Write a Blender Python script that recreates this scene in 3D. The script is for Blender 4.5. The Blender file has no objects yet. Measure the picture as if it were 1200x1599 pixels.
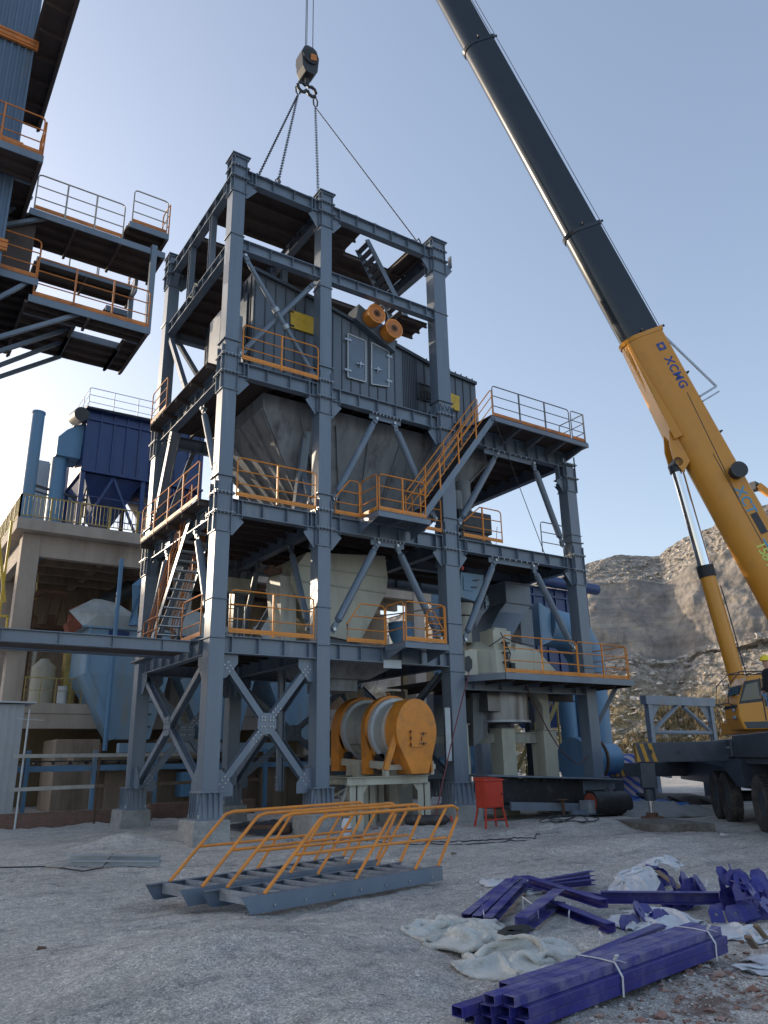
import bpy, bmesh, math, random
import numpy as np
from mathutils import Vector as V, Matrix, noise
R = math.radians
random.seed(7)
sc = bpy.context.scene
COL = sc.collection

# ------------------------------------------------------------------ camera
CAM = V((-7.551, -19.118, 1.808))
YAW, PITCH, ROLL, FPX = 0.591, 0.311, -0.018, 1206.316
_fw = V((math.sin(YAW)*math.cos(PITCH), math.cos(YAW)*math.cos(PITCH), math.sin(PITCH)))
_r = V((math.cos(YAW), -math.sin(YAW), 0)); _u = _r.cross(_fw)
RT = _r*math.cos(ROLL) + _u*math.sin(ROLL); UP = _u*math.cos(ROLL) - _r*math.sin(ROLL); FW = _fw
cd = bpy.data.cameras.new('camera'); cam = bpy.data.objects.new('camera', cd); COL.objects.link(cam)
cd.sensor_fit = 'HORIZONTAL'; cd.sensor_width = 36; cd.lens = 36*FPX/1200
cd.clip_start = .1; cd.clip_end = 2000
M = Matrix((RT, UP, -FW)).transposed().to_4x4(); M.translation = CAM
cam.matrix_world = M
sc.camera = cam

# ------------------------------------------------------------------ light
SUN_AZ, SUN_EL = R(-30), R(14)          # azimuth from +Y towards +X
w = bpy.data.worlds.new('World'); sc.world = w; w.use_nodes = True
nt = w.node_tree; nt.nodes.clear()
sky = nt.nodes.new('ShaderNodeTexSky'); sky.sky_type = 'NISHITA'; sky.sun_disc = False
sky.sun_elevation = SUN_EL; sky.sun_rotation = SUN_AZ
sky.air_density = 1.0; sky.dust_density = 4.0; sky.ozone_density = 1.0; sky.altitude = 800
bg = nt.nodes.new('ShaderNodeBackground'); bg.inputs['Strength'].default_value = SKY = .15
wo = nt.nodes.new('ShaderNodeOutputWorld')
hs = nt.nodes.new('ShaderNodeHueSaturation'); hs.inputs['Saturation'].default_value = .98; ga = nt.nodes.new('ShaderNodeGamma'); ga.inputs['Gamma'].default_value = .76
nt.links.new(sky.outputs[0], hs.inputs['Color']); tn_ = nt.nodes.new('ShaderNodeMixRGB'); tn_.blend_type = 'MULTIPLY'; tn_.inputs[0].default_value = 1; tn_.inputs[2].default_value = (1.01, .985, 1.005, 1)
nt.links.new(hs.outputs[0], ga.inputs['Color']); nt.links.new(ga.outputs[0], tn_.inputs[1]); nt.links.new(tn_.outputs[0], bg.inputs[0]); nt.links.new(bg.outputs[0], wo.inputs[0])
sd = bpy.data.lights.new('sun', 'SUN'); sd.energy = 1.6; sd.angle = R(.6); sd.color = (1, .83, .62)
so = bpy.data.objects.new('sun', sd); COL.objects.link(so)
sdir = V((math.sin(SUN_AZ)*math.cos(SUN_EL), math.cos(SUN_AZ)*math.cos(SUN_EL), math.sin(SUN_EL)))
so.rotation_euler = sdir.to_track_quat('Z', 'Y').to_euler(); so.location = (-20, 30, 40)
vs = sc.view_settings; vs.view_transform = 'Standard'; vs.look = 'None'; vs.gamma = 1; vs.exposure = 1.42
sc.view_settings.use_curve_mapping = False

def at(px, py, ax, val):
    """point of the ray through photo pixel on the world plane axis=val"""
    d = FW + RT*((px-600)/FPX) + UP*((799.5-py)/FPX)
    t = (val-CAM[ax])/d[ax]
    return CAM + d*t

# ------------------------------------------------------------------ materials
def mat(name, col, rough=.6, metal=0., var=.12, scale=2., dirt=None, damt=.35, dscale=1.2, bump=0., bscale=20., streak=False, spec=.5, rust=None):
    m = bpy.data.materials.new(name); m.use_nodes = True; t = m.node_tree; N = t.nodes; L = t.links
    b = N['Principled BSDF']; b.inputs['Roughness'].default_value = rough; b.inputs['Metallic'].default_value = metal
    b.inputs['Specular IOR Level'].default_value = spec
    g = N.new('ShaderNodeNewGeometry'); mp = N.new('ShaderNodeMapping'); L.new(g.outputs['Position'], mp.inputs[0])
    if streak: mp.inputs['Scale'].default_value = (1, 1, .12)
    n1 = N.new('ShaderNodeTexNoise'); n1.inputs['Scale'].default_value = scale; n1.inputs['Detail'].default_value = 6; n1.inputs['Roughness'].default_value = .6
    L.new(mp.outputs[0], n1.inputs['Vector'])
    r1 = N.new('ShaderNodeValToRGB'); r1.color_ramp.elements[0].position = .3; r1.color_ramp.elements[1].position = .7
    c = V(col); lo = c*(1-var); hi = c*(1+var)
    r1.color_ramp.elements[0].color = (*lo, 1); r1.color_ramp.elements[1].color = (*hi, 1)
    L.new(n1.outputs[0], r1.inputs[0]); out = r1.outputs[0]
    for (cc, am, scl, off) in ([(dirt, damt, dscale, 0.)] if dirt else []) + ([(rust[0], rust[1], rust[2], 7.3)] if rust else []):
        mp2 = N.new('ShaderNodeMapping'); mp2.inputs['Location'].default_value = (off, off, off); L.new(g.outputs['Position'], mp2.inputs[0])
        if streak: mp2.inputs['Scale'].default_value = (1, 1, .2)
        n2 = N.new('ShaderNodeTexNoise'); n2.inputs['Scale'].default_value = scl; n2.inputs['Detail'].default_value = 8; n2.inputs['Roughness'].default_value = .7
        L.new(mp2.outputs[0], n2.inputs['Vector'])
        r2 = N.new('ShaderNodeValToRGB'); r2.color_ramp.elements[0].position = .62-am*.35; r2.color_ramp.elements[1].position = .78-am*.2
        L.new(n2.outputs[0], r2.inputs[0])
        mx = N.new('ShaderNodeMixRGB'); mx.inputs[2].default_value = (*cc, 1)
        ml = N.new('ShaderNodeMath'); ml.operation = 'MULTIPLY'; ml.inputs[1].default_value = min(1, .35+am)
        L.new(r2.outputs[0], ml.inputs[0]); L.new(ml.outputs[0], mx.inputs[0]); L.new(out, mx.inputs[1]); out = mx.outputs[0]
    L.new(out, b.inputs['Base Color'])
    # roughness variation
    mr = N.new('ShaderNodeMapRange'); mr.inputs[3].default_value = max(.05, rough-.12); mr.inputs[4].default_value = min(1, rough+.12)
    L.new(n1.outputs[0], mr.inputs[0]); L.new(mr.outputs[0], b.inputs['Roughness'])
    if bump:
        n3 = N.new('ShaderNodeTexNoise'); n3.inputs['Scale'].default_value = bscale; n3.inputs['Detail'].default_value = 5
        L.new(g.outputs['Position'], n3.inputs['Vector'])
        bp = N.new('ShaderNodeBump'); bp.inputs['Strength'].default_value = bump; bp.inputs['Distance'].default_value = .05
        L.new(n3.outputs[0], bp.inputs['Height']); L.new(bp.outputs[0], b.inputs['Normal'])
    return m

DUST = (.23, .21, .19)
m_steel = mat('steel_paint', (.135, .175, .228), .36, .0, .16, 1.3, (.30, .30, .30), .20, 1.5, .04, 9, spec=.6, streak=True, rust=((.17, .12, .09), .06, 4.5))
m_steel2 = mat('steel_paint_lower', (.165, .20, .25), .45, .0, .2, 1.6, DUST, .35, 1.5, .04, 9, spec=.5)
m_deck = mat('deck_primer', (.085, .064, .058), .8, 0, .3, 2, (.06, .045, .04), .3, 2)
m_deckg = mat('deck_grey', (.11, .13, .155), .6, 0, .25, 2, DUST, .25)
m_bolt = mat('bolt_zinc', (.45, .46, .47), .35, .7, .1)
m_orange = mat('orange_paint', (.72, .255, .030), .45, 0, .14, 2, (.35, .16, .06), .3, 3)
m_orange_d = mat('orange_primer', (.55, .18, .035), .55, 0, .2, 2, (.2, .08, .04), .4, 3)
m_yellow = mat('yellow_paint', (.66, .42, .035), .45, 0, .1, 2, (.3, .2, .06), .3, 3)
m_yellow_o = mat('faded_yellow_paint', (.42, .32, .09), .6, 0, .2, 2, (.2, .12, .06), .5, 4)
m_galv = mat('galvanised', (.38, .42, .46), .4, .5, .15, 4)
m_greyrail = mat('grey_rail', (.17, .18, .20), .4)
m_palerail = mat('pale_rail', (.36, .33, .28), .35, .2)
m_proof = mat('weathered_roof', (.36, .38, .37), .6, 0, .2, 1, (.25, .2, .14), .4, 1.2, streak=True)
m_clad = mat('cladding', (.115, .14, .17), .42, .2, .12, 1., DUST, .12, 1.5, .03, 6, streak=True)
m_cladtrim = mat('cladding_trim', (.06, .072, .088), .4, .2)
m_door = mat('door_panel', (.13, .17, .22), .4, .1, .1)
m_white = mat('white_trim', (.55, .58, .6), .45, .0, .1)
m_hop = mat('hopper_grey', (.25, .27, .29), .6, .1, .25, 1.4, (.05, .04, .035), .4, 2, streak=True)
m_cream = mat('cream_paint', (.50, .49, .40), .45, 0, .1, 1.2, (.28, .25, .2), .28, 2, streak=True)
m_cream2 = mat('cream_paint_dusty', (.44, .44, .38), .5, 0, .14, 1.6, (.22, .2, .17), .4, 3, streak=True)
m_drum = mat('drum_shell', (.50, .50, .46), .4, .2, .12, 3, (.2, .19, .17), .25, 3)
m_stain = mat('stainless', (.24, .25, .27), .32, .8, .15, 2, (.12, .11, .1), .3, 2, streak=True)
m_blue = mat('navy_blue_paint', (.014, .040, .145), .45, 0, .25, 1.5, (.05, .07, .16), .3, 1.5, streak=True, rust=((.35, .38, .42), .04, 2.2))
m_lblue = mat('light_blue_paint', (.10, .22, .36), .5, 0, .2, .8, (.2, .22, .22), .3, 1, streak=True)
m_pblue = mat('pale_blue_paint', (.20, .33, .46), .55, 0, .16, .8, (.3, .27, .2), .4, 1.3, streak=True, rust=((.22, .1, .05), .05, 2.5))
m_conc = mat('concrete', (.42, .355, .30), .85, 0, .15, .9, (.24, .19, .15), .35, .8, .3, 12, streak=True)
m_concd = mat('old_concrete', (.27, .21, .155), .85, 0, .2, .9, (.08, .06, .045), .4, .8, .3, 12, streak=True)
m_ped = mat('pedestal_concrete', (.30, .30, .29), .85, 0, .18, 3, (.42, .41, .38), .4, 4, .6, 16, rust=((.12, .11, .1), .3, 5))
m_black = mat('black_rubber', (.018, .019, .02), .6, 0, .3, 4, (.09, .09, .09), .25, 3, .2, 25)
m_tyre = mat('tyre_rubber', (.035, .034, .033), .75, 0, .3, 4, (.14, .125, .11), .4, 3, .2, 25)
m_dark = mat('dark_machinery', (.03, .033, .04), .5, 0, .3, 4, (.07, .07, .07), .2, 3)
m_rusty = mat('rusty_steel', (.10, .055, .035), .8, 0, .35, 3, (.2, .1, .06), .4, 5, .2, 30)
m_red = mat('red_paint', (.55, .05, .025), .45, 0, .12, 3, (.3, .08, .05), .25, 4)
m_craney = mat('crane_yellow', (.62, .27, .030), .32, 0, .06, .6, (.4, .2, .05), .15, 1)
m_craneg = mat('crane_boom_dark', (.020, .029, .040), .2, .1, .1, 1.0)
m_craneb = mat('crane_chassis', (.04, .052, .072), .4, 0, .2, 3, (.08, .085, .09), .3, 3)
m_chrome = mat('chrome', (.75, .77, .8), .12, 1., .03)
m_glass = mat('cab_glass', (.02, .03, .035), .06, 0, .05, spec=.9)
m_reflg = mat('green_reflection', (.16, .33, .26), .12, 0, .05)
m_rope = mat('wire_rope', (.035, .036, .04), .5, .5)
m_indigo = mat('indigo_paint', (.022, .022, .19), .4, 0, .2, 5, (.12, .11, .22), .4, 4, .06, 40, rust=((.10, .07, .06), .05, 8))
m_indigo_d = mat('indigo_dusty_top', (.038, .036, .21), .5, 0, .25, 7, (.22, .21, .31), .55, 4, .08, 40, rust=((.12, .10, .10), .12, 9))
m_strap = mat('white_strap', (.6, .6, .62), .5)
m_cloth = mat('quilted_cloth', (.56, .56, .52), .9, 0, .12, 4, (.25, .19, .12), .25, 3, .5, 40, rust=((.03, .03, .035), .18, 2.3))
m_plastic = mat('white_plastic_sheet', (.66, .68, .72), .35, 0, .12, 5, (.4, .37, .33), .25, 4, .3, 30)
m_wood = mat('wood', (.17, .12, .08), .8, 0, .3, 6)
m_plank = mat('grey_plank', (.42, .41, .38), .75, 0, .2, 3, streak=False)
m_brick = mat('brick', (.22, .12, .09), .9, 0, .4, 6, (.3, .25, .2), .3, 5, .6, 25)
m_skin = mat('skin', (.45, .27, .19), .6)
pn = m_plastic.node_tree.nodes['Principled BSDF']; pn.inputs['Alpha'].default_value = .82; pn.inputs['Roughness'].default_value = .3
m_jacket = mat('black_jacket', (.012, .013, .018), .8)
m_jeans = mat('pale_jeans', (.16, .28, .42), .85)
m_helmet = mat('helmet_yellow', (.8, .62, .03), .3)
m_bluetext = mat('blue_lettering', (.03, .07, .28), .5)
m_ltext = mat('light_blue_lettering', (.08, .33, .55), .5)
m_ytext = mat('lime_lettering', (.62, .75, .16), .5)
m_whitetext = mat('pale_lettering', (.55, .55, .6), .6)
m_tarp = mat('striped_tarp', (.55, .6, .7), .6, 0, .1)
m_shed = mat('shed_sheet', (.42, .45, .48), .45, .2, .08, 1)
m_lamp = mat('lens_red', (.5, .05, .03), .3)

# ------------------------------------------------------------------ mesh builder
class MB:
    def __init__(s): s.v = []; s.f = []; s.mi = []; s.cur = 0
    def quad(s, *p):
        n = len(s.v); s.v += [V(q) for q in p]; s.f.append(tuple(range(n, n+len(p)))); s.mi.append(s.cur); return s
    def hexa(s, a, b):
        """a,b: two quads (4 pts each) -> closed prism"""
        n = len(s.v); k = len(a); s.v += [V(q) for q in a]+[V(q) for q in b]
        F = [tuple(range(n+k-1, n-1, -1)), tuple(range(n+k, n+2*k))]
        for i in range(k): F.append((n+i, n+(i+1) % k, n+k+(i+1) % k, n+k+i))
        s.f += F; s.mi += [s.cur]*len(F); return s
    def box(s, x0, x1, y0, y1, z0, z1):
        return s.hexa([(x0, y0, z0), (x1, y0, z0), (x1, y1, z0), (x0, y1, z0)], [(x0, y0, z1), (x1, y0, z1), (x1, y1, z1), (x0, y1, z1)])
    def bar(s, p, q, wd, ht, up=(0, 0, 1)):
        p, q = V(p), V(q); a = (q-p).normalized(); up = V(up)
        if abs(a.dot(up)) > .99: up = V((0, 1, 0))
        sd_ = a.cross(up).normalized(); u2 = sd_.cross(a)
        def ring(c): return [c-sd_*wd/2-u2*ht/2, c+sd_*wd/2-u2*ht/2, c+sd_*wd/2+u2*ht/2, c-sd_*wd/2+u2*ht/2]
        return s.hexa(ring(p), ring(q))
    def ibeam(s, p, q, d, b, tf=.025, tw=.02, up=(0, 0, 1)):
        """p,q on the beam's top centreline"""
        p, q = V(p), V(q); a = (q-p).normalized(); up = V(up)
        if abs(a.dot(up)) > .99: up = V((0, 1, 0))
        sd_ = a.cross(up).normalized(); u2 = sd_.cross(a)
        s.bar(p-u2*tf/2, q-u2*tf/2, b, tf, u2); s.bar(p-u2*(d-tf/2), q-u2*(d-tf/2), b, tf, u2)
        s.bar(p-u2*d/2, q-u2*d/2, tw, d-2*tf, u2); return s
    def ribs(s, p, q, d, b, n, up=(0, 0, 1), e0=.08):
        p, q = V(p), V(q); a = (q-p); l = a.length; a.normalize(); up = V(up)
        sd_ = a.cross(up).normalized()
        for i in range(n):
            c = p+a*(e0*l+(1-2*e0)*l*i/max(1, n-1))
            for k in (-1, 1):
                c0 = c+sd_*k*b/4*.98
                s.bar(c0-up*.027, c0-up*(d-.027), .012, b/2*.92, sd_)
        return s
    def cyl(s, p, q, r1, r2=None, n=12, cap=True):
        p, q = V(p), V(q); r2 = r1 if r2 is None else r2; a = (q-p).normalized()
        up = V((0, 0, 1)) if abs(a.z) < .95 else V((1, 0, 0)); x = a.cross(up).normalized(); y = a.cross(x)
        k = len(s.v)
        for c, r in ((p, r1), (q, r2)):
            for i in range(n): t = 2*math.pi*i/n; s.v.append(c+x*(r*math.cos(t))+y*(r*math.sin(t)))
        for i in range(n): s.f.append((k+i, k+n+i, k+n+(i+1) % n, k+(i+1) % n)); s.mi.append(s.cur)
        if cap:
            s.f.append(tuple(range(k, k+n))); s.f.append(tuple(range(k+2*n-1, k+n-1, -1))); s.mi += [s.cur]*2
        return s
    def tube(s, pts, r, n=6, closed=False):
        pts = [V(p) for p in pts]; k = len(s.v); m = len(pts); ref = V((0, 0, 1))
        for i, p in enumerate(pts):
            a = (pts[min(i+1, m-1)]-pts[max(i-1, 0)]).normalized()
            rf = ref if abs(a.dot(ref)) < .95 else V((1, 0, 0))
            x = a.cross(rf).normalized(); y = a.cross(x)
            for j in range(n): t = 2*math.pi*j/n; s.v.append(p+x*(r*math.cos(t))+y*(r*math.sin(t)))
        for i in range(m-1):
            for j in range(n): s.f.append((k+i*n+j, k+(i+1)*n+j, k+(i+1)*n+(j+1) % n, k+i*n+(j+1) % n)); s.mi.append(s.cur)
        s.f.append(tuple(range(k, k+n))); s.f.append(tuple(range(k+m*n-1, k+(m-1)*n-1, -1))); s.mi += [s.cur]*2
        return s
    def prism(s, poly, ext):
        ext = V(ext); return s.hexa([V(p) for p in poly], [V(p)+ext for p in poly])
    def loft(s, rings, cap=True):
        k = len(s.v); n = len(rings[0])
        for r in rings: s.v += [V(p) for p in r]
        for i in range(len(rings)-1):
            for j in range(n): s.f.append((k+i*n+j, k+i*n+(j+1) % n, k+(i+1)*n+(j+1) % n, k+(i+1)*n+j)); s.mi.append(s.cur)
        if cap: s.f.append(tuple(range(k+n-1, k-1, -1))); s.f.append(tuple(range(k+(len(rings)-1)*n, k+len(rings)*n))); s.mi += [s.cur]*2
        return s
    def build(s, name, m, parent=None, smooth=False, bevel=0):
        me = bpy.data.meshes.new(name); o = bpy.data.objects.new(name, me); COL.objects.link(o)
        base = V((0, 0, 0))
        if parent is not None: o.parent = parent; base = WLOC[parent.name]
        if not s.v: raise ValueError('empty '+name)
        me.from_pydata([tuple(v-base) for v in s.v], [], s.f); me.validate()
        ms = m if isinstance(m, (list, tuple)) else [m]
        for mm in ms: me.materials.append(mm)
        if len(ms) > 1 and len(me.polygons) == len(s.mi):
            for p, i in zip(me.polygons, s.mi): p.material_index = i
        bm = bmesh.new(); bm.from_mesh(me); bmesh.ops.recalc_face_normals(bm, faces=bm.faces); bm.to_mesh(me); bm.free()
        if smooth:
            for p in me.polygons: p.use_smooth = len(p.vertices) <= 4
            me.set_sharp_from_angle(angle=R(40))
        if bevel:
            b = o.modifiers.new('edge', 'BEVEL'); b.width = bevel; b.segments = 2; b.limit_method = 'ANGLE'
        WLOC[o.name] = base
        return o
WLOC = {}
def tag(o, label, cat, group=None, kind=None):
    if label: o['label'] = label
    if cat: o['category'] = cat
    if group: o['group'] = group
    if kind: o['kind'] = kind
    return o
def thing(name, label, cat, loc=(0, 0, 0), group=None):
    o = bpy.data.objects.new(name, None); COL.objects.link(o); o.location = loc; o.empty_display_size = .2
    WLOC[o.name] = V(loc); return tag(o, label, cat, group)
def dup(root, off, label=None, rotz=0):
    r = root.copy(); COL.objects.link(r); r.location = root.location+V(off); r.rotation_euler.z += rotz
    if label: r['label'] = label
    def rec(a, b):
        for ch in list(a.children):
            c = ch.copy(); COL.objects.link(c); c.parent = b; rec(ch, c)
    rec(root, r); return r
def arc(c, r, a0, a1, ux, uy, n=5):
    return [V(c)+V(ux)*(r*math.cos(a0+(a1-a0)*i/n))+V(uy)*(r*math.sin(a0+(a1-a0)*i/n)) for i in range(n+1)]

def railing(parent, pts, h=1.15, mids=2, m=None, m_toe=None, post=1.4, r=.021, toe=True, slope_start=0, toe_h=.12, name='railing'):
    """handrail panel along a polyline of floor points"""
    m = m or m_orange; mb = MB(); Z = V((0, 0, 1)); pts = [V(p) for p in pts]
    # top rail with rounded ends
    a = (pts[1]-pts[0]).normalized(); b = (pts[-1]-pts[-2]).normalized()
    top = []
    c = .10
    if slope_start: top += [pts[0], pts[0]+Z*(h*.45), pts[0]+a*slope_start+Z*h]
    else: top += [pts[0], pts[0]+Z*(h-c), pts[0]+Z*(h-.03)+a*.03, pts[0]+Z*h+a*c]
    for p in pts[1:-1]: top.append(p+Z*h)
    top += [pts[-1]+Z*h-b*c, pts[-1]+Z*(h-.03)-b*.03, pts[-1]+Z*(h-c), pts[-1]]
    mb.tube(top, r, 6)
    for k in range(mids):
        z = h*(k+1)/(mids+1)
        ps = [p+Z*z for p in pts]
        if slope_start and z > h*.45: ps[0] = ps[0]+a*slope_start*(z-h*.45)/(h*.55)
        mb.tube(ps, r*.8, 6)
    for i in range(len(pts)-1):
        L = (pts[i+1]-pts[i]).length; n = max(1, round(L/post))
        for j in range(0 if i else 1, n+(0 if i == len(pts)-2 else 0)):
            p = pts[i].lerp(pts[i+1], j/n); mb.bar(p-Z*.05, p+Z*h, .045, .045)
    o = mb.build(name, m, parent, True)
    if toe:
        t = MB()
        for i in range(len(pts)-1):
            for k in range(3):
                z0 = .01+k*toe_h/3
                t.bar(pts[i]+Z*(z0+toe_h/6), pts[i+1]+Z*(z0+toe_h/6), .016+.012*(k % 2), toe_h/3*.93)
        t.build('toe_board', m_toe or m, o)
    return o
# ================================================================== TERRAIN
def fbm(x, y, z=0, o=4):
    return noise.fractal(V((x, y, z)), 1.0, 2.0, o)
def bumpf(x, y, cx, cy, sx, sy, h): return h*math.exp(-((x-cx)/sx)**2-((y-cy)/sy)**2)
def gh(x, y):
    d = math.hypot(x-CAM.x, y-CAM.y)
    z = (.07*fbm(x*.45, y*.45)+.045*fbm(x*1.3+5, y*1.3, 3)+.026*(1-abs(noise.noise(V((x*1.1+y*.5, y*2.6-x*.8, 4))))*2))
    z += bumpf(x, y, -4.4, -12.0, 1.8, 1.4, .40)+bumpf(x, y, -1.7, .9, .9, .5, .26)+bumpf(x, y, 8.8, -3.6, 1.9, .9, .30)
    z += bumpf(x, y, 4.6, -1.6, 1.5, .55, .22)+bumpf(x, y, 5.6, -7.5, 3.2, 1.2, .22)+bumpf(x, y, 1.2, -9.2, 1.0, .9, .10)
    z += bumpf(x, y, -.2, -11.9, 1.0, .7, .12)
    if d < 30: z += .012*fbm(x*6, y*6, 1, 3)+.005*noise.noise(V((x*22, y*22, 0)))
    if d > 60: z *= 0
    return z-.02
def axis(lo, hi, c0, c1, fine, g=1.13):
    a = [c0]; x = c0
    while x < c1: x += fine; a.append(x)
    st = fine; 
    while a[-1] < hi: st *= g; a.append(a[-1]+st)
    st = fine; b = []
    x = c0
    while x > lo: st *= g; x -= st; b.append(x)
    return b[::-1]+a
xs = axis(-600, 700, -9, 6, .085); ys = axis(-200, 800, -14.8, -3, .085)
gm = bpy.data.meshes.new('ground')
vv = [(x, y, gh(x, y)) for y in ys for x in xs]; nx = len(xs)
ff = [(j*nx+i, j*nx+i+1, (j+1)*nx+i+1, (j+1)*nx+i) for j in range(len(ys)-1) for i in range(nx-1)]
gm.from_pydata(vv, [], ff)
for p in gm.polygons: p.use_smooth = True
ground = bpy.data.objects.new('ground', gm); COL.objects.link(ground); ground['kind'] = 'structure'
def ground_mat():
    m = bpy.data.materials.new('gravel_ground'); m.use_nodes = True; t = m.node_tree; N = t.nodes; L = t.links; b = N['Principled BSDF']
    b.inputs['Roughness'].default_value = .95; b.inputs['Specular IOR Level'].default_value = .15
    g = N.new('ShaderNodeNewGeometry')
    def nz(s, d=6, r=.6):
        n = N.new('ShaderNodeTexNoise'); n.inputs['Scale'].default_value = s; n.inputs['Detail'].default_value = d; n.inputs['Roughness'].default_value = r
        L.new(g.outputs['Position'], n.inputs['Vector']); return n
    def ramp(inp, stops):
        r = N.new('ShaderNodeValToRGB'); e = r.color_ramp.elements
        while len(e) < len(stops): e.new(.5)
        for k, (p, c) in enumerate(stops): e[k].position = p; e[k].color = (*c, 1)
        L.new(inp, r.inputs[0]); return r
    base = ramp(nz(.45, 5).outputs[0], [(.30, (.40, .38, .36)), (.5, (.49, .47, .445)), (.7, (.57, .55, .52))])
    vo = N.new('ShaderNodeTexVoronoi'); vo.inputs['Scale'].default_value = 75; L.new(g.outputs['Position'], vo.inputs['Vector'])
    sp = N.new('ShaderNodeSeparateColor'); L.new(vo.outputs['Color'], sp.inputs[0])
    gr = ramp(sp.outputs[0], [(0, (.62, .62, .62)), (.5, (1.0, 1.0, 1.0)), (.88, (1.25, 1.24, 1.2)), (1, (1.7, 1.65, 1.6))])
    mx = N.new('ShaderNodeMixRGB'); mx.blend_type = 'MULTIPLY'; mx.inputs[0].default_value = 1; L.new(base.outputs[0], mx.inputs[1]); L.new(gr.outputs[0], mx.inputs[2])
    n2 = ramp(nz(7, 8, .75).outputs[0], [(.36, (.74, .74, .74)), (.6, (1.14, 1.13, 1.11))])
    mx2 = N.new('ShaderNodeMixRGB'); mx2.blend_type = 'MULTIPLY'; mx2.inputs[0].default_value = 1; L.new(mx.outputs[0], mx2.inputs[1]); L.new(n2.outputs[0], mx2.inputs[2])
    mps = N.new('ShaderNodeMapping'); mps.inputs['Rotation'].default_value = (0, 0, .55); mps.inputs['Scale'].default_value = (.35, 1.6, 1); L.new(g.outputs['Position'], mps.inputs[0])
    ns = N.new('ShaderNodeTexNoise'); ns.inputs['Scale'].default_value = 1.6; ns.inputs['Detail'].default_value = 9; ns.inputs['Roughness'].default_value = .7; L.new(mps.outputs[0], ns.inputs['Vector'])
    st_ = ramp(ns.outputs[0], [(.36, (.66, .66, .68)), (.47, (1, 1, 1)), (.66, (1.14, 1.13, 1.1))]); mxs = N.new('ShaderNodeMixRGB'); mxs.blend_type = 'MULTIPLY'; mxs.inputs[0].default_value = .85
    L.new(mx2.outputs[0], mxs.inputs[1]); L.new(st_.outputs[0], mxs.inputs[2]); mx2 = mxs
    # reddish brick dust area lower right
    sx = N.new('ShaderNodeVectorMath'); sx.operation = 'DISTANCE'; sx.inputs[1].default_value = (-1.2, -15.2, 0); L.new(g.outputs['Position'], sx.inputs[0])
    rr = N.new('ShaderNodeMapRange'); rr.inputs[1].default_value = 2.6; rr.inputs[2].default_value = .4; L.new(sx.outputs['Value'], rr.inputs[0])
    rn = ramp(nz(3, 8, .7).outputs[0], [(.45, (0, 0, 0)), (.6, (1, 1, 1))])
    mm = N.new('ShaderNodeMath'); mm.operation = 'MULTIPLY'; L.new(rr.outputs[0], mm.inputs[0]); L.new(rn.outputs[0], mm.inputs[1])
    mx3 = N.new('ShaderNodeMixRGB'); mx3.inputs[2].default_value = (.19, .12, .095, 1); L.new(mm.outputs[0], mx3.inputs[0]); L.new(mx2.outputs[0], mx3.inputs[1])
    L.new(mx3.outputs[0], b.inputs['Base Color'])
    bp = N.new('ShaderNodeBump'); bp.inputs['Strength'].default_value = .9; bp.inputs['Distance'].default_value = .012; L.new(vo.outputs['Distance'], bp.inputs['Height'])
    bp2 = N.new('ShaderNodeBump'); bp2.inputs['Strength'].default_value = .7; bp2.inputs['Distance'].default_value = .05
    L.new(nz(9, 8, .7).outputs[0], bp2.inputs['Height']); L.new(bp.outputs[0], bp2.inputs['Normal']); L.new(bp2.outputs[0], b.inputs['Normal'])
    return m
gm.materials.append(ground_mat())

# ---- loose stones and rubble (countless)
def stones(name, n, place, smin, smax, m, label, cat):
    mb = MB(); v = mb.v; f = mb.f
    for _ in range(n):
        x, y, z = place(); s = smin*(smax/smin)**(random.random()**2.2)
        k = len(v); q = Matrix.Rotation(random.random()*6.28, 3, 'Z') @ Matrix.Rotation(random.uniform(-.6, .6), 3, 'X')
        sx, sy, sz = s*random.uniform(.7, 1.3), s*random.uniform(.5, 1), s*random.uniform(.35, .8)
        for a, bb, c in ((1, 0, 0), (-1, 0, 0), (0, 1, 0), (0, -1, 0), (0, 0, 1), (0, 0, -1), (.7, .7, .5), (-.7, .6, .5)):
            p = q @ V((a*sx*random.uniform(.7, 1), bb*sy, c*sz*random.uniform(.7, 1))); v.append(p+V((x, y, z+sz*.25)))
        for t in ((0, 6, 4), (0, 2, 6), (6, 2, 7), (6, 7, 4), (2, 1, 7), (7, 1, 4), (1, 3, 4), (3, 0, 4), (0, 3, 5), (3, 1, 5), (1, 2, 5), (2, 0, 5)):
            f.append(tuple(k+i for i in t)); mb.mi.append(0)
    o = mb.build(name, m); tag(o, label, cat, None, 'stuff'); return o
def p1():
    while True:
        x = random.uniform(-9, 8); y = random.uniform(-14.9, -2)
        if random.random() < .5: x, y = random.gauss(-1.6, 1.6), random.gauss(-14.6, .7)
        return x, y, gh(x, y)
m_stone = mat('pale_stone', (.44, .42, .40), .9, 0, .4, 9)
stones('loose_gravel', 3200, p1, .006, .035, m_stone, 'loose grey gravel stones scattered over the ground in front of the tower', 'gravel')
def p2():
    x, y = random.gauss(-1.4, 1.3), random.gauss(-14.7, .45)
    return x, y, gh(x, y)
stones('brick_rubble', 420, p2, .015, .07, mat('brick_rubble', (.26, .15, .12), .9, 0, .4, 5, (.4, .37, .33), .4, 6), 'broken reddish brick and concrete rubble beside the big indigo tube bundle', 'rubble')

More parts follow.
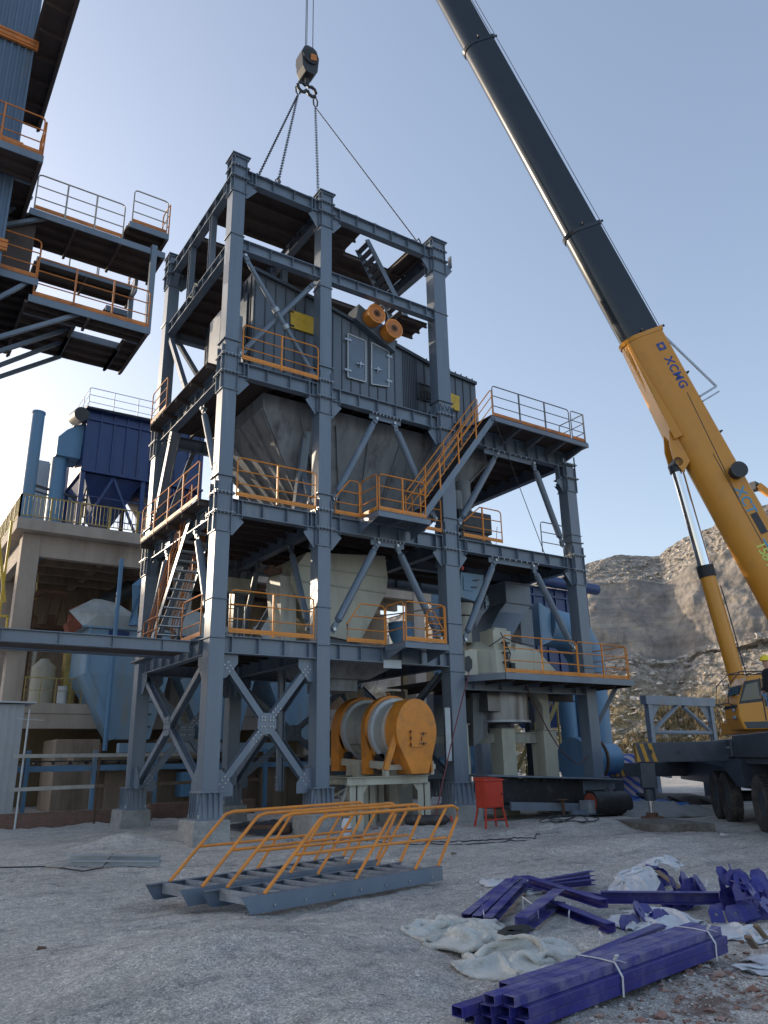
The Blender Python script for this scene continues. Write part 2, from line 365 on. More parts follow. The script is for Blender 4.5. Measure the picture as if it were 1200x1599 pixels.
# ---- quarry face (right background)
def az(px, py):
    d = FW + RT*((px-600)/FPX) + UP*((799.5-py)/FPX); h = math.hypot(d.x, d.y); return math.atan2(d.x, d.y), d.z/h
sil = [(560, 985), (700, 930), (800, 905), (880, 890), (915, 880), (960, 868), (1030, 868), (1060, 845), (1085, 834), (1110, 822), (1150, 800), (1200, 785), (1290, 770), (1400, 760)]
SA = [az(*p) for p in sil]
def crest(a):
    if a <= SA[0][0]: return SA[0][1]
    for (a0, e0), (a1, e1) in zip(SA, SA[1:]):
        if a <= a1: return e0+(e1-e0)*(a-a0)/(a1-a0)
    return SA[-1][1]
NU, NV = 420, 150
cm = bpy.data.meshes.new('quarry_face'); cv = []; zone = []
a0, a1 = R(30), R(82)
for j in range(NV):
    t = j/(NV-1)
    for i in range(NU):
        a = a0+(a1-a0)*i/(NU-1)
        dc = 150; H = crest(a)*dc+1.8     # crest height at 150 m
        wob = 6*noise.noise(V((a*9, 0, 2)))
        zb = .40*H+2.2*noise.noise(V((a*14, 3, 0)))       # foot of the wall
        zt = .74*H+1.8*noise.noise(V((a*17, 8, 0)))       # top of the wall
        if t < .36: q = t/.36; d = 88+(118-88)*q; z = -1+(zb+1)*(q**1.35)
        elif t < .72: q = (t-.36)/.36; d = 118+7*q+4*(q > .5)*(q-.5); z = zb+(zt-zb)*q
        elif t < .96: q = (t-.72)/.24; d = 127+(150-127)*q; z = zt+(H-zt)*q
        else: q = (t-.96)/.04; d = 150+150*q; z = H-3*q
        d += wob*(.3+.7*t)
        if t >= .72: z *= 1+(d/(150+150*max(0, (t-.96)/.04))-1)*min(1, (t-.72)/.24) if t < .96 else (d-150*(t-.96)/.04)/150
        p = V((math.sin(a)*d, math.cos(a)*d, z))+V((CAM.x, CAM.y, 0))
        k = V((p.x*.11, p.y*.11, p.z*.16))
        onw = .34 <= t < .74; n1 = noise.fractal(k if not onw else V((p.x*.09, p.y*.09, p.z*.07)), 1.0 if onw else .9, 2.1, 4 if onw else 6); n2 = noise.noise(k*3.1+V((7, 1, 0))); n3 = noise.noise(k*8)
        amp = 1.5 if .36 <= t < .74 else (1.4 if t < .36 else 1.0)
        if t > .955: amp = .5
        rad = V((math.sin(a), math.cos(a), 0))
        p += rad*((-n1*2.4-.25*n2) if onw else (-n1*amp*.85-.35*n2-.2*n3))+V((0, 0, (.5*n2+.3*n3)*(1 if t > .02 else 0)*(.45 if t > .9 else .8)))
        cv.append(tuple(p)); zone.append(max(0, min(1, (t-.34)/.03))*max(0, min(1, (.74-t)/.03)))
cf = [(j*NU+i, j*NU+i+1, (j+1)*NU+i+1, (j+1)*NU+i) for j in range(NV-1) for i in range(NU-1)]
cm.from_pydata(cv, [], cf); at_ = cm.attributes.new('rock_face', 'FLOAT', 'POINT'); at_.data.foreach_set('value', zone); quarry = bpy.data.objects.new('quarry_face', cm); COL.objects.link(quarry); quarry['kind'] = 'structure'
def rock_mat():
    m = bpy.data.materials.new('quarry_rock'); m.use_nodes = True; t = m.node_tree; N = t.nodes; L = t.links; b = N['Principled BSDF']
    b.inputs['Roughness'].default_value = .95; b.inputs['Specular IOR Level'].default_value = .1
    g = N.new('ShaderNodeNewGeometry')
    def nz(s, d=8, r=.65, sc_=(1, 1, 1)):
        mp = N.new('ShaderNodeMapping'); mp.inputs['Scale'].default_value = sc_; L.new(g.outputs['Position'], mp.inputs[0])
        n = N.new('ShaderNodeTexNoise'); n.inputs['Scale'].default_value = s; n.inputs['Detail'].default_value = d; n.inputs['Roughness'].default_value = r
        L.new(mp.outputs[0], n.inputs['Vector']); return n.outputs[0]
    def ramp(inp, stops):
        r = N.new('ShaderNodeValToRGB'); e = r.color_ramp.elements
        while len(e) < len(stops): e.new(.5)
        for k, (p, c) in enumerate(stops): e[k].position = p; e[k].color = (*c, 1)
        L.new(inp, r.inputs[0]); return r.outputs[0]
    def mixc(f, a, c, mode='MIX'):
        x = N.new('ShaderNodeMixRGB'); x.blend_type = mode
        if isinstance(f, float): x.inputs[0].default_value = f
        else: L.new(f, x.inputs[0])
        L.new(a, x.inputs[1]); L.new(c, x.inputs[2]); return x.outputs[0]
    wall = ramp(nz(.09, 8, .6, (1, 1, 1.6)), [(.30, (.20, .182, .165)), (.50, (.28, .255, .23)), (.56, (.38, .335, .28)), (.70, (.48, .42, .345))])
    tal = ramp(nz(.35, 8, .7), [(.3, (.28, .25, .215)), (.5, (.40, .36, .31)), (.7, (.52, .47, .41))])
    vo = N.new('ShaderNodeTexVoronoi'); vo.inputs['Scale'].default_value = 1.3; L.new(g.outputs['Position'], vo.inputs['Vector'])
    spc = N.new('ShaderNodeSeparateColor'); L.new(vo.outputs['Color'], spc.inputs[0])
    blocks = ramp(spc.outputs[0], [(0, (.55, .55, .55)), (.6, (1, 1, 1)), (1, (1.5, 1.5, 1.52))])
    tal = mixc(.8, tal, blocks, 'MULTIPLY')
    sep = N.new('ShaderNodeSeparateXYZ'); L.new(g.outputs['True Normal'], sep.inputs[0])
    lay = ramp(nz(.35, 6, .6, (.12, .12, 2.2)), [(.35, (.72, .70, .68)), (.5, (1, 1, 1)), (.65, (1.18, 1.15, 1.1))]); wall = mixc(.8, wall, lay, 'MULTIPLY')
    an = N.new('ShaderNodeAttribute'); an.attribute_name = 'rock_face'
    add = N.new('ShaderNodeMath'); add.operation = 'MULTIPLY_ADD'; L.new(nz(.5, 6, .7), add.inputs[0]); add.inputs[1].default_value = .9; L.new(an.outputs['Fac'], add.inputs[2])
    steep = ramp(add.outputs[0], [(.80, (1, 1, 1)), (1.05, (0, 0, 0))])
    c = mixc(steep, wall, tal)
    # dry grass near the foot
    sp2 = N.new('ShaderNodeSeparateXYZ'); L.new(g.outputs['Position'], sp2.inputs[0])
    mr = N.new('ShaderNodeMapRange'); mr.inputs[1].default_value = 13; mr.inputs[2].default_value = 7; L.new(sp2.outputs[2], mr.inputs[0])
    gm_ = ramp(nz(.13, 5), [(.34, (0, 0, 0)), (.46, (1, 1, 1))])
    ml = N.new('ShaderNodeMath'); ml.operation = 'MULTIPLY'; L.new(mr.outputs[0], ml.inputs[0]); L.new(gm_, ml.inputs[1])
    grass = ramp(nz(1.5, 6, .8), [(.35, (.19, .14, .075)), (.65, (.40, .32, .18))])
    c = mixc(ml.outputs[0], c, grass)
    cr = ramp(nz(.6, 10, .8, (1, 1, .45)), [(.40, (.45, .45, .45)), (.50, (1, 1, 1))])
    c = mixc(.5, c, cr, 'MULTIPLY')
    L.new(c, b.inputs['Base Color'])
    mrs = N.new('ShaderNodeMapRange'); mrs.inputs[3].default_value = .95; mrs.inputs[4].default_value = .35; L.new(an.outputs['Fac'], mrs.inputs[0])
    bp = N.new('ShaderNodeBump'); bp.inputs['Strength'].default_value = 1; bp.inputs['Distance'].default_value = .6; L.new(nz(.8, 10, .75), bp.inputs['Height'])
    bp2 = N.new('ShaderNodeBump'); bp2.inputs['Strength'].default_value = .7; bp2.inputs['Distance'].default_value = .5; L.new(vo.outputs['Distance'], bp2.inputs['Height']); L.new(bp.outputs[0], bp2.inputs['Normal']); L.new(mrs.outputs[0], bp2.inputs['Strength']); L.new(mrs.outputs[0], bp.inputs['Strength'])
    L.new(bp2.outputs[0], b.inputs['Normal']); return m
cm.materials.append(rock_mat())
# ---- unseen hill added at left to keep the low sun off the lower site
hv = []; HU, HV = 90, 40
for j in range(HV):
    t = j/(HV-1); d = 78+90*t
    for i in range(HU):
        u = i/(HU-1); a = R(-75+77*u); edge = min(1, u*5, (1-u)*4.5)
        h = 36*math.sin(min(1, t*1.9)*math.pi/2)**1.2*edge*(1 if t < .8 else (1-t)/.2*.9+.1)
        p = V((CAM.x+math.sin(a)*d, CAM.y+12+math.cos(a)*d, h+(2.2*noise.fractal(V((a*14, d*.08, 4)), .9, 2.1, 5) if t > .03 else 0)*min(1, edge*3)-1.2)); hv.append(tuple(p))
hm = bpy.data.meshes.new('sun_block_hill'); hm.from_pydata(hv, [], [(j*HU+i, j*HU+i+1, (j+1)*HU+i+1, (j+1)*HU+i) for j in range(HV-1) for i in range(HU-1)])
sun_block = bpy.data.objects.new('sun_block_hill', hm); COL.objects.link(sun_block); sun_block['kind'] = 'structure'; hm.materials.append(cm.materials[0])
# boulders on the talus and the top bench
def surf(i, j): return V(cv[j*NU+i])
def p3():
    j = random.choice([random.randint(6, 52)]*3+[random.randint(108, 142)]); i = random.randint(60, NU-60)
    p = surf(i, j); p += V((random.uniform(-.5, .5), random.uniform(-.5, .5), 0)); return p.x, p.y, p.z
stones('quarry_boulders', 9000, p3, .10, .75, mat('boulder', (.42, .385, .34), .95, 0, .4, .5), 'grey broken boulders strewn over the quarry slope behind the crane', 'boulders')
# dry grass tufts
tb = MB()
for _ in range(5200):
    j = random.randint(2, 32); i = random.randint(140, 330); p = surf(i, j)+V((random.uniform(-1, 1), random.uniform(-1, 1), -.1))
    if noise.noise(V((p.x*.12, p.y*.12, 0))) < -.12: continue
    for k in range(7):
        a = random.random()*6.28; r_ = random.uniform(.1, .6); h = random.uniform(.3, .9)
        b0 = p+V((math.cos(a)*r_*.4, math.sin(a)*r_*.4, 0)); tp = p+V((math.cos(a)*r_, math.sin(a)*r_, h)); sdv = V((-math.sin(a), math.cos(a), 0))*.09
        tb.quad(b0-sdv, b0+sdv, tp)
tag(tb.build('dry_grass', mat('dry_grass', (.22, .17, .09), .9, 0, .4, 1)), 'dry straw coloured grass tufts at the foot of the quarry slope', 'grass', None, 'stuff')
# ================================================================== MAIN STEEL TOWER
Z1, Z2, Z3, ZM, Z4 = 5.0, 8.8, 13.06, 17.31, 19.95
XA, XB, XC, XD, YR = 0., 3.154, 7.93, 13.93, 6.08
WA, WC, WD = .42, .56, .50
ZB = 4.3            # low platform of the right bay
tw = thing('steel_tower', 'tall open grey steel frame tower with orange railings in the middle of the site', 'steel tower', (4, 3, 0))

def bolts(mb, c, ax, n, sp, r=.022, l=.05):
    for i in range(n):
        p = V(c)+V(ax)*(sp*(i-(n-1)/2)); mb.cyl(p-V((0, 0, l)), p+V((0, 0, l)), r, n=6)
def column(x, y, w, ztop, nodes, zbase=.5, rings=(), hx=(1, 1), hy=(1, 1), dpt=.46, wy=None):
    """box column with stiffened foot; nodes get a bolted joint collar"""
    y0, y1 = y, y+dpt; h = w/2
    mb = MB(); mb.box(x-h, x+h, y0, y1, zbase, ztop)
    for z in rings: mb.box(x-h-.035, x+h+.035, y0-.035, y1+.035, z-.012, z+.012)
    o = mb.build('column', m_steel, tw, bevel=.012)
    f = MB(); e = .16                        # foot
    f.box(x-h-e, x+h+e, y0-e, y1+e, zbase, zbase+.035)
    f.box(x-h-e*.7, x+h+e*.7, y0-e*.7, y1+e*.7, zbase+.62, zbase+.65)
    for k in range(4):
        u = x-h+.0+(w)*k/3
        for yy, s in ((y0, -1), (y1, 1)): f.bar((u, yy+s*e*.45, zbase+.035), (u, yy+s*e*.35, zbase+.62), .014, e*.9, (0, 1, 0))
        vv_ = y0+dpt*k/3
        for xx, s in ((x-h, -1), (x+h, 1)): f.bar((xx+s*e*.45, vv_, zbase+.035), (xx+s*e*.35, vv_, zbase+.62), e*.9, .014, (0, 1, 0))
    f.hexa([(x-h-e*.75, y0-e*.75, zbase+.036), (x+h+e*.75, y0-e*.75, zbase+.036), (x+h+e*.75, y1+e*.75, zbase+.036), (x-h-e*.75, y1+e*.75, zbase+.036)],
           [(x-h-.03, y0-.03, zbase+.615), (x+h+.03, y0-.03, zbase+.615), (x+h+.03, y1+.03, zbase+.615), (x-h-.03, y1+.03, zbase+.615)])
    b = f; b.cur = 1
    for sx in (-1, 1):
        for sy in (0, 1): b.cyl((x+sx*(h+e*.6), (y0-e*.6) if sy == 0 else (y1+e*.6), zbase+.03), (x+sx*(h+e*.6), (y0-e*.6) if sy == 0 else (y1+e*.6), zbase+.13), .025, n=6)
    f.build('foot', [m_steel2, m_bolt], o)
    for z in nodes:
        top = z > 19
        c = MB(); e = .085
        zz = z+.12 if not top else z-.02
        c.box(x-h-e, x+h+e, y0-e, y1+e, zz-.014, zz+.014); c.box(x-h-e-.02, x+h+e+.02, y0-e-.02, y1+e+.02, z-.47, z-.44)
        for zr in ((z+.62,) if not top else (z+.33,)): 
            if zr < ztop+.1: c.box(x-h-.06, x+h+.06, y0-.06, y1+.06, zr-.016, zr+.016)
        c.box(x-h-.04, x+h+.04, y0-.04, y1+.04, z-1.0, z-.975)
        for k in (-1, 1):                       # vertical stiffeners on the faces
            for zr0, zr1 in ((z-.97, z-.475), (z-.435, zz-.02), (zz+.02, z+(.45 if not top else .3))):
                if zr1 <= zr0: continue
                c.bar((x+k*h*.98, y0-.032, zr0), (x+k*h*.98, y0-.032, zr1), .014, .06, (0, 1, 0))
                c.bar((x-h-.038, (y0+y1)/2+k*.18, zr0), (x-h-.038, (y0+y1)/2+k*.18, zr1), .07, .014, (0, 1, 0))
        for s, on in ((-1, hx[0]), (1, hx[1])):       # haunches along x
            if on:
                xx = x+s*h
                c.prism([(xx, y0+.10, z-.435), (xx+s*.34, y0+.10, z-.435), (xx+s*.34, y0+.10, z-.55), (xx, y0+.10, z-.98)], (0, .02, 0))
                c.bar((xx+s*.34, y0+.11, z-.44), (xx+s*.34, y0+.11, z-.56), .012, .22, (0, 1, 0))
                c.bar((xx+s*.345, y0+.11, z-.555), (xx+s*.01, y0+.11, z-.985), .22, .014, (s, 0, .7))
                c.bar((xx+s*.34, y0+.11, z-.02), (xx+s*.34, y0+.11, z-.43), .02, .2, (0, 1, 0))
        for s, on in ((-1, hy[0]), (1, hy[1])):       # haunches along y
            if on:
                yy = y0 if s < 0 else y1
                c.prism([(x-.01, yy, z-.435), (x-.01, yy+s*.32, z-.435), (x-.01, yy+s*.32, z-.55), (x-.01, yy, z-.98)], (.02, 0, 0))
                c.bar((x, yy+s*.325, z-.555), (x, yy+s*.01, z-.985), .2, .014, (0, s, .7))
        b = c; b.cur = 1
        for zf in (zz, z-.455):
            for yy in (y0-.06, y1+.06): bolts(b, (x, yy, zf), (1, 0, 0), 5, (w+.02)/4, .018, .045)
            for xx in (x-h-.06, x+h+.06): bolts(b, (xx, (y0+y1)/2, zf), (0, 1, 0), 4, .18, .018, .045)
        c.build('joint_collar', [m_steel, m_bolt], o)
    if ztop > 20:
        k = MB(); k.box(x-h-.10, x+h+.10, y0-.10, y1+.10, ztop, ztop+.03); k.build('cap_plate', m_steel, o)
    return o
column(XA, 0, WA, 20.33, (Z2, Z3, Z4), rings=(Z1-.08, Z1+.95, ZM+.05), hx=(0, 1), hy=(0, 1))
column(XB, 0, WA, 20.33, (Z2, Z3, Z4), rings=(Z1-.08, Z1+1.0, ZM-.7), hy=(0, 1))
column(XC, 0, WC, 20.33, (Z2, Z3, Z4), rings=(Z1-.6, Z1-.05, Z1+.9, ZM-.1), hy=(0, 1))
column(XD, 0, WD, Z3-.62, (Z2, Z3-.63), rings=(ZB+.5, Z2+.9), hx=(1, 0), hy=(0, 1))
column(XA, YR, WA, 20.33, (Z2, Z3, Z4), rings=(Z1-.08, Z1+.95, ZM+.05), hx=(0, 1), hy=(1, 0))
column(XB, YR, WA, 20.2, (Z2, Z3), hy=(1, 0))
column(XC, YR, WC, 20.2, (Z2, Z3), hy=(1, 0))
column(XD-.2, YR-.6, .6, Z2, (Z2,), hy=(1, 0))
column(11.0, 5.0, .5, ZB-.1, (), hy=(1, 0))

def beam(p, q, d=.46, b=.26, n=5, m=m_steel, ext=True, name='beam', bolts_at=True):
    mb = MB(); mb.ibeam(p, q, d, b, .024, .016); mb.ribs(p, q, d, b, n)
    o = mb.build(name, m, tw)
    return o
hA, hC = WA/2, WC/2
for z in (Z1, Z2, Z3, ZM, Z4):
    d = .46 if z != ZM else .40
    beam((XA+hA, .16, z), (XB-hA, .16, z), d, n=4); beam((XB+hA, .16, z), (XC-hC, .16, z), d, n=6)
    beam((XA, .6, z), (XA, YR, z), d, n=7)
    beam((XA+hA, YR+.3, z), (XB-hA, YR+.3, z), d, n=3); beam((XB+hA, YR+.3, z), (XC-hC, YR+.3, z), d, n=4)
    if z != ZM:
        beam((XB, .6, z), (XB, YR, z), d-.02, n=4); beam((XC, .6, z), (XC, YR, z), d-.02, n=4)
beam((XC+hC, .16, Z2), (XD-hC, .16, Z2), .42, n=7); beam((XC+hC, .2, Z3-.05), (XD-hC+.2, .2, Z3-.05), .60, .3, n=10)
beam((XC+hC, .16, ZB-.05), (XD-hC, .16, ZB-.05), .38, n=5); beam((XD, .3, Z3-.05), (XD, YR, Z3-.05), .5, n=6)
beam((XC+hC, YR, Z3-.05), (XD+.2, YR, Z3-.05), .5, n=6); beam((XD, .3, Z2), (XD, YR-.6, Z2), .42, n=6)
beam((XC+hC, YR, Z2), (XD, YR, Z2), .42, n=5); beam((XD, .3, ZB-.05), (XD, 4.6, ZB-.05), .3, n=4)
beam((XC+hC, 3.2, Z2), (XD, 3.2, Z2), .35, n=5)
# splice plates with bolt groups on the left side girders
for z, ys_ in ((Z3, (3.4,)), (Z2, (1.6, 4.6)), ):
    for y in ys_:
        s = MB(); s.box(-.034, -.014, y-.42, y+.42, z-.38, z-.05); b = s; b.cur = 1
        for i in range(7):
            for j in range(4): b.cyl((-.06, y-.36+i*.12, z-.34+j*.085), (-.035, y-.36+i*.12, z-.34+j*.085), .02, n=6)
        b.build('splice_plate', [m_steel, m_bolt], tw)
# lifting lugs along the top beam, cable clips
for x in (1.0, 1.75, 2.6, 4.4, 5.2, 6.0, 6.9): lg = MB(); lg.box(x-.12, x+.12, .07, .25, Z4, Z4+.05); lg.box(x-.05, x+.05, .1, .2, Z4+.049, Z4+.09); lg.build('clamp_lug', m_steel, tw)

# decks: plate + joists below
def deck(x0, x1, y0, y1, z, jx=True, th=.02, m=m_deck, js=.75, jd=.16, name='deck'):
    mb = MB(); mb.box(x0, x1, y0, y1, z-th, z)
    j = mb
    if jx:
        n = max(2, round((y1-y0)/js))
        for i in range(n+1):
            y = y0+.05+(y1-y0-.1)*i/n; j.ibeam((x0, y, z-th+.004), (x1, y, z-th+.004), jd, .09, .012, .01)
    else:
        n = max(2, round((x1-x0)/js))
        for i in range(n+1):
            x = x0+.05+(x1-x0-.1)*i/n; j.ibeam((x, y0, z-th+.004), (x, y1, z-th+.004), jd, .09, .012, .01)
    return j.build(name, m, tw)
e = .03
deck(XA+.2, XB-.2, .35, 6.0, Z1+e); deck(XB+.2, XC-.2, .35, 6.0, Z1+e); deck(XA+.2, XB-.2, .35, 6.0, Z2+e)
deck(XB-.19, XC-.2, .35, 6.0, Z2+e)
deck(-.5, .14, .62, 6.0, Z2+e, js=1.2); deck(-.5, .14, .62, 6.0, Z3+e, js=1.2)
deck(XA+.15, 10.2, .35, 6.0, Z3+e, False); deck(10.21, XD+.2, .55, 6.2, Z3+e, True)
deck(XC+.4, XD+.1, .35, 5.6, Z2+e, js=1.1)
# top roof decks with the openings that show sky
deck(.15, 3.05, .35, 2.9, Z4+e); deck(.15, 3.05, 4.0, 6.3, Z4+e); deck(3.06, 5.0, .35, 6.3, Z4+e)
deck(5.01, 7.8, 2.0, 3.6, Z4+e); deck(7.0, 8.2, .35, 1.99, Z4+e, False); deck(5.6, 8.2, 4.9, 6.3, Z4+e)
deck(.15, 1.4, 2.2, 6.2, ZM+e); deck(1.41, 5.0, 4.5, 6.3, ZM+e); deck(5.01, 7.8, 2.6, 4.0, ZM+e); deck(6.6, 7.75, .6, 1.6, ZM-.25)
# top storey verticals along the left side and inner frames
def post(p, q, wd=.2, ht=.2, m=m_steel, name='post', h=True):
    mb = MB(); p, q = V(p), V(q); a = (q-p).normalized(); sd_ = V((1, 0, 0)); s2 = a.cross(sd_).normalized()
    mb.bar(p+s2*wd*.45, q+s2*wd*.45, ht, .014, s2); mb.bar(p-s2*wd*.45, q-s2*wd*.45, ht, .014, s2); mb.bar(p, q, .012, wd*.88, s2)
    return mb.build(name, m, tw)
post((0, 2.2, ZM), (0, 2.2, Z4-.46)); post((0, 4.2, ZM), (0, 4.2, Z4-.46)); post((XB, 3.2, Z3), (XB, 3.2, Z4-.45), .22, .22); post((XC, 3.4, ZM-.4), (XC, 3.4, Z4-.45))
mb = MB(); mb.bar((XB-.1, 4.0, Z4-.5), (XB+1.4, 4.0, ZM-.3), .16, .16); mb.build('brace', m_steel, tw)
mb = MB(); mb.bar((XC+.1, 3.3, ZM+.2), (XC-1.6, 3.3, ZM-1.2), .2, .2); mb.build('brace', m_steel, tw)

# braces
def hbrace(p, q, y, w_=.17, t=.17, name='brace', ax='x', gus=True):
    """rolled H brace lying in the facade plane, flanges facing out"""
    mb = MB(); p, q = V(p), V(q)
    n = V((0, 1, 0)) if ax == 'x' else V((1, 0, 0))
    mb.bar(p-n*t/2, q-n*t/2, w_, .014, n); mb.bar(p+n*t/2, q+n*t/2, w_, .014, n); mb.bar(p, q, .012, t-.02, n)
    b = mb; b.cur = 1; a = (q-p).normalized()
    s = a.cross(n)
    for base, sg in ((p, 1), (q, -1)):
        for i in range(3):
            for j in (-1, 1):
                c = base+a*sg*(.16+i*.11)+s*j*.06-n*(t/2+.008); b.cyl(c, c-n*.03, .018, n=6)
    return mb.build(name, [m_steel, m_bolt], tw)
def gusset(poly, ext, b_at=(), n=V((0, -1, 0))):
    g = MB(); g.prism(poly, ext); g.cur = 1
    for c in b_at: g.cyl(V(c)-n*.005, V(c)+n*.035, .02, n=6)
    g.build('gusset_plate', [m_steel, m_bolt], tw)
def xbrace(xl, xr, zt, zb, y, ax='x', w_=.17):
    if ax == 'x': P = lambda u, z: V((u, y, z))
    else: P = lambda u, z: V((y, u, z))
    hbrace(P(xl, zt), P(xr, zb), y, w_, ax=ax)
    c = P((xl+xr)/2, (zt+zb)/2); d = (P(xr, zt)-P(xl, zb)).normalized()
    hbrace(P(xl, zb), c-d*.16, y, w_, ax=ax); hbrace(c+d*.16, P(xr, zt), y, w_, ax=ax)
    n = V((0, -1, 0)) if ax == 'x' else V((-1, 0, 0)); u = V((1, 0, 0)) if ax == 'x' else V((0, 1, 0))
    g = [c+n*.10+u*a*.27+V((0, 0, bz*.27)) for a, bz in ((-1, -.45), (-.45, -1), (.45, -1), (1, -.45), (1, .45), (.45, 1), (-.45, 1), (-1, .45))]
    gusset(g, n*.012, [c+n*.112+u*i*.08+V((0, 0, j*.08)) for i in (-2, -1, 1, 2) for j in (-1, 1, 2)], n)
    for (uu, zz, s, t_) in ((xl, zt, 1, -1), (xr, zt, -1, -1), (xl, zb, 1, 1), (xr, zb, -1, 1)):
        gusset([P(uu-s*.12, zz+.14*-t_)+n*.10, P(uu+s*.42, zz+.14*-t_)+n*.10, P(uu+s*.42, zz+t_*.12)+n*.10, P(uu+s*.1, zz+t_*.5)+n*.10, P(uu-s*.12, zz+t_*.5)+n*.10], n*.012)
xbrace(XA+hA+.05, XB-hA-.05, 4.42, 1.15, .32)
xbrace(.66, YR-.12, 4.42, 1.25, .02, 'y')
xbrace(XA+hA+.05, XB-hA-.05, 4.42, 1.15, YR+.3)
xbrace(.75, YR-.12, 4.42, 1.25, XB+.02, 'y', .18)
xbrace(XB+hA, XC-hC, 4.42, 1.15, YR+.3)
hbrace((XC-.1, .75, 4.4), (XC-.1, 5.9, 1.2), 0, ax='y'); hbrace((XC+.12, .75, 1.3), (XC+.12, 5.9, 4.4), 0, ax='y')
hbrace((XB, 2.6, 4.5), (XB, 2.6, 1.0), 0, .16, ax='y')
def rbrace(p, q, r=.11, name='tube_brace'):
    """round tube brace with forked, pinned ends"""
    p, q = V(p), V(q); a = (q-p).normalized(); mb = MB()
    mb.cyl(p+a*.34, q-a*.34, r, n=16); mb.cyl(p+a*.26, p+a*.34, r*.5, r, 16); mb.cyl(q-a*.34, q-a*.26, r, r*.5, 16)
    o = mb.build(name, m_steel, tw, True)
    n = V((0, 1, 0)) if abs(a.y) < .3 else V((1, 0, 0)); s = a.cross(n).normalized()
    for base, sg in ((p, 1), (q, -1)):
        f = MB()
        f.bar(base-a*sg*.10, base+a*sg*.36, .02, .17, s)
        for k in (-1, 1): f.bar(base+n*k*.045-a*sg*.02, base+n*k*.045+a*sg*.16, .16, .015, n)
        f.build('fork', m_steel, o); MB().cyl(base-n*.10, base+n*.10, .05, n=12).build('pin', m_bolt, o)
    return o
y_ = .30
for (x0, z0), (x1, z1) in (((5.14, 8.22), (3.56, 5.42)), ((5.85, 8.22), (7.42, 5.42)), ((5.14, 12.42), (3.56, 9.36)), ((5.85, 12.42), (7.42, 9.36)),
                           ((10.35, 12.28), (8.42, 9.36)), ((12.15, 12.28), (13.35, 9.30)), ((9.95, 8.28), (8.42, 5.45)), ((11.7, 8.28), (13.40, 5.50))):
    rbrace((x0, y_-.12, z0), (x1, y_-.12, z1), .115)
rbrace((0, 4.55, 8.26), (0, 6.0, 5.55)); rbrace((0, 2.0, 8.26), (0, .75, 5.6)); rbrace((0, 2.1, 12.3), (0, .7, 9.6), .1)
hbrace((.02, 4.75, 12.5), (.02, 6.05, 9.5), 0, .24, .3, ax='y')
for z0, z1 in ((8.3, 5.5), (12.5, 9.4)):
    rbrace((XB, 4.6, z0), (XB, 5.9, z1), .1); rbrace((XB, 2.2, z0), (XB, .9, z1), .1); rbrace((5.1, 6.3, z0), (3.5, 6.3, z1), .1); rbrace((5.9, 6.3, z0), (7.4, 6.3, z1), .1)
    rbrace((1.2, 6.3, z0), (.35, 6.3, z1), .1); rbrace((2.0, 6.3, z0), (2.85, 6.3, z1), .1)
rbrace((13.83, 3.6, 8.3), (13.83, 5.2, 5.4), .1); rbrace((12.3, 5.6, 12.3), (13.6, 5.6, 9.3), .1)
# upper storey X of tubes, clamped at the crossing
rbrace((.32, .1, 16.75), (2.84, .1, 13.25), .075)
rbrace((.38, .3, 13.45), (2.82, .3, 16.75), .085)
for t in (.44, .58): 
    cl = MB()
    c = V((.32, .1, 16.75)).lerp(V((2.84, .1, 13.25)), t); a = V((2.52, 0, -3.5)).normalized(); cl.cyl(c-a*.07, c+a*.07, .12, n=14); cl.build('tube_clamp', m_galv, tw, True)
mb = MB(); mb.bar((.3, YR+.2, 16.9), (2.9, YR+.2, 13.3), .16, .16); mb.build('brace', m_steel, tw)
mb = MB(); mb.bar((-.02, 5.9, 16.6), (-.02, 3.6, 13.4), .16, .16); mb.build('brace', m_steel, tw)
# node plates under the K-brace apexes
for x, z in ((5.5, Z2-.46), (5.5, Z3-.46), (10.9, Z3-.66), (10.8, Z2-.42)):
    w2 = .62 if x < 6 else 1.15
    g = MB(); g.box(x-w2, x+w2, .16, .19, z-.2, z); g.box(x-w2, x+w2, .03, .159, z-.012, z); b = g; b.cur = 1
    for i in range(9): b.cyl((x-w2+.08+(2*w2-.16)*i/8, .05, z-.012), (x-w2+.08+(2*w2-.16)*i/8, .05, z-.07), .02, n=6)
    b.build('node_plate', [m_steel, m_bolt], tw)
g = MB(); pp = [at(x, y, 1, 0) for x, y in ((600, 1030), (628, 1031), (628, 1044), (600, 1043))]
g.prism([(p.x, .02, p.z) for p in pp], (0, .016, 0)); g.build('bolted_plate', m_galv, tw)
g = MB(); g.box(7.35, 7.55, -.03, -.005, 1.75, 3.3); g.build('bolted_plate', m_galv, tw)

# tower railings
rf = -.04
railing(tw, [(.33, rf, Z3+.06), (2.86, rf, Z3+.06)], post=1.27, toe_h=.14)
railing(tw, [(.33, rf, Z2+.06), (2.82, rf, Z2+.06)], post=1.27)
railing(tw, [(.30, rf, Z1+.06), (2.80, rf, Z1+.06)], post=1.27)
railing(tw, [(3.5, rf, Z2+.06), (4.35, rf, Z2+.06)], slope_start=.5)
railing(tw, [(4.4, rf, Z2+.06), (4.4, -.95, Z2+.06)])
railing(tw, [(4.45, -1.0, Z2+.06), (6.15, -1.0, Z2+.06)], post=.9)
railing(tw, [(6.35, rf, Z2+.06), (7.5, rf, Z2+.06)], slope_start=0)
railing(tw, [(8.45, rf, Z2+.06), (10.15, rf, Z2+.06)], slope_start=.75, post=.9)
railing(tw, [(3.9, rf, Z1+.06), (5.2, rf, Z1+.06)], slope_start=.45)
railing(tw, [(5.25, rf, Z1+.06), (5.25, -.95, Z1+.06)], toe=False); railing(tw, [(5.3, -1.0, Z1+.06), (6.7, -1.0, Z1+.06)])
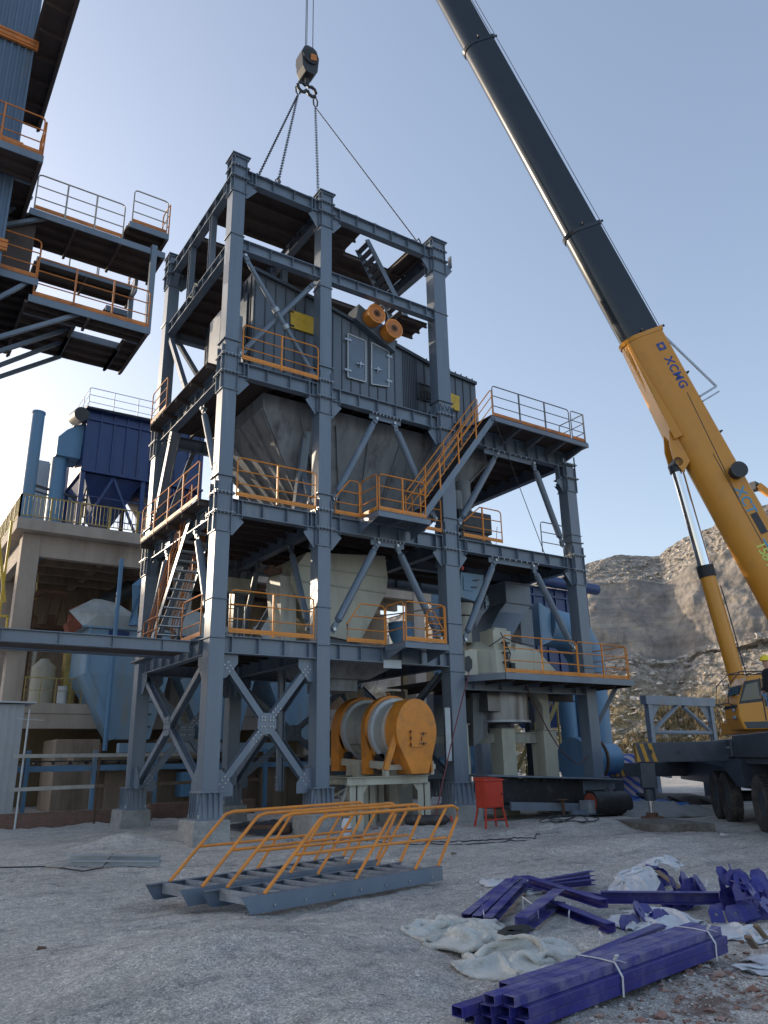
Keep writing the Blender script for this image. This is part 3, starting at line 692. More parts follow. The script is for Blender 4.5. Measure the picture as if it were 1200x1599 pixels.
railing(tw, [(6.75, -1.0, Z1+.06), (6.75, -.1, Z1+.06)], toe=False); railing(tw, [(7.45, rf, Z1+.06), (6.75, rf, Z1+.06)], slope_start=.4)
# left side galleries
railing(tw, [(-.5, .7, Z2+.05), (-.5, 5.95, Z2+.05)], m=m_orange_d); railing(tw, [(-.5, 4.3, Z3+.05), (-.5, 5.9, Z3+.05)], m=m_orange_d)
railing(tw, [(.3, .8, Z3+.05), (.3, 2.2, Z3+.05)], m=m_orange_d, post=.9); railing(tw, [(-.18, 4.6, Z1+.05), (-.18, 5.95, Z1+.05)], m=m_orange_d); railing(tw, [(-.18, .8, Z1+.05), (-.18, 2.3, Z1+.05)], m=m_orange_d)
# upper right platform (dark rails against the sky)
railing(tw, [(9.3, -.93, Z3+.06), (13.1, -.93, Z3+.06)], m=m_greyrail, m_toe=m_orange_d)
railing(tw, [(13.2, -.93, Z3+.06), (13.88, -.93, Z3+.06), (13.88, .3, Z3+.06)], m=m_greyrail, m_toe=m_orange_d)
railing(tw, [(10.9, 5.4, Z2+.05), (13.5, 5.4, Z2+.05)], m=m_greyrail, toe=False); railing(tw, [(12.2, .1, Z2+.05), (13.35, .1, Z2+.05)], m=m_greyrail, toe=False)
# cantilever platforms in front of the facade
def landing(x0, x1, z, y0=-1.05, tap=.8, m=m_deckg):
    o = MB().box(x0, x1, y0, .02, z-.02, z+.02).build('landing', m, tw)
    f = MB(); f.box(x0, x1, y0-.012, y0+.05, z-.17, z-.021); f.box(x0, x0+.05, y0+.051, .0, z-.17, z-.021); f.box(x1-.05, x1, y0+.051, .0, z-.17, z-.021)
    f.box((x0+x1)/2-.03, (x0+x1)/2+.03, y0+.051, 0, z-.15, z-.021)
    f.prism([(x0+.02, y0+.06, z-.17), (x0+.02, 0, z-.17), (x0+.02, 0, z-.42)], (.012, 0, 0)); f.prism([(x1-.03, y0+.06, z-.17), (x1-.03, 0, z-.17), (x1-.03, 0, z-.42)], (.012, 0, 0))
    f.build('landing_frame', m_steel, o); return o
landing(4.38, 6.3, Z2+.03); landing(5.22, 6.8, Z1+.03)
o = MB().box(9.15, 13.95, -.98, .54, Z3-.0, Z3+.04).build('platform_deck', m_deck, tw)
f = MB(); f.box(9.15, 13.97, -1.0, -.93, Z3-.16, Z3-.002); f.box(13.88, 13.95, -.92, .6, Z3-.16, Z3-.002)
f.build('edge_channel', m_steel, o)
f = MB()
for x in (9.4, 10.55, 11.7, 12.8, 13.8): f = MB(); f.prism([(x, -.92, Z3-.15), (x, -.92, Z3-.05), (x, .14, Z3-.05), (x, .14, Z3-.4)], (.015, 0, 0)); f.bar((x+.007, -.92, Z3-.157), (x+.007, .14, Z3-.407), .1, .012); f.build('bracket', m_deckg, o)

# low platform of the right bay
o = MB().hexa([(8.35, .0, ZB-.03), (8.9, -1.15, ZB-.03), (14.8, -1.15, ZB-.03), (14.8, 1.0, ZB-.03), (14.5, 4.6, ZB-.03), (8.35, 4.6, ZB-.03)],
             [(8.35, .0, ZB+.01), (8.9, -1.15, ZB+.01), (14.8, -1.15, ZB+.01), (14.8, 1.0, ZB+.01), (14.5, 4.6, ZB+.01), (8.35, 4.6, ZB+.01)]).build('platform_deck', m_deck, tw)
f = MB(); f.bar((8.88, -1.17, ZB-.09), (14.82, -1.17, ZB-.09), .03, .2); f.bar((8.33, .03, ZB-.09), (8.87, -1.15, ZB-.09), .03, .2); f.bar((14.815, -1.14, ZB-.09), (14.815, 1.0, ZB-.09), .03, .2)
f.build('edge_channel', m_steel, o)
for x in (9.2, 10.4, 11.6, 12.8, 13.9, 14.7): MB().ibeam((x, -1.1, ZB-.035), (x, 4.5, ZB-.035), .2, .1, .012, .01).build('joist', m_deck, o)
MB().ibeam((8.9, 1.6, ZB-.25), (14.7, 1.6, ZB-.25), .3, .2).build('joist', m_deck, o)
mb = MB(); mb.bar((14.75, -.4, ZB-.2), (14.25, .3, 2.7), .12, .14); mb.build('brace', m_steel, tw)
railing(tw, [(8.95, -1.1, ZB+.02), (12.15, -1.1, ZB+.02)]); railing(tw, [(12.2, -1.1, ZB+.02), (14.6, -1.1, ZB+.02)]); railing(tw, [(14.68, -1.1, ZB+.02), (14.68, .8, ZB+.02)])
railing(tw, [(12.6, 1.2, ZB+.02), (14.6, 1.2, ZB+.02)], toe=False)

# staircases
def stairs(parent, p0, p1, wdir, width, ntr, m_str=m_steel, m_tread=m_galv, rails=True, m_rail=m_orange, sd_=.2, name='staircase', h=1.05, tread_d=.22, rail_sides=(0, 1)):
    p0, p1, wd = V(p0), V(p1), V(wdir).normalized(); a = (p1-p0).normalized(); hz = V((a.x, a.y, 0)).normalized()
    s = MB(); s.bar(p0, p1, .03, sd_, (0, 0, 1)); s.bar(p0+wd*width, p1+wd*width, .03, sd_, (0, 0, 1))
    o = s.build(name, m_str, parent)
    for i in range(ntr):
        t = (i+.5)/ntr; c = p0.lerp(p1, t)
        tr = MB(); tr.hexa([c-hz*tread_d/2+wd*.016, c+hz*tread_d/2+wd*.016, c+hz*tread_d/2+wd*(width-.016), c-hz*tread_d/2+wd*(width-.016)],
                     [c-hz*tread_d/2+wd*.016+V((0, 0, .03)), c+hz*tread_d/2+wd*.016+V((0, 0, .03)), c+hz*tread_d/2+wd*(width-.016)+V((0, 0, .03)), c-hz*tread_d/2+wd*(width-.016)+V((0, 0, .03))])
        tr.build('tread', m_tread, o)
    if rails:
        for k in rail_sides:
            r_ = MB(); b = wd*(width*k); Z = V((0, 0, 1))
            q0, q1 = p0+b+Z*.08, p1+b+Z*.08
            r_.tube([q0, q0+Z*(h-.1), q0+Z*h+a*.1, q1+Z*h-a*.1, q1+Z*(h-.1), q1], .021, 6)
            for zz in (.38, .72): r_.tube([q0+Z*h*zz, q1+Z*h*zz], .017, 6)
            n = 4
            for i in range(1, n): r_.bar(q0.lerp(q1, i/n), q0.lerp(q1, i/n)+Z*h, .04, .04)
            r_.build('handrail', m_rail, o, True)
    return o
stairs(tw, (6.0, -.95, Z2+.0), (9.25, -.95, Z3-.06), (0, 1, 0), .78, 19, m_tread=m_dark)
stairs(tw, (.62, 5.6, Z1+.05), (.62, 2.3, Z2), (-1, 0, 0), .75, 15, m_rail=m_orange_d)
stairs(tw, (7.1, .9, ZM-.2), (5.35, .9, Z4-.02), (0, 1, 0), .7, 12, m_tread=m_deckg, rails=False)
# small flag of cloth tied to the left girder, hanging cables, white laths
rg = MB(); pr_ = V((-.12, 3.0, ZM-.1)); rg.tube([pr_, pr_+V((-.05, .15, .15)), pr_+V((-.06, .3, -.02)), pr_+V((-.02, .45, -.2)), pr_+V((-.05, .6, -.12))], .035, 5)
tag(rg.build('tied_rag', m_cloth), 'pale rag tied round the upper left girder of the tower', 'rag')
cb = MB(); a_ = V((9.2, -1.05, Z3-.05)); b_ = V((11.3, -.95, Z2-.6)); cb.tube([a_, a_.lerp(b_, .5)+V((0, 0, -.05)), b_], .013, 5); cb.tube([(10.3, .5, Z2-.1), (10.35, .4, 9.6)], .01, 5)
tag(cb.build('hanging_cable', m_rope), 'thin dark cable hanging from the upper right platform of the tower', 'cable')
cb = MB(); cb.tube([(7.55+i*.07, .75+.15*math.sin(i*1.9), Z3+.38+.12*math.cos(i*2.3)) for i in range(14)], .02, 6); cb.tube([(7.6+i*.07, -.12-.05*math.sin(i*1.9), Z3+.3+.14*math.cos(i*2.1)) for i in range(12)], .014, 6)
tag(cb.build('cable_coil', m_rope), 'coiled cable bundle tied to the third front column beside the yellow hatch', 'cable')

# pedestals under each column
for i, (x, y, w_, lab) in enumerate(((XA, 0, WA, 'pale weathered concrete block under the front left corner column of the tower'), (XB, 0, WA, 'concrete block under the second front column, left of the cream drum stand'),
      (XC, 0, WC, 'wide concrete block under the third front column beside the red cabinet'), (XD, 0, WC, 'concrete block under the front right column behind the belt conveyor'),
      (XA, YR, WA, 'concrete block under the rear left corner column near the brick wall'), (XB, YR, WA, 'small concrete block under the second rear column, seen between the front braces'),
      (XC, YR, WC, 'concrete block under the third rear column behind the orange drum'), (XD-.2, YR-.6, .6, 'concrete block under the rear right column of the tower'))):
    e = .24; mb = MB(); d = [random.uniform(-.02, .03) for _ in range(8)]
    g0 = -.25
    mb.hexa([(x-w_/2-e-.04, y-e-.04, g0), (x+w_/2+e+.04, y-e-.04, g0), (x+w_/2+e+.04, y+.6+e, g0), (x-w_/2-e-.04, y+.6+e, g0)],
            [(x-w_/2-e+d[0], y-e+d[1], .5), (x+w_/2+e+d[2], y-e+d[3], .497), (x+w_/2+e, y+.6+e, .5), (x-w_/2-e, y+.6+e, .498)])
    tag(mb.build('concrete_pedestal', m_ped, bevel=.03), lab, 'pedestal', 'concrete pedestals under the tower columns')
# ================================================================== EQUIPMENT INSIDE THE TOWER
def dirs(): return V((1, 0, 0)), V((0, 1, 0)), V((0, 0, 1))
# ---- clad screen house
sh = thing('screen_house', 'dark corrugated housing with white edged double doors inside the top of the tower', 'housing', (5.5, 3, Z3))
hx0, hx1, hy0, hy1, hz0 = 1.05, 10.25, 1.0, 5.3, Z3+.04
roofp = [(hx0, 17.05), (3.6, 16.62), (8.25, 15.56), (hx1, 15.40)]
poly = [(hx0, hy0, hz0), (hx1, hy0, hz0)]+[(x, hy0, z) for x, z in roofp[::-1]]
mb = MB(); mb.prism(poly, (0, hy1-hy0, 0)); body = mb.build('wall', m_clad, sh)
def roofz(x):
    for (a, b), (c, d) in zip(roofp, roofp[1:]):
        if x <= c: return b+(d-b)*(x-a)/(c-a)
    return roofp[-1][1]
s = MB(); x = hx0+.04; i = 0
while x < hx1:
    dense = 6.6 < x < 7.4
    s.box(x, x+.03, hy0-.028, hy0-.001, hz0, roofz(x+.03)-.03)
    x += .36 if not dense else .075; i += 1
y = hy0+.2
while y < hy1: s.box(hx0-.028, hx0-.001, y, y+.03, hz0, 17.0); y += .36
s.build('cladding_seams', m_cladtrim, body)
t = MB()
for (a, b), (c, d) in zip(roofp, roofp[1:]): t.bar((a-.06, hy0-.04, b+.03), (c, hy0-.04, d+.03), .14, .12); t.bar((a, (hy0+hy1)/2, b+.035), (c, (hy0+hy1)/2, d+.035), hy1-hy0-.02, .05)
for k in range(9): x = 7.9+k*.27; t.bar((x, hy0-.02, roofz(x)+.08), (x+.04, hy0-.02, roofz(x)+.2), .04, .04)
t.build('roof', m_cladtrim, sh)
def doorleaf(pts, side):
    P4 = [at(x, y, 1, hy0-.06) for x, y in pts]
    o = MB().prism(P4, (0, .035, 0)).build('door', m_door, sh)
    f = MB()
    for a, b in zip(P4, P4[1:]+P4[:1]): f.bar(a+V((0, -.012, 0)), b+V((0, -.012, 0)), .03, .05, (0, 1, 0))
    f.build('door_frame', m_white, o)
    h = MB(); 
    hi = 0 if side < 0 else 1; ho = 1-hi
    L0, L1 = (P4[0], P4[3]) if side < 0 else (P4[1], P4[2]); I0, I1 = (P4[1], P4[2]) if side < 0 else (P4[0], P4[3])
    for t_ in (.15, .85): c = L0.lerp(L1, t_)+V((0, -.05, 0)); h.bar(c-V((side*-.02+.12, 0, 0)), c+V((.12, 0, 0)), .02, .07)
    c = I0.lerp(I1, .62)+V((-side*-.28*-1 if 0 else side*.24, -.06, 0)); h.bar(c-V((.16, 0, .01)), c+V((.16, 0, .02)), .03, .035); h.cyl(c-V((0, .04, 0)), c+V((0, .04, 0)), .055)
    h.bar(c-V((.02, 0, .13)), c+V((.02, 0, .10)), .03, .03)
    h.build('hinges_and_handle', m_galv, o)
doorleaf([(543, 521), (571, 533), (571, 597), (543, 589)], -1)
doorleaf([(580, 535), (607, 549), (607, 604), (580, 600)], 1)
hm = MB(); pp = [at(x, y, 1, hy0-.07) for x, y in ((454, 483), (494, 497), (494, 523), (455, 511))]
hm.prism(pp, (0, .05, 0)); o = hm.build('inspection_hatch', m_yellow, sh)
tag(o, 'yellow access hatch', None); h = MB()
for t_ in (.1, .9): c = pp[0].lerp(pp[3], t_); h.bar(c+V((-.04, -.02, 0)), c+V((.1, -.02, 0)), .03, .05)
for t_ in (.12, .88): c = pp[1].lerp(pp[2], t_); h.bar(c+V((-.1, -.02, 0)), c+V((.04, -.02, 0)), .03, .05)
h.build('latches', m_dark, o)
pp = [at(x, y, 1, hy0-.07) for x, y in ((703, 613), (718, 619), (718, 642), (703, 638))]
hm = MB(); hm.prism(pp, (0, .05, 0)); hm.build('inspection_hatch', m_yellow, sh)
pp = [at(x, y, 1, hy0-.045) for x, y in ((652, 597), (680, 606), (680, 629), (652, 622))]
hm = MB(); hm.prism(pp, (0, .03, 0)); o = hm.build('vent_opening', m_dark, sh)
f = MB()
for a, b in zip(pp, pp[1:]+pp[:1]): f.bar(a+V((0, -.01, 0)), b+V((0, -.01, 0)), .04, .05, (0, 1, 0))
for t_ in (.35, .7): f.bar(pp[0].lerp(pp[3], t_), pp[1].lerp(pp[2], t_), .03, .03)
f.build('vent_frame', m_cladtrim, o)
r_ = MB()
for i in range(6): c = pp[0].lerp(pp[1], (i+.5)/6); d_ = pp[3].lerp(pp[2], (i+.5)/6); r_.cyl(c.lerp(d_, .35)+V((0, .02, 0)), c.lerp(d_, .95)+V((0, -.01, 0)), .055, n=8)
r_.build('rollers', m_black, o)
# left end face: grey door unit seen past the corner column
f = MB(); f.box(hx0-.06, hx0-.031, 1.4, 2.4, Z3+1.5, Z3+3.4); f.build('end_panel', m_door, sh)
f = MB(); f.box(.06, .8, 1.2, 2.1, Z3+.06, Z3+2.3); 
tag(f.build('control_cabinet', m_steel2), 'grey metal cabinet on the left gallery beside the housing, behind the front left column', 'cabinet')
# ---- vibrator motors on the sloping roof edge
vm = thing('vibrator_unit', 'two orange round exciter motors on a grey plate above the double doors', 'motor', (5.6, .8, 16.2))
c1, c2 = at(581, 496, 1, .62), at(608, 519, 1, .62)
a = (c2-c1).normalized(); n_ = V((a.z, 0, -a.x)); n_ = -n_ if n_.z > 0 else n_
pl_ = MB(); pl_.hexa([c1-a*.62-n_*.2+V((0, .1, 0)), c2+a*.30-n_*.2+V((0, .1, 0)), c2+a*.55+n_*.42+V((0, .1, 0)), c1-a*.45+n_*.42+V((0, .1, 0))],
                     [c1-a*.62-n_*.2+V((0, .8, 0)), c2+a*.30-n_*.2+V((0, .8, 0)), c2+a*.55+n_*.42+V((0, .8, 0)), c1-a*.45+n_*.42+V((0, .8, 0))])
pl_.build('mounting_plate', m_clad, vm)
for c in (c1, c2):
    m_ = MB(); m_.cyl(c+V((0, .09, 0)), c+V((0, -.28, 0)), .33, n=24); m_.cyl(c+V((0, -.281, 0)), c+V((0, -.33, 0)), .36, n=24); o = m_.build('motor_cover', m_orange, vm, True)
    m_ = MB(); m_.cyl(c+V((0, -.331, 0)), c+V((0, -.35, 0)), .13, n=16); m_.cyl(c+V((0, -.351, 0)), c+V((0, -.42, 0)), .05, n=12); m_.build('hub', m_rusty, o, True)
    b = MB(); b.cyl(c+V((0, -.331, 0)), c+V((0, -.336, 0)), .31, n=24)
    for k in range(8): t_ = k*math.pi/4; p = c+V((.29*math.cos(t_), -.331, .29*math.sin(t_))); b.cyl(p, p+V((0, -.02, 0)), .02, n=6)
    b.build('bolt_ring', m_orange_d, o)
# ---- big ribbed storage hopper below the housing
hp = thing('storage_hopper', 'large ribbed dark grey hopper tapering down below the corrugated housing', 'hopper', (6, 3, Z3))
T_ = [(1.5, 1.0), (10.6, 1.0), (10.6, 5.5), (1.5, 5.5)]; B_ = [(3.7, 2.3), (8.3, 2.3), (8.3, 4.2), (3.7, 4.2)]; zt, zb = 12.78, 9.5
mb = MB(); mb.loft([[(x, y, zb-.5) for x, y in B_], [(x, y, zb) for x, y in B_], [(x, y, zt-.5) for x, y in T_], [(x, y, zt) for x, y in T_]])
mb.build('bin', m_hop, hp)
rb = MB()
for side in range(4):
    a0_, a1_ = V((*T_[side], zt-.5)), V((*T_[(side+1) % 4], zt-.5)); b0_, b1_ = V((*B_[side], zb)), V((*B_[(side+1) % 4], zb)); n = 7 if side % 2 == 0 else 5
    nn = (a1_-a0_).cross(b0_-a0_).normalized()
    for i in range(n+1):
        t_ = i/n; p, q = a0_.lerp(a1_, t_), b0_.lerp(b1_, t_)
        rb.bar(p, q, .05, .16, nn)
rb.build('ribs', m_hop, hp)
# divider legs under the hopper
f = MB(); f.bar((3.2, 1.2, Z3-.5), (3.0, 1.6, 9.0), .25, .2); f.bar((3.6, 1.1, Z3-.5), (3.45, 1.6, 9.0), .12, .1)
f.build('support_leg', m_steel, hp)
# ---- cream weigh hopper between first and second floors
wh = thing('weigh_hopper', 'cream weigh hopper with slanted corners between the second and third front columns', 'hopper', (5, 2, 7))
W_ = [at(x, y, 1, 2.0) for x, y in ((480, 862), (602, 868), (606, 902), (604, 925), (562, 1004), (497, 990), (462, 905), (466, 880))]
mb = MB(); mb.prism(W_, (0, 2.2, 0)); mb.build('shell', m_cream, wh, bevel=.02)
f = MB(); f.bar(at(462, 906, 1, 1.98), at(604, 926, 1, 1.98), .03, .05); f.bar(at(466, 882, 1, 1.98), at(606, 902, 1, 1.98), .02, .035); f.build('seam_flange', m_cream2, wh)
f = MB(); f.hexa([(4.1, 2.1, 5.06), (5.6, 2.1, 5.06), (5.6, 4, 5.06), (4.1, 4, 5.06)], [(4.1, 2.1, 5.6), (5.6, 2.1, 5.6), (5.6, 4, 5.6), (4.1, 4, 5.6)]); f.build('discharge_box', m_deckg, wh)
# second, smaller cream bin left of it and its spillway parts
sb = thing('cream_chute', 'narrow cream chute between the first two front columns left of the weigh hopper', 'chute', (3, 2.8, 7))
mb = MB(); mb.loft([[(2.9, 2.4, 7.4), (3.5, 2.4, 7.4), (3.5, 3.4, 7.4), (2.9, 3.4, 7.4)], [(3.05, 2.4, 5.1), (3.5, 2.4, 5.1), (3.5, 3.2, 5.1), (3.05, 3.2, 5.1)]]); mb.build('shell', m_cream2, sb)
f = MB(); f.bar((2.6, 2.6, 7.45), (3.0, 2.5, 7.6), .2, .2); f.cyl((2.7, 2.5, 7.6), (2.7, 2.9, 7.6), .13); f.build('drive', m_rusty, sb)
mb = MB(); mb.box(1.6, 2.9, 4.6, 4.9, 7.2, 7.7); tag(mb.build('duct_box', m_cream2), 'flat grey cream box section high inside the first bay behind the railing', 'box')
sc_ = MB()
for x in (2.2, 2.9):
    for y in (5.0, 5.6): sc_.cyl((x, y, 5.05), (x, y, 6.9), .022, n=6)
for z in (5.4, 5.9, 6.4, 6.85):
    sc_.cyl((2.2, 5.0, z), (2.9, 5.0, z), .018, n=6); sc_.cyl((2.2, 5.6, z), (2.9, 5.6, z), .018, n=6)
tag(sc_.build('tube_scaffold', m_galv), 'small tube scaffold standing on the first floor inside the first bay', 'scaffold')
mb = MB(); mb.cyl((7.5, 2.4, 5.06), (7.5, 2.4, 6.2), .42, n=20); mb.cyl((7.5, 2.4, 6.2), (7.5, 2.4, 6.25), .44, n=20)
tag(mb.build('blue_tank', m_lblue, smooth=True), 'blue round tank behind the small landing railing on the first floor', 'tank')
mb = MB(); mb.tube([at(585, 963, 1, -.9), at(640, 956, 1, -1.0), at(668, 951, 1, -.8)], .02, 6)
tag(mb.build('loose_bar', m_rusty), 'brown bar lying across the first floor landing railings', 'bar')
mb = MB(); mb.hexa([(4.0, 1.5, 4.2), (5.6, 1.5, 4.2), (5.6, 3.4, 4.2), (4.0, 3.4, 4.2)], [(3.4, .9, 4.75), (6.6, .9, 4.75), (6.6, 4.0, 4.75), (3.4, 4.0, 4.75)]); mb.box(4.3, 5.3, 1.7, 3.1, 3.85, 4.2)
tag(mb.build('floor_funnel', m_hop), 'dark flat funnel hanging under the first floor above the drum', 'funnel')

# ---- orange rotary drum on its cream stand
dr = thing('rotary_drum', 'orange capped grey rotary drum lying on a cream stand between the second and third columns', 'drum', (6.8, 2, 1.4))
dc = lambda y: V((6.12+.07*y, y, 2.62+.045*y))
def ring(y, r, n=40): return [dc(y)+V((r*math.cos(2*math.pi*k/n), 0, r*math.sin(2*math.pi*k/n))) for k in range(n)]
mb = MB(); mb.loft([ring(y, r) for y, r in ((.35, .85), (3.6, .85))]); mb.build('shell', m_drum, dr, True)
for yy in (.95, 2.75):
    mb = MB(); mb.loft([ring(yy-.10, .84), ring(yy-.10, .95), ring(yy+.10, .95), ring(yy+.10, .84)], False); mb.build('white_tyre', m_white, dr, True)
for yy, dd in ((1.06, .26), (2.86, .5)):
    mb = MB(); mb.loft([ring(yy, .82), ring(yy, 1.03), ring(yy+dd, 1.03), ring(yy+dd, .82)], False); o = mb.build('guard', m_orange, dr, True)
    g = MB(); c = dc(yy+dd/2)
    for s in (-1, 1): g = MB(); g.prism([c+V((s*.82, -dd/2+.0, -.55)), c+V((s*1.02, -dd/2, -.1)), c+V((s*1.0, -dd/2, -1.25)), c+V((s*.74, -dd/2, -1.25))], (0, dd, 0)); g.build('guard_leg', m_orange, o)
    e = MB(); e.tube(arc(c+V((-.1, 0, 1.03)), .07, 0, math.pi, (1, 0, 0), (0, 0, 1), 8), .018, 6); e.build('lifting_eye', m_orange, o)
mb = MB(); mb.loft([ring(2.0, .845), ring(2.0, .865), ring(2.05, .865), ring(2.05, .845)], False); mb.build('weld_band', m_galv, dr, True)
tear = []
c0 = dc(0)
for k in range(33):
    t_ = math.pi*(1+.13)-(math.pi*1.26)*k/32; tear.append(c0+V((.72*math.cos(t_), 0, .90*math.sin(t_))))
tear += [V((6.50, 0, 1.42)), V((5.92, 0, 1.42))]
mb = MB(); mb.prism([p+V((0, -.25, 0)) for p in tear], (0, .72, 0)); cap = mb.build('end_cap', m_orange, dr, bevel=.015)
mb = MB(); mb.box(5.88, 6.28, -.29, -.251, 2.14, 2.62); o = mb.build('cap_door', m_orange, cap, bevel=.01)
h = MB()
for zz in (2.24, 2.52): h.bar((6.20, -.31, zz), (6.42, -.31, zz+.02), .02, .025); h.cyl((6.30, -.33, zz-.05), (6.30, -.33, zz+.05), .015, n=6)
h.bar((6.24, -.32, 2.32), (6.24, -.32, 2.44), .02, .02)
for k in range(3): h.cyl((5.87, -.3, 2.18+k*.18), (5.87, -.3, 2.26+k*.18), .025, n=8)
h.build('latch', m_rusty, o)
MB().bar((5.52, -.1, 2.6), (5.15, -.02, 1.55), .12, .16).build('cap_strut', m_orange, dr); MB().bar((6.85, .1, 2.0), (6.86, .1, 1.45), .06, .08).build('cap_strut', m_orange, dr)
st = MB()
for k in range(9):
    t_ = math.pi*1.17+k*.0; y = 1.55+k*.11; c = dc(y)+V((.857*math.cos(t_), 0, .857*math.sin(t_)))
    st.bar(c, c+V((0, .05+.02*(k % 2), .0)), .01, .05+.03*(k % 3), (1, 0, 0))
st.build('stencil_marks', m_dark, dr)
ds = thing('drum_stand', 'cream steel stand with sloping roller frame under the orange drum', 'stand', (6, 1, 0))
f = MB()
for y in (.15, 2.6):
    f.ibeam((4.0, y, 1.38), (6.75, y, 1.38), .22, .2, .02, .02)
f.ibeam((4.3, .25, 1.37), (4.3, 2.5, 1.37), .2, .16); f.ibeam((6.6, .25, 1.37), (6.6, 2.5, 1.37), .2, .16)
f.build('top_frame', m_cream, ds)
for x in (4.3, 6.6, 5.5):
    for y in ((.15, 2.6) if x != 5.5 else (1.4,)):
        g = MB(); gz = gh(x, y)-.1
        g.bar((x-.1, y, gz), (x-.1, y, 1.155), .016, .24, (1, 0, 0)); g.bar((x+.1, y, gz), (x+.1, y, 1.155), .016, .24, (1, 0, 0)); g.bar((x, y-.0, gz), (x, y, 1.155), .184, .014, (0, 1, 0))
        if x != 5.5:
            sg = 1 if x < 5 else -1; g.prism([(x+sg*.11, y-.01, 1.15), (x+sg*.38, y-.01, 1.15), (x+sg*.11, y-.01, .8)], (0, .02, 0))
        g.build('leg', m_cream, ds)
g = MB(); g.bar((4.5, 2.5, 1.1), (6.5, 2.6, .1), .09, .05); g.bar((6.5, 2.45, 1.1), (4.5, 2.4, .1), .09, .05); g.bar((4.1, .3, 1.1), (3.5, .2, .1), .08, .05); g.bar((4.2, .25, 1.15), (3.6, 2.5, .2), .08, .05); g.build('cross_brace', m_cream2, ds)
g = MB()
for x in (5.3, 6.9): g.bar((x, .1, 1.66), (x+.25, 4.6, 1.86), .1, .2)
for y in (.2, 1.6, 3.4): g.bar((5.25, y, 1.6+.045*y), (7.05, y, 1.6+.045*y), .12, .14)
for x in (5.3, 6.9): g.box(x-.06, x+.06, .1, .28, 1.385, 1.62); g.hexa([(x-.08, 1.5, 1.0), (x+.08, 1.5, 1.0), (x+.08, 1.7, 1.0), (x-.08, 1.7, 1.0)], [(x-.2, 1.4, 1.7), (x+.2, 1.4, 1.7), (x+.2, 1.8, 1.7), (x-.2, 1.8, 1.7)])
g.build('roller_frame', m_cream, ds)
for x in (5.6, 6.85):
    for y in (.95, 2.75): g = MB(); g.cyl((x, y-.1, 1.84+.045*y), (x, y+.1, 1.84+.045*y), .12, n=16); g.build('roller', m_dark, ds, True)

# ---- cream mixer on the low right platform
mx = thing('mixer', 'cream twin shaft mixer with orange warning plates on the low right platform', 'mixer', (11, 1.6, ZB))
zz = ZB+.03
A8 = lambda cx, cy, rx, ry, z: [(cx+rx*c_, cy+ry*s_, z) for c_, s_ in ((-1, -.5), (-.6, -1), (.6, -1), (1, -.5), (1, .5), (.6, 1), (-.6, 1), (-1, .5))]
mb = MB(); mb.loft([A8(10.75, 1.7, 1.35, 1.3, zz+.18), A8(10.75, 1.7, 1.35, 1.3, zz+.92), A8(10.75, 1.7, .9, .8, zz+1.3)]); mb.build('pan', m_cream, mx, bevel=.015)
mb = MB(); mb.loft([A8(10.75, 1.7, 1.45, 1.4, zz+.02), A8(10.75, 1.7, 1.45, 1.4, zz+.17)]); mb.build('base_ring', m_cream2, mx)
mb = MB(); mb.box(9.95, 10.75, .5, 1.2, zz+.95, zz+1.62); mb.box(10.05, 10.6, .52, .9, zz+1.621, zz+1.70); mb.build('drive_box', m_cream, mx, bevel=.02)
mb = MB(); mb.prism([(10.8, .45, zz+.3), (12.75, .45, zz+.35), (11.9, .45, zz+1.05), (10.9, .45, zz+1.22)], (0, 1.6, 0)); o = mb.build('side_cover', m_cream, mx, bevel=.015)
f = MB(); f.box(11.25, 11.55, .42, .448, zz+.78, zz+.90); f.build('warning_plate', m_lamp, o)
f = MB()
for k in range(6): f.cyl((11.6+k*.2, .38, zz+.2), (11.6+k*.2, .38, zz+.34), .045, n=8)
f.build('pins', m_dark, mx)
f = MB()
for z in (zz+.3, zz+.62, zz+.95): f.cyl((10.35, .35, z), (10.35, .35, z+.2), .07, n=10); f.box(10.2, 10.5, .3, .42, z+.2, z+.25)
f.cyl((10.55, .3, zz+.15), (10.55, .3, zz+.5), .1, n=12)
f.build('lubrication_pumps', m_dark, mx)
f = MB(); f.tube([(10.1, .3, zz+1.5), (10.2, .2, zz+1.2), (10.4, .2, zz+.8), (10.3, .25, zz+.4)], .02, 6); f.tube([(9.6, .35, zz+1.0), (10.2, .3, zz+1.35), (10.7, .35, zz+1.25), (11.7, .4, zz+1.15)], .018, 6); f.build('hoses', m_black, mx)
# stainless discharge bin below the mixer
bn = thing('discharge_bin', 'round stainless steel discharge bin hanging below the cream mixer', 'bin', (11.2, 1.9, 3))
def cr(x, y, z, r, n=32): return [(x+r*math.cos(6.2832*k/n), y+r*math.sin(6.2832*k/n), z) for k in range(n)]
mb = MB(); mb.loft([cr(11.2, 1.9, 2.55, .35), cr(11.2, 1.9, 2.9, .45), cr(11.2, 1.9, 3.0, 1.05), cr(11.2, 1.9, 4.0, 1.08)]); mb.build('shell', m_stain, bn, True)
mb = MB(); mb.loft([cr(11.2, 1.9, 2.96, 1.07), cr(11.2, 1.9, 2.96, 1.12), cr(11.2, 1.9, 3.03, 1.12), cr(11.2, 1.9, 3.03, 1.07)], False); mb.build('rim', m_galv, bn, True)
mb = MB(); mb.box(9.9, 10.45, .9, 1.5, 3.3, 3.95); mb.build('access_box', m_stain, bn, bevel=.01)
mb = MB(); mb.hexa([(9.7, 1.5, 2.2), (10.3, 1.5, 2.5), (10.3, 2.6, 2.5), (9.7, 2.6, 2.2)], [(9.6, 1.3, 3.9), (10.3, 1.3, 3.9), (10.3, 2.8, 3.9), (9.6, 2.8, 3.9)]); mb.build('side_chute', m_hop, bn)

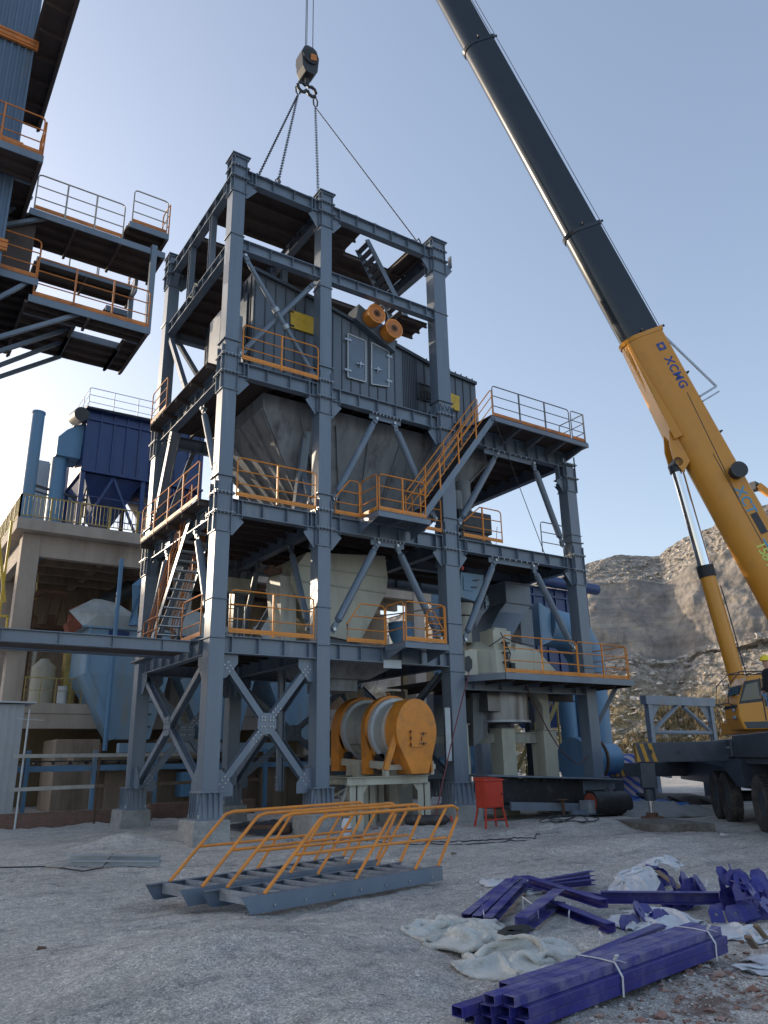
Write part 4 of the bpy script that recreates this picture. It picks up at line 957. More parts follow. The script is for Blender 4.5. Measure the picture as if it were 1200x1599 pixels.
# cream support legs of the mixer frame (bottle shaped)
ml_ = thing('mixer_support_legs', 'cream set of thick box legs carrying the mixer platform in the right bay', 'frame', (11, 1.5, 0))
def cleg(x, y, w_, z0, z1, z2, taper=True, m=m_cream):
    mb = MB(); mb.box(x-w_/2, x+w_/2, y, y+w_, z0, z1); mb.box(x-w_/2-.05, x+w_/2+.05, y-.05, y+w_+.05, z1, z1+.025)
    if taper:
        v_ = w_*.5
        mb.loft([[(x-v_/2, y+.1, z1+.03), (x+v_/2, y+.1, z1+.03), (x+v_/2, y+w_-.1, z1+.03), (x-v_/2, y+w_-.1, z1+.03)], [(x-v_/2, y+.1, z1+.8), (x+v_/2, y+.1, z1+.8), (x+v_/2, y+w_-.1, z1+.8), (x-v_/2, y+w_-.1, z1+.8)],
                 [(x-w_*.75, y+.1, z2), (x+v_/2, y+.1, z2), (x+v_/2, y+w_-.1, z2), (x-w_*.75, y+w_-.1, z2)]])
    mb.build('leg', m, ml_, bevel=.012)
cleg(12.75, 1.0, .62, 0, 2.7, ZB-.28); cleg(11.0, 1.2, .60, 0, 2.75, ZB-.28, False); cleg(9.85, 2.2, .55, 0, 2.5, ZB-.28); cleg(8.62, .75, .5, 0, 2.85, ZB-.2)
cleg(7.05, 4.2, .62, 0, 2.6, ZB-.1, m=m_cream2); cleg(9.0, 4.5, .6, 0, 2.7, ZB-.1, m=m_cream2)
g = MB(); g.ibeam((11.3, 1.5, 2.65), (12.44, 1.4, 2.65), .36, .2, .02, .02); g.ibeam((10.1, 2.3, 2.6), (10.7, 1.6, 2.6), .3, .2); g.ibeam((7.4, 4.3, 2.6), (9.6, 2.4, 2.6), .3, .2); g.build('tie_beam', m_cream2, ml_)
g = MB(); pp = [at(x, y, 1, .35) for x, y in ((726, 1016), (745, 1014), (748, 1055), (726, 1055))]; pp = [V((p.x, .35, p.z)) for p in pp]
g.prism(pp, (0, .5, 0)); o = g.build('side_plate', m_cream, ml_, bevel=.02)
g = MB(); pp = [at(x, y, 1, .335) for x, y in ((727, 1026), (733, 1024), (738, 1031), (738, 1043), (733, 1050), (727, 1047))]; g.prism(pp, (0, .01, 0)); g.build('opening', m_dark, o)

# grey elbow duct, hatch box and small parts above the mixer
gd = thing('cement_chute', 'grey bent sheet metal chute leading down to the cream mixer', 'chute', (12.5, 3, 6))
g = MB()
def rq(x0, x1, z, y0=2.6, y1=3.6): return [(x0, y0, z), (x1, y0, z), (x1, y1, z), (x0, y1, z)]
g.loft([rq(12.6, 13.9, 8.3), rq(12.6, 13.9, 7.5), rq(12.2, 13.5, 7.1), rq(11.2, 12.4, 6.1, 2.2, 3.2), rq(10.6, 11.6, 5.5, 1.8, 2.8)]); g.build('duct', m_steel, gd, bevel=.01)
g = MB(); g.box(13.55, 14.2, 2.9, 3.7, 4.4, 7.4); g.build('side_duct', m_steel2, gd)
g = MB()
for z in (8.28, 7.5): g.box(12.54, 13.96, 2.54, 3.66, z-.03, z+.03)
g.build('flange', m_steel2, gd)
hb = thing('hatch_box', 'small grey box with a bolted door under the second floor right of the third column', 'box', (9.6, 1, 7.4))
pp = [at(x, y, 1, 1.0) for x, y in ((720, 893), (756, 898), (754, 915), (742, 939), (718, 932))]
g = MB(); g.prism(pp, (0, 1.2, 0)); g.build('box_shell', m_pblue, hb, bevel=.012)
pp = [at(x, y, 1, .96) for x, y in ((724, 900), (741, 902), (739, 923), (725, 921))]
g = MB(); g.prism(pp, (0, .03, 0)); o = g.build('hatch', m_pblue, hb)
MB().bar(pp[1]+V((-.1, -.03, -.12)), pp[1]+V((.2, -.03, -.06)), .02, .03).build('handle', m_dark, o); MB().bar(pp[2]+V((-.1, -.03, .12)), pp[2]+V((.2, -.03, .16)), .02, .03).build('handle', m_dark, o)
g = MB(); g.cyl((9.55, 1.6, 6.55), (9.55, 1.6, 6.95), .3, .42, 20); g.cyl((9.6, 1.6, 5.6), (9.6, 1.6, 6.5), .26, n=20); g.build('outlet', m_cream2, hb, True)
lm = MB(); p = at(722, 890, 1, .8); lm.cyl(p, p+V((0, 0, .12)), .07, n=12); tag(lm.build('red_beacon', m_lamp, smooth=True), 'small red beacon on top of the grey hatch box', 'beacon')
# machine on the second floor right (dark)
dm = thing('vibrating_feeder', 'dark machine standing behind the orange railing of the second floor right of the third column', 'machine', (9.4, .8, Z2))
g = MB(); g.box(8.7, 10.2, .5, 1.7, Z2+.5, Z2+1.25); g.build('housing', m_dark, dm, bevel=.03)
g = MB(); g.prism([(8.8, .55, Z2+.04), (10.6, .55, Z2+.04), (10.2, .55, Z2+.2), (10.0, .55, Z2+.49), (8.8, .55, Z2+.49)], (0, 1, 0)); g.build('base', m_dark, dm)
g = MB(); g.cyl((8.95, .9, Z2+1.26), (8.95, .9, Z2+2.0), .22, n=14); g.cyl((9.6, 1.3, Z2+1.26), (9.6, 1.3, Z2+2.6), .3, n=14); g.build('stub_pipe', m_hop, dm, True)

# ---- belt conveyor at ground level, right bay
cv_ = thing('belt_conveyor', 'black skirted belt conveyor with a grey hood and big tail drum in the right bay', 'conveyor', (11, 0, 0))
g = MB(); g.bar((8.55, .35, 1.32), (14.35, .2, 1.06), 1.7, .05); g.build('hood', m_steel2, cv_)
g = MB(); g.hexa([(8.6, -.25, .55), (12.7, -.35, .40), (12.7, -.33, .40), (8.6, -.23, .55)], [(8.6, -.25, 1.27), (12.7, -.35, 1.10), (12.7, -.33, 1.10), (8.6, -.23, 1.27)]); g.build('rubber_skirt', m_black, cv_)
g = MB()
for k in range(5): x = 9.3+k*.8; z = 1.27-(x-8.6)*.042; g.box(x-.05, x+.05, -.41, -.36, z-.1, z+.02)
g.build('skirt_clips', m_dark, cv_)
g = MB(); g.bar((9.4, -.45, .42), (13.9, -.55, .18), .07, .24); g.bar((9.4, .9, .42), (13.9, .8, .18), .07, .24)
for k in range(4): x = 9.8+k*1.1; g.bar((x, -.4, .36-.05*(x-9.8)), (x, .85, .36-.05*(x-9.8)), .06, .1)
g.build('frame', m_steel2, cv_)
g = MB(); g.box(12.75, 14.3, -.3, -.2, .75, 1.05); g.bar((13.9, -.25, .8), (13.9, -.25, .1), .1, .1); g.bar((12.75, -.3, 1.05), (12.75, -.3, .2), .08, .08); g.build('end_frame', m_steel, cv_)
tdm = MB(); p0_, p1_ = V((12.55, -.75, .38)), V((13.95, -.95, .32)); tdm.cyl(p0_, p1_, .38, n=36); o = tdm.build('tail_drum', m_black, cv_, True)
g = MB(); a = (p1_-p0_).normalized(); g.cyl(p0_-a*.03, p0_-a*.001, .30, n=28); g.build('drum_end', mat('red_oxide', (.28, .06, .035), .7, 0, .3, 5), o)
g = MB(); g.cyl(p0_-a*.16, p0_-a*.031, .09, n=14); g.box(12.2, 12.52, -.98, -.6, .1, .48); g.build('bearing', m_galv, cv_)
g = MB(); g.bar((11.6, -.8, .14), (13.1, -.98, .12), .1, .16); g.build('base_channel', m_steel, cv_)
g = MB(); g.cyl((11.35, -.7, -.1), (11.35, -.7, .52), .05, n=10); g.box(11.22, 11.48, -.83, -.57, .521, .55); tag(g.build('jack_post', m_rusty), 'short rusty post standing before the belt conveyor', 'post')
# ---- red cabinet on legs
rc = thing('red_cabinet', 'red steel electrical cabinet on four thin splayed legs', 'cabinet', (7.6, -1.7, 0))
rx, ry = 7.45, -1.75
g = MB(); g.box(rx-.33, rx+.33, ry-.2, ry+.2, .52, 1.22); g.build('body', m_red, rc, bevel=.01)
g = MB(); g.hexa([(rx-.37, ry-.25, 1.221), (rx+.37, ry-.25, 1.221), (rx+.37, ry+.25, 1.221), (rx-.37, ry+.25, 1.221)], [(rx-.35, ry-.22, 1.25), (rx+.35, ry-.22, 1.25), (rx+.33, ry+.22, 1.31), (rx-.33, ry+.22, 1.31)]); g.build('lid', m_red, rc)
g = MB(); g.box(rx-.30, rx+.30, ry-.215, ry-.201, .56, 1.18); o = g.build('door', m_red, rc); g = MB(); g.cyl((rx+.26, ry-.24, .86), (rx+.26, ry-.216, .86), .02, n=8); g.build('lock', m_dark, o)
for sx in (-1, 1):
    for sy in (-1, 1): g = MB(); g.bar((rx+sx*.3, ry+sy*.17, .52), (rx+sx*.40, ry+sy*.24, gh(rx, ry)-.03), .04, .04, (0, 1, 0)); g.build('leg', m_red, rc)
g = MB(); g.bar((rx-.34, ry-.2, .22), (rx+.34, ry-.2, .22), .03, .03); g.build('cross_bar', m_red, rc)
# red hose loops
g = MB(); pts = []
for k in range(20): t_ = k/19; p = at(733, 1050, 1, -.1).lerp(V((5.6, -1.6, .12)), t_); pts.append(p+V((-.3*math.sin(math.pi*t_)*0.6, 0, -.35*math.sin(math.pi*t_))))
g.tube(pts, .02, 6); tag(g.build('air_hose', mat('hose_red', (.16, .035, .04), .5)), 'dark red hose hanging down from the tower to the sand beside the red cabinet', 'hose')
g = MB(); A_, B_2 = V((10.5, -.3, 4.1)), V((13.0, .3, 2.3)); pts = [V((10.5, -.3, 4.1))+V((2.9*t_, .2*t_, -2.3*t_-.9*math.sin(math.pi*t_*.9)+.5*max(0, t_-.8)*5*.6)) for t_ in [i/18 for i in range(19)]]
g.tube(pts, .02, 6); tag(g.build('air_hose', mat('hose_dark', (.08, .03, .035), .5)), 'dark hose sagging below the low right platform in front of the stainless bin', 'hose')
# ---- right background: blue pipework and navy filter
bp_ = thing('blue_duct', 'large light blue elbow duct and standing pipe behind the front right column', 'duct', (19, 5, 0))
g = MB(); pts = [(17.0, 5.2, 7.3), (18.2, 5.2, 7.2), (19.0, 5.1, 6.8), (19.4, 5.0, 6.0), (19.4, 5.0, 5.0)]
def pipe(mb, pts, rs, n=24):
    rr = []; 
    for i, p in enumerate(pts):
        p = V(p); a = (V(pts[min(i+1, len(pts)-1)])-V(pts[max(i-1, 0)])).normalized(); y = V((0, 1, 0)); x = a.cross(y).normalized(); y = a.cross(x)
        rr.append([p+x*rs[i]*math.cos(6.2832*k/n)+y*rs[i]*math.sin(6.2832*k/n) for k in range(n)])
    mb.loft(rr); return mb
pipe(g, pts, (.85, .85, .85, .82, .8)); g.build('elbow', m_lblue, bp_, True)
g = MB(); g.loft([[(16.0, 4.3, 6.3), (16.0, 6.1, 6.3), (16.0, 6.1, 8.1), (16.0, 4.3, 8.1)], [(16.1, 4.3, 6.3), (16.1, 6.1, 6.3), (16.1, 6.1, 8.1), (16.1, 4.3, 8.1)], [(17.0, 4.6, 6.6), (17.0, 5.8, 6.6), (17.0, 5.8, 7.9), (17.0, 4.6, 7.9)]]); g.build('transition', m_lblue, bp_)
g = MB(); pipe(g, [(19.4, 5, 5.0), (19.4, 5, 0)], (.78, .78)); g.build('vertical_pipe', m_lblue, bp_, True)
g = MB(); pipe(g, [(18.0, 5.05, 4.8), (18.0, 5.05, 0)], (.35, .35)); g.build('small_pipe', m_lblue, bp_, True)
bf = thing('fan_casing', 'light blue round fan casing with a brown flange at the foot of the blue pipes', 'fan', (17.5, 4, 1.4))
g = MB(); pipe(g, [(16.3, 3.4, 1.7), (17.3, 3.4, 1.7)], (.85, .85)); g.build('casing', m_lblue, bf, True)
g = MB(); pipe(g, [(17.31, 3.4, 1.7), (17.4, 3.4, 1.7)], (.92, .92)); g.build('flange', m_rusty, bf, True)
g = MB(); pipe(g, [(17.41, 3.4, 1.7), (18.6, 3.4, 1.7)], (.62, .62)); g.build('inlet', m_lblue, bf, True)
bf2 = MB(); pipe(bf2, [(10.9, 5.4, 1.6), (11.7, 5.4, 1.6)], (.5, .5)); pipe(bf2, [(11.71, 5.4, 1.6), (12.6, 5.4, 1.6)], (.38, .38)); tag(bf2.build('fan_casing', m_lblue, smooth=True), 'small blue motor drum seen between the cream legs', 'fan')
nf = thing('bag_filter', 'navy blue bag filter box standing behind the light blue duct at right', 'filter', (20, 8, 6))
g = MB(); g.box(18.6, 23.2, 8.0, 11.5, 5.4, 9.9); g.build('box', m_blue, nf)
g = MB()
for k in range(7): x = 18.6+k*.76; g.box(x, x+.08, 7.93, 7.999, 5.4, 9.9)
g.box(18.6, 23.2, 7.91, 7.999, 9.4, 9.5); g.build('ribs', m_blue, nf)
g = MB(); g.loft([[(18.7, 8.1, 5.39), (23.1, 8.1, 5.39), (23.1, 11.4, 5.39), (18.7, 11.4, 5.39)], [(20.2, 9.2, 3.2), (21.6, 9.2, 3.2), (21.6, 10.3, 3.2), (20.2, 10.3, 3.2)]]); g.build('hopper', m_blue, nf)
g = MB(); g.cyl((19.2, 7.6, 10.15), (23.6, 7.6, 10.05), .28, n=16); g.build('air_tank', m_blue, nf, True)
for x, y in ((18.8, 8.1), (23.0, 8.1), (18.8, 11.3), (23.0, 11.3)): g = MB(); g.bar((x, y, 0), (x, y, 5.39), .2, .2); g.build('leg', m_blue, nf)
g = MB(); g.bar((18.8, 8.1, .3), (23, 8.1, 2.8), .1, .1); g.bar((23.0, 8.1, .3), (18.8, 8.1, 2.8), .1, .1); g.bar((18.8, 8.1, 2.9), (23, 8.1, 2.9), .12, .12); g.bar((18.8, 8.1, 2.9), (20.9, 8.1, 5.3), .1, .1); g.bar((23, 8.1, 2.9), (20.9, 8.1, 5.3), .1, .1); g.build('cross_brace', m_blue, nf)
ys2 = thing('yellow_stair', 'yellow metal stair cage below the navy filter at right', 'staircase', (18, 7, 0))
g = MB(); g.bar((17.4, 7.2, 1.2), (19.6, 7.2, 4.2), .06, .2); g.bar((17.4, 7.9, 1.2), (19.6, 7.9, 4.2), .06, .2); g.build('stringer', m_yellow_o, ys2)
g = MB()
for k in range(8): p = V((17.4, 7.2, 1.2)).lerp(V((19.6, 7.2, 4.2)), k/7); g.bar(p, p+V((0, 0, 1.1)), .035, .035)
for h_ in (.5, 1.1): g.bar(V((17.4, 7.2, 1.2+h_)), V((19.6, 7.2, 4.2+h_)), .04, .04)
g.bar((19.6, 7.2, 4.2), (21, 7.2, 4.2), .05, .1); g.bar((19.6, 7.2, 5.3), (21, 7.2, 5.3), .04, .04); g.bar((17.4, 7.2, 0), (17.4, 7.2, 1.3), .08, .08); g.bar((19.6, 7.2, 0), (19.6, 7.2, 4.2), .08, .08)
g.build('railing', m_yellow_o, ys2)
# pale vertical silo behind the third bay
g = MB(); g.box(13.4, 15.4, 6.6, 8.4, 3.0, 9.2); g.hexa([(13.6, 6.8, 1.2), (15.2, 6.8, 1.2), (15.2, 8.2, 1.2), (13.6, 8.2, 1.2)], [(13.4, 6.6, 3), (15.4, 6.6, 3), (15.4, 8.4, 3), (13.4, 8.4, 3)])
tag(g.build('blue_bin', m_lblue), 'light blue square bin seen through the third bay behind the chute', 'bin')
g = MB()
for x in (15.9, 17.1): g.bar((x, 6.5, 0), (x, 6.5, 8.6), .3, .3)
g.bar((15.9, 6.5, 8.4), (17.1, 6.5, 8.4), .2, .3); g.bar((15.9, 6.5, 5), (17.1, 6.5, 5), .2, .3)
tag(g.build('steel_portal', m_dark), 'dark upright steel portal left of the navy filter', 'frame')
# ---- wall behind the ground floor of the tower (old retaining wall with piers)
rw = MB(); rw.box(.5, 16.5, 13.0, 13.4, -.2, 1.9)
for x in (1.4, 4.6, 7.8, 11, 14.2): rw.box(x-.6, x+.6, 12.6, 12.999, -.2, 1.9)
rw.box(-.5, 16.5, 12.4, 13.5, 1.9, 2.1)
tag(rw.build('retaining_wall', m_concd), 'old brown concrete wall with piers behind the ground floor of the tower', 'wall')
# ================================================================== LEFT BACKGROUND: CONCRETE BUILDING
bd = thing('concrete_building', 'raw concrete building with open floors and yellow railing behind the tower at left', 'building', (8, 24, 0))
XL, XR, YF, YB = -2.3, 22., 19., 33.
g = MB(); g.box(XL-.4, XR, YF-.6, YB, 12.25, 12.8); g.build('roof_slab', m_conc, bd, bevel=.02)
g = MB(); g.box(XL+.8, XR, YF+.05, YF+.45, 11.2, 12.24); g.box(XL+.1, XL+.5, YF+.85, YB, 11.2, 12.24); g.build('edge_beam', m_conc, bd)
for i, x in enumerate((-1.9, 5.6, 13.0, 20.5)):
    for y in (YF, YF+6.5, YF+13):
        g = MB(); g.box(x-.4, x+.4, y, y+.8, 0, 12.24); g.build('pillar', m_conc, bd, bevel=.02)
g = MB()
for y in (YF+2.5, YF+4.5, YF+6.6, YF+9): g.box(XL+.8, XR, y, y+.3, 11.4, 12.24)
for x in (1.8, 5.6, 9.3, 13): g.box(x-.15, x+.15, YF+.5, YB, 11.55, 12.239)
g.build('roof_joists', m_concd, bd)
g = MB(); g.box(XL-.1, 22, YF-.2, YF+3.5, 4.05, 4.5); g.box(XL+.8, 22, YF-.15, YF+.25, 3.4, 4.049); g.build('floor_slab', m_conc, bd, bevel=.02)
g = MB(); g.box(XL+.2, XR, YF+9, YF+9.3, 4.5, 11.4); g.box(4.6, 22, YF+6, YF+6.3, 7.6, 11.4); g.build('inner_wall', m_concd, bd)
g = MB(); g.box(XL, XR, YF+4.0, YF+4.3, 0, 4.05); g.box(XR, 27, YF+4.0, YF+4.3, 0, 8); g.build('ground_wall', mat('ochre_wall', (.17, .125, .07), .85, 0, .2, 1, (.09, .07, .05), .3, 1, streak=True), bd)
MB().box(-.2, 1.6, 17.2, 19.9, 0, 2.9).build('plinth', m_concd, bd); MB().box(4.2, 6.4, 17.2, 19.9, 0, 2.9).build('plinth', m_concd, bd)
g = MB(); g.box(-3.6, -1.8, YF-.5, YF+2, 6.8, 7.1); g.build('side_landing', m_conc, bd)
# yellow roof railing
rl = thing('yellow_railing', 'faded yellow baluster railing along the roof edge of the concrete building', 'railing', (2, 18.5, 12.8))
def ballrail(p, q, parent, h=1.12, step=.17):
    p, q = V(p), V(q); L = (q-p).length; Z = V((0, 0, 1)); g = MB(); g.bar(p+Z*h, q+Z*h, .06, .05); g.bar(p+Z*.12, q+Z*.12, .05, .04); g.build('rail', m_yellow_o, parent)
    n = int(L/1.3)
    for k in range(n+1): c = p.lerp(q, k/n); MB().bar(c, c+Z*h, .09, .09).build('post', m_yellow_o, parent)
    g = MB(); n = int(L/step)
    for k in range(n+1): c = p.lerp(q, k/n); g.bar(c+Z*.12, c+Z*h, .025, .025)
    g.build('balusters', m_yellow_o, parent)
ballrail((XL-.35, YF-.55, 12.8), (9.5, YF-.55, 12.8), rl); ballrail((XL-.35, YF-.55, 12.8), (XL-.35, YB, 12.8), rl)
rl2 = thing('yellow_railing', 'low yellow railing on the middle floor slab left of the blue hopper', 'railing', (0, 18.9, 4.5))
g = MB(); g.bar((-1.5, 18.85, 5.6), (1.0, 18.85, 5.6), .05, .05); g.bar((-1.5, 18.85, 5.05), (1.0, 18.85, 5.05), .03, .03)
for x in (-1.45, -.8, -.15, .5, .98): g.bar((x, 18.85, 4.5), (x, 18.85, 5.6), .04, .04)
g.build('rail', m_yellow_o, rl2)
rl3 = thing('yellow_stair_rail', 'bright yellow stair railing at the far left edge beside the concrete pillar', 'railing', (-3, 18, 7))
g = MB(); g.bar((-3.4, 18.6, 12.0), (-2.75, 18.6, 8.8), .12, .12); g.bar((-2.9, 18.6, 12.6), (-2.9, 18.6, 7.1), .1, .1); g.bar((-3.6, 18.6, 8.2), (-2.5, 18.6, 8.2), .08, .08); g.bar((-2.55, 18.6, 8.2), (-2.55, 18.6, 7.1), .08, .08); g.build('rail', m_yellow, rl3)
# machinery inside the building
tk = MB(); tk.cyl((-.35, 21, 4.5), (-.35, 21, 6.3), .55, n=20); tk.cyl((-.35, 21, 6.3), (-.35, 21, 6.7), .55, .2, 20); tag(tk.build('cream_tank', m_cream, smooth=True), 'cream round tank between the concrete pillar and the blue hopper', 'tank')
tk = MB(); tk.box(.45, .95, 20.2, 21, 4.5, 7.0); tag(tk.build('yellow_column', m_yellow_o), 'yellow square column left of the blue hopper', 'column')
tk = MB(); tk.prism([(.2, 19.8, 8.3), (1.2, 19.8, 9.2), (2.0, 19.8, 7.0), (1.3, 19.8, 5.2)], (0, .8, 0)); tag(tk.build('red_chute', mat('oxide_red', (.30, .085, .05), .7, 0, .3, 3, (.12, .06, .04), .4, 4)), 'rust red chute leaning beside the blue hopper', 'chute')
tk = MB(); tk.cyl((.25, 19.3, 4.5), (.25, 19.3, 5.3), .22, n=16); tag(tk.build('white_drum', m_white, smooth=True), 'small white drum on the middle floor behind the low yellow railing', 'drum')
tk = MB()
for k in range(7): tk.bar((-1.45, 22, 4.6+k*.9), (-.95, 22, 5.3+k*.9), .05, .05); tk.bar((-.95, 22, 4.6+k*.9), (-1.45, 22, 5.3+k*.9), .05, .05)
tk.bar((-1.45, 22, 4.5), (-1.45, 22, 11), .06, .06); tk.bar((-.95, 22, 4.5), (-.95, 22, 11), .06, .06)
tag(tk.build('lattice_ladder', m_yellow_o), 'yellow lattice ladder frame just right of the concrete pillar', 'ladder')
tk = MB(); pipe(tk, [(1.6, 21.5, 9.2), (3.4, 21.5, 10.6), (6, 21.5, 10.8)], (.45, .45, .45)); tag(tk.build('dark_pipe', m_dark, smooth=True), 'dark bent pipe under the concrete roof behind the blue hopper', 'pipe')
# dense old machinery in the left bay
m_ox = bpy.data.materials['oxide_red']; rnd = random.Random(5)
for k, (x, z0, z1, r_, m__, lab) in enumerate(((-1.15, 4.5, 9.6, .14, m_rusty, 'rusty vertical pipe just right of the concrete pillar'), (-.75, 4.5, 7.2, .10, m_cream2, 'thin cream pipe behind the cream tank'), (.72, 5.0, 9.0, .16, m_ox, 'oxide red pipe beside the yellow column'),
      (1.35, 4.6, 8.2, .12, m_concd, 'brown pipe beside the pale blue hopper'), (-1.5, 7.5, 11.2, .12, m_lblue, 'blue pipe high beside the concrete pillar'))):
    g = MB(); g.cyl((x, 21.5, z0), (x, 21.5, z1), r_, n=12); g.tube([(x, 21.5, z1-.1), (x, 21.5, z1+.2), (x+.5, 21.6, z1+.5), (x+1.6, 21.7, z1+.5)], r_, 10)
    for j in range(3): g.cyl((x, 21.5, z0+(z1-z0)*(j+.5)/3), (x, 21.5, z0+(z1-z0)*(j+.5)/3+.08), r_*1.5, n=12)
    tag(g.build('pipe', m__, smooth=True), lab, 'pipe')
for k, (z, lab) in enumerate(((6.6, 'lower brown steel floor beam with clutter inside the left bay'), (8.6, 'upper brown steel floor beam with clutter inside the left bay'))):
    g = MB(); g.box(-1.5, 4.0, 23.6, 24.6, z, z+.18)
    for j in range(9): x = -1.4+j*.6; g.bar((x, 23.6, z), (x+rnd.uniform(-.4, .4), 23.6, z+1.7), .06, .06)
    for j in range(4): x = -1.2+j*1.2; h_ = rnd.uniform(.4, 1.1); g.box(x, x+rnd.uniform(.3, .8), 23.7, 24.4, z+.18, z+.18+h_)
    tag(g.build('machine_gallery', m_rusty if k else m_concd), lab, 'floor beam')
# pale blue main hopper in front of the building
bh = thing('pale_blue_hopper', 'large weathered pale blue hopper with a sloping roof left behind the tower', 'hopper', (2.4, 18, 3))
g = MB(); g.loft([[(2.1, 17.3, 2.9), (3.8, 17.3, 2.9), (3.8, 18.6, 2.9), (2.1, 18.6, 2.9)], [(.65, 17.0, 5.7), (4.4, 17.0, 5.7), (4.4, 20.5, 5.7), (.65, 20.5, 5.7)], [(.65, 17.0, 7.7), (4.4, 17.0, 7.7), (4.4, 20.5, 7.7), (.65, 20.5, 7.7)]]); bodyh = g.build('shell', m_pblue, bh)
g = MB(); g.loft([[(.35, 16.9, 7.72), (4.4, 16.9, 7.72), (4.4, 20.6, 7.72), (.35, 20.6, 7.72)], [(-.2, 17.6, 8.5), (.9, 16.95, 8.3), (2.7, 17.0, 8.4), (2.7, 20.4, 8.5)], [(1.0, 18.4, 9.3), (1.3, 18.3, 9.3), (2.1, 18.4, 9.2), (2.1, 19.6, 9.2)]]); g.build('roof', m_proof, bh)
g = MB(); g.bar((.3, 16.9, 7.75), (4.4, 16.9, 7.75), .05, .08); g.bar((.68, 16.96, 7.7), (.68, 16.96, 5.7), .12, .06); g.bar((.68, 16.96, 5.7), (2.12, 17.26, 2.9), .30, .05, (0, 1, 0)); g.build('edge_strip', m_pblue, bh)
for k in range(7): MB().box(3.2, 3.7, 16.96, 16.999, 3.4+k*.55, 3.46+k*.55).build('rung', m_dark, bh)
g = MB(); g.box(1.5, 2.4, 16.93, 16.999, 7.25, 7.65); g.build('dark_patch', m_blue, bh)
g = MB(); g.cyl((1.65, 16.5, 2.4), (1.65, 16.5, 10.9), .10, n=12); tag(g.build('blue_post', m_lblue, smooth=True), 'thin light blue post in front of the pale blue hopper', 'post')
g = MB(); g.tube([(2.5, 16.7, 7.9), (2.5, 16.7, 9.7), (3.7, 16.7, 10.9)], .24, 4); tag(g.build('square_duct', m_lblue), 'light blue bent square duct rising from the pale blue hopper roof', 'duct')
bh2 = dup(bh, (4.6, .6, 0), 'second pale blue hopper seen between the first and second front columns')
bh3 = dup(bh, (9.3, .6, 0), 'third pale blue hopper mostly hidden behind the orange drum')
g = MB(); g.cyl((5.7, 15.5, 0), (5.7, 15.5, 6.5), .25, n=14); g.cyl((6.9, 15.5, 0), (6.9, 15.5, 6.5), .3, n=14); tag(g.build('blue_pipe_pair', m_lblue, smooth=True), 'pair of light blue standing pipes behind the second front column', 'pipes')
# navy dust collector on the roof
dc_ = thing('dust_collector', 'navy blue dust collector box on a braced frame on top of the concrete building', 'dust collector', (3.5, 22, 12.8))
g = MB(); g.box(.35, 6.9, 21, 25, 16.55, 20.0); g.build('box', m_blue, dc_)
g = MB()
for k in range(10): x = .35+k*.70; g.box(x, x+.09, 20.93, 20.999, 16.55, 20.0)
g.box(.3, 6.95, 20.9, 20.999, 19.45, 19.55); g.box(.3, 6.95, 20.88, 20.999, 16.5, 16.62); g.box(.2, 7.0, 20.8, 25.2, 20.0, 20.08); g.build('ribs', m_blue, dc_)
for (hx_) in (.5, 3.7):
    g = MB(); g.loft([[(hx_, 21.2, 16.5), (hx_+3.05, 21.2, 16.5), (hx_+3.05, 24.8, 16.5), (hx_, 24.8, 16.5)], [(hx_+1.1, 22.4, 14.2), (hx_+2.0, 22.4, 14.2), (hx_+2.0, 23.6, 14.2), (hx_+1.1, 23.6, 14.2)]]); g.build('hopper', m_blue, dc_)
for x in (.45, 3.6, 6.8):
    for y in (21.1, 24.9): g = MB(); g.bar((x, y, 12.8), (x, y, 16.5), .22, .22); g.build('leg', m_blue, dc_)
g = MB(); 
for (a, b) in (((.45, 21.0, 13), (2.0, 21.0, 16.4)), ((3.6, 21.0, 13), (2.0, 21.0, 16.4)), ((3.6, 21, 13), (5.2, 21, 16.4)), ((6.8, 21, 13), (5.2, 21, 16.4))): g.bar(a, b, .12, .12)
for z in (14.0, 15.2): g.bar((.45, 21.0, z), (6.8, 21.0, z), .05, .05)
g.build('bracing', m_blue, dc_)
railing(dc_, [(.35, 21.0, 20.08), (6.9, 21.0, 20.08)], h=1.25, m=m_galv, toe=False, post=1.2); railing(dc_, [(.35, 21.0, 20.08), (.35, 25, 20.08)], h=1.25, m=m_galv, toe=False)
g = MB(); g.cyl((.0, 20.7, 19.55), (.0, 22.3, 19.9), .38, n=18); tag(g.build('air_tank', m_dark, smooth=True), 'short black tank at the upper left corner of the navy dust collector', 'tank')
g = MB(); g.cyl((.2, 20.65, 20.0), (6.9, 20.65, 20.1), .07, n=8); g.build('header_pipe', m_dark, dc_)
g = MB(); g.loft([[(-.9, 21.4, 17.3), (.3, 21.4, 17.3), (.3, 23, 17.3), (-.9, 23, 17.3)], [(-.9, 21.4, 18.3), (.34, 21.4, 18.8), (.34, 23, 18.8), (-.9, 23, 18.3)], [(-.5, 21.4, 18.8), (.34, 21.4, 19.4), (.34, 23, 19.4), (-.5, 23, 18.8)]]); g.build('inlet_duct', m_lblue, dc_)
g = MB(); g.cyl((-.6, 22, 12.8), (-.6, 22, 17.3), .40, n=18); g.build('inlet_pipe', m_lblue, dc_, True)
g = MB(); g.cyl((-1.9, 22, 12.8), (-1.9, 22, 19.6), .32, n=20); g.cyl((-1.9, 22, 19.6), (-1.9, 22, 19.7), .35, n=20); tag(g.build('exhaust_stack', m_lblue, smooth=True), 'tall light blue exhaust stack at the left edge of the concrete roof', 'stack')
g = MB(); g.box(-1.2, 1.6, 27, 31, 12.8, 18.9)
for k in range(14): g.box(-1.2+k*.2, -1.14+k*.2, 26.97, 26.999, 12.8, 18.9)
tag(g.build('white_cabin', m_shed), 'white sheet metal cabin behind the blue pipes on the concrete roof', 'cabin')
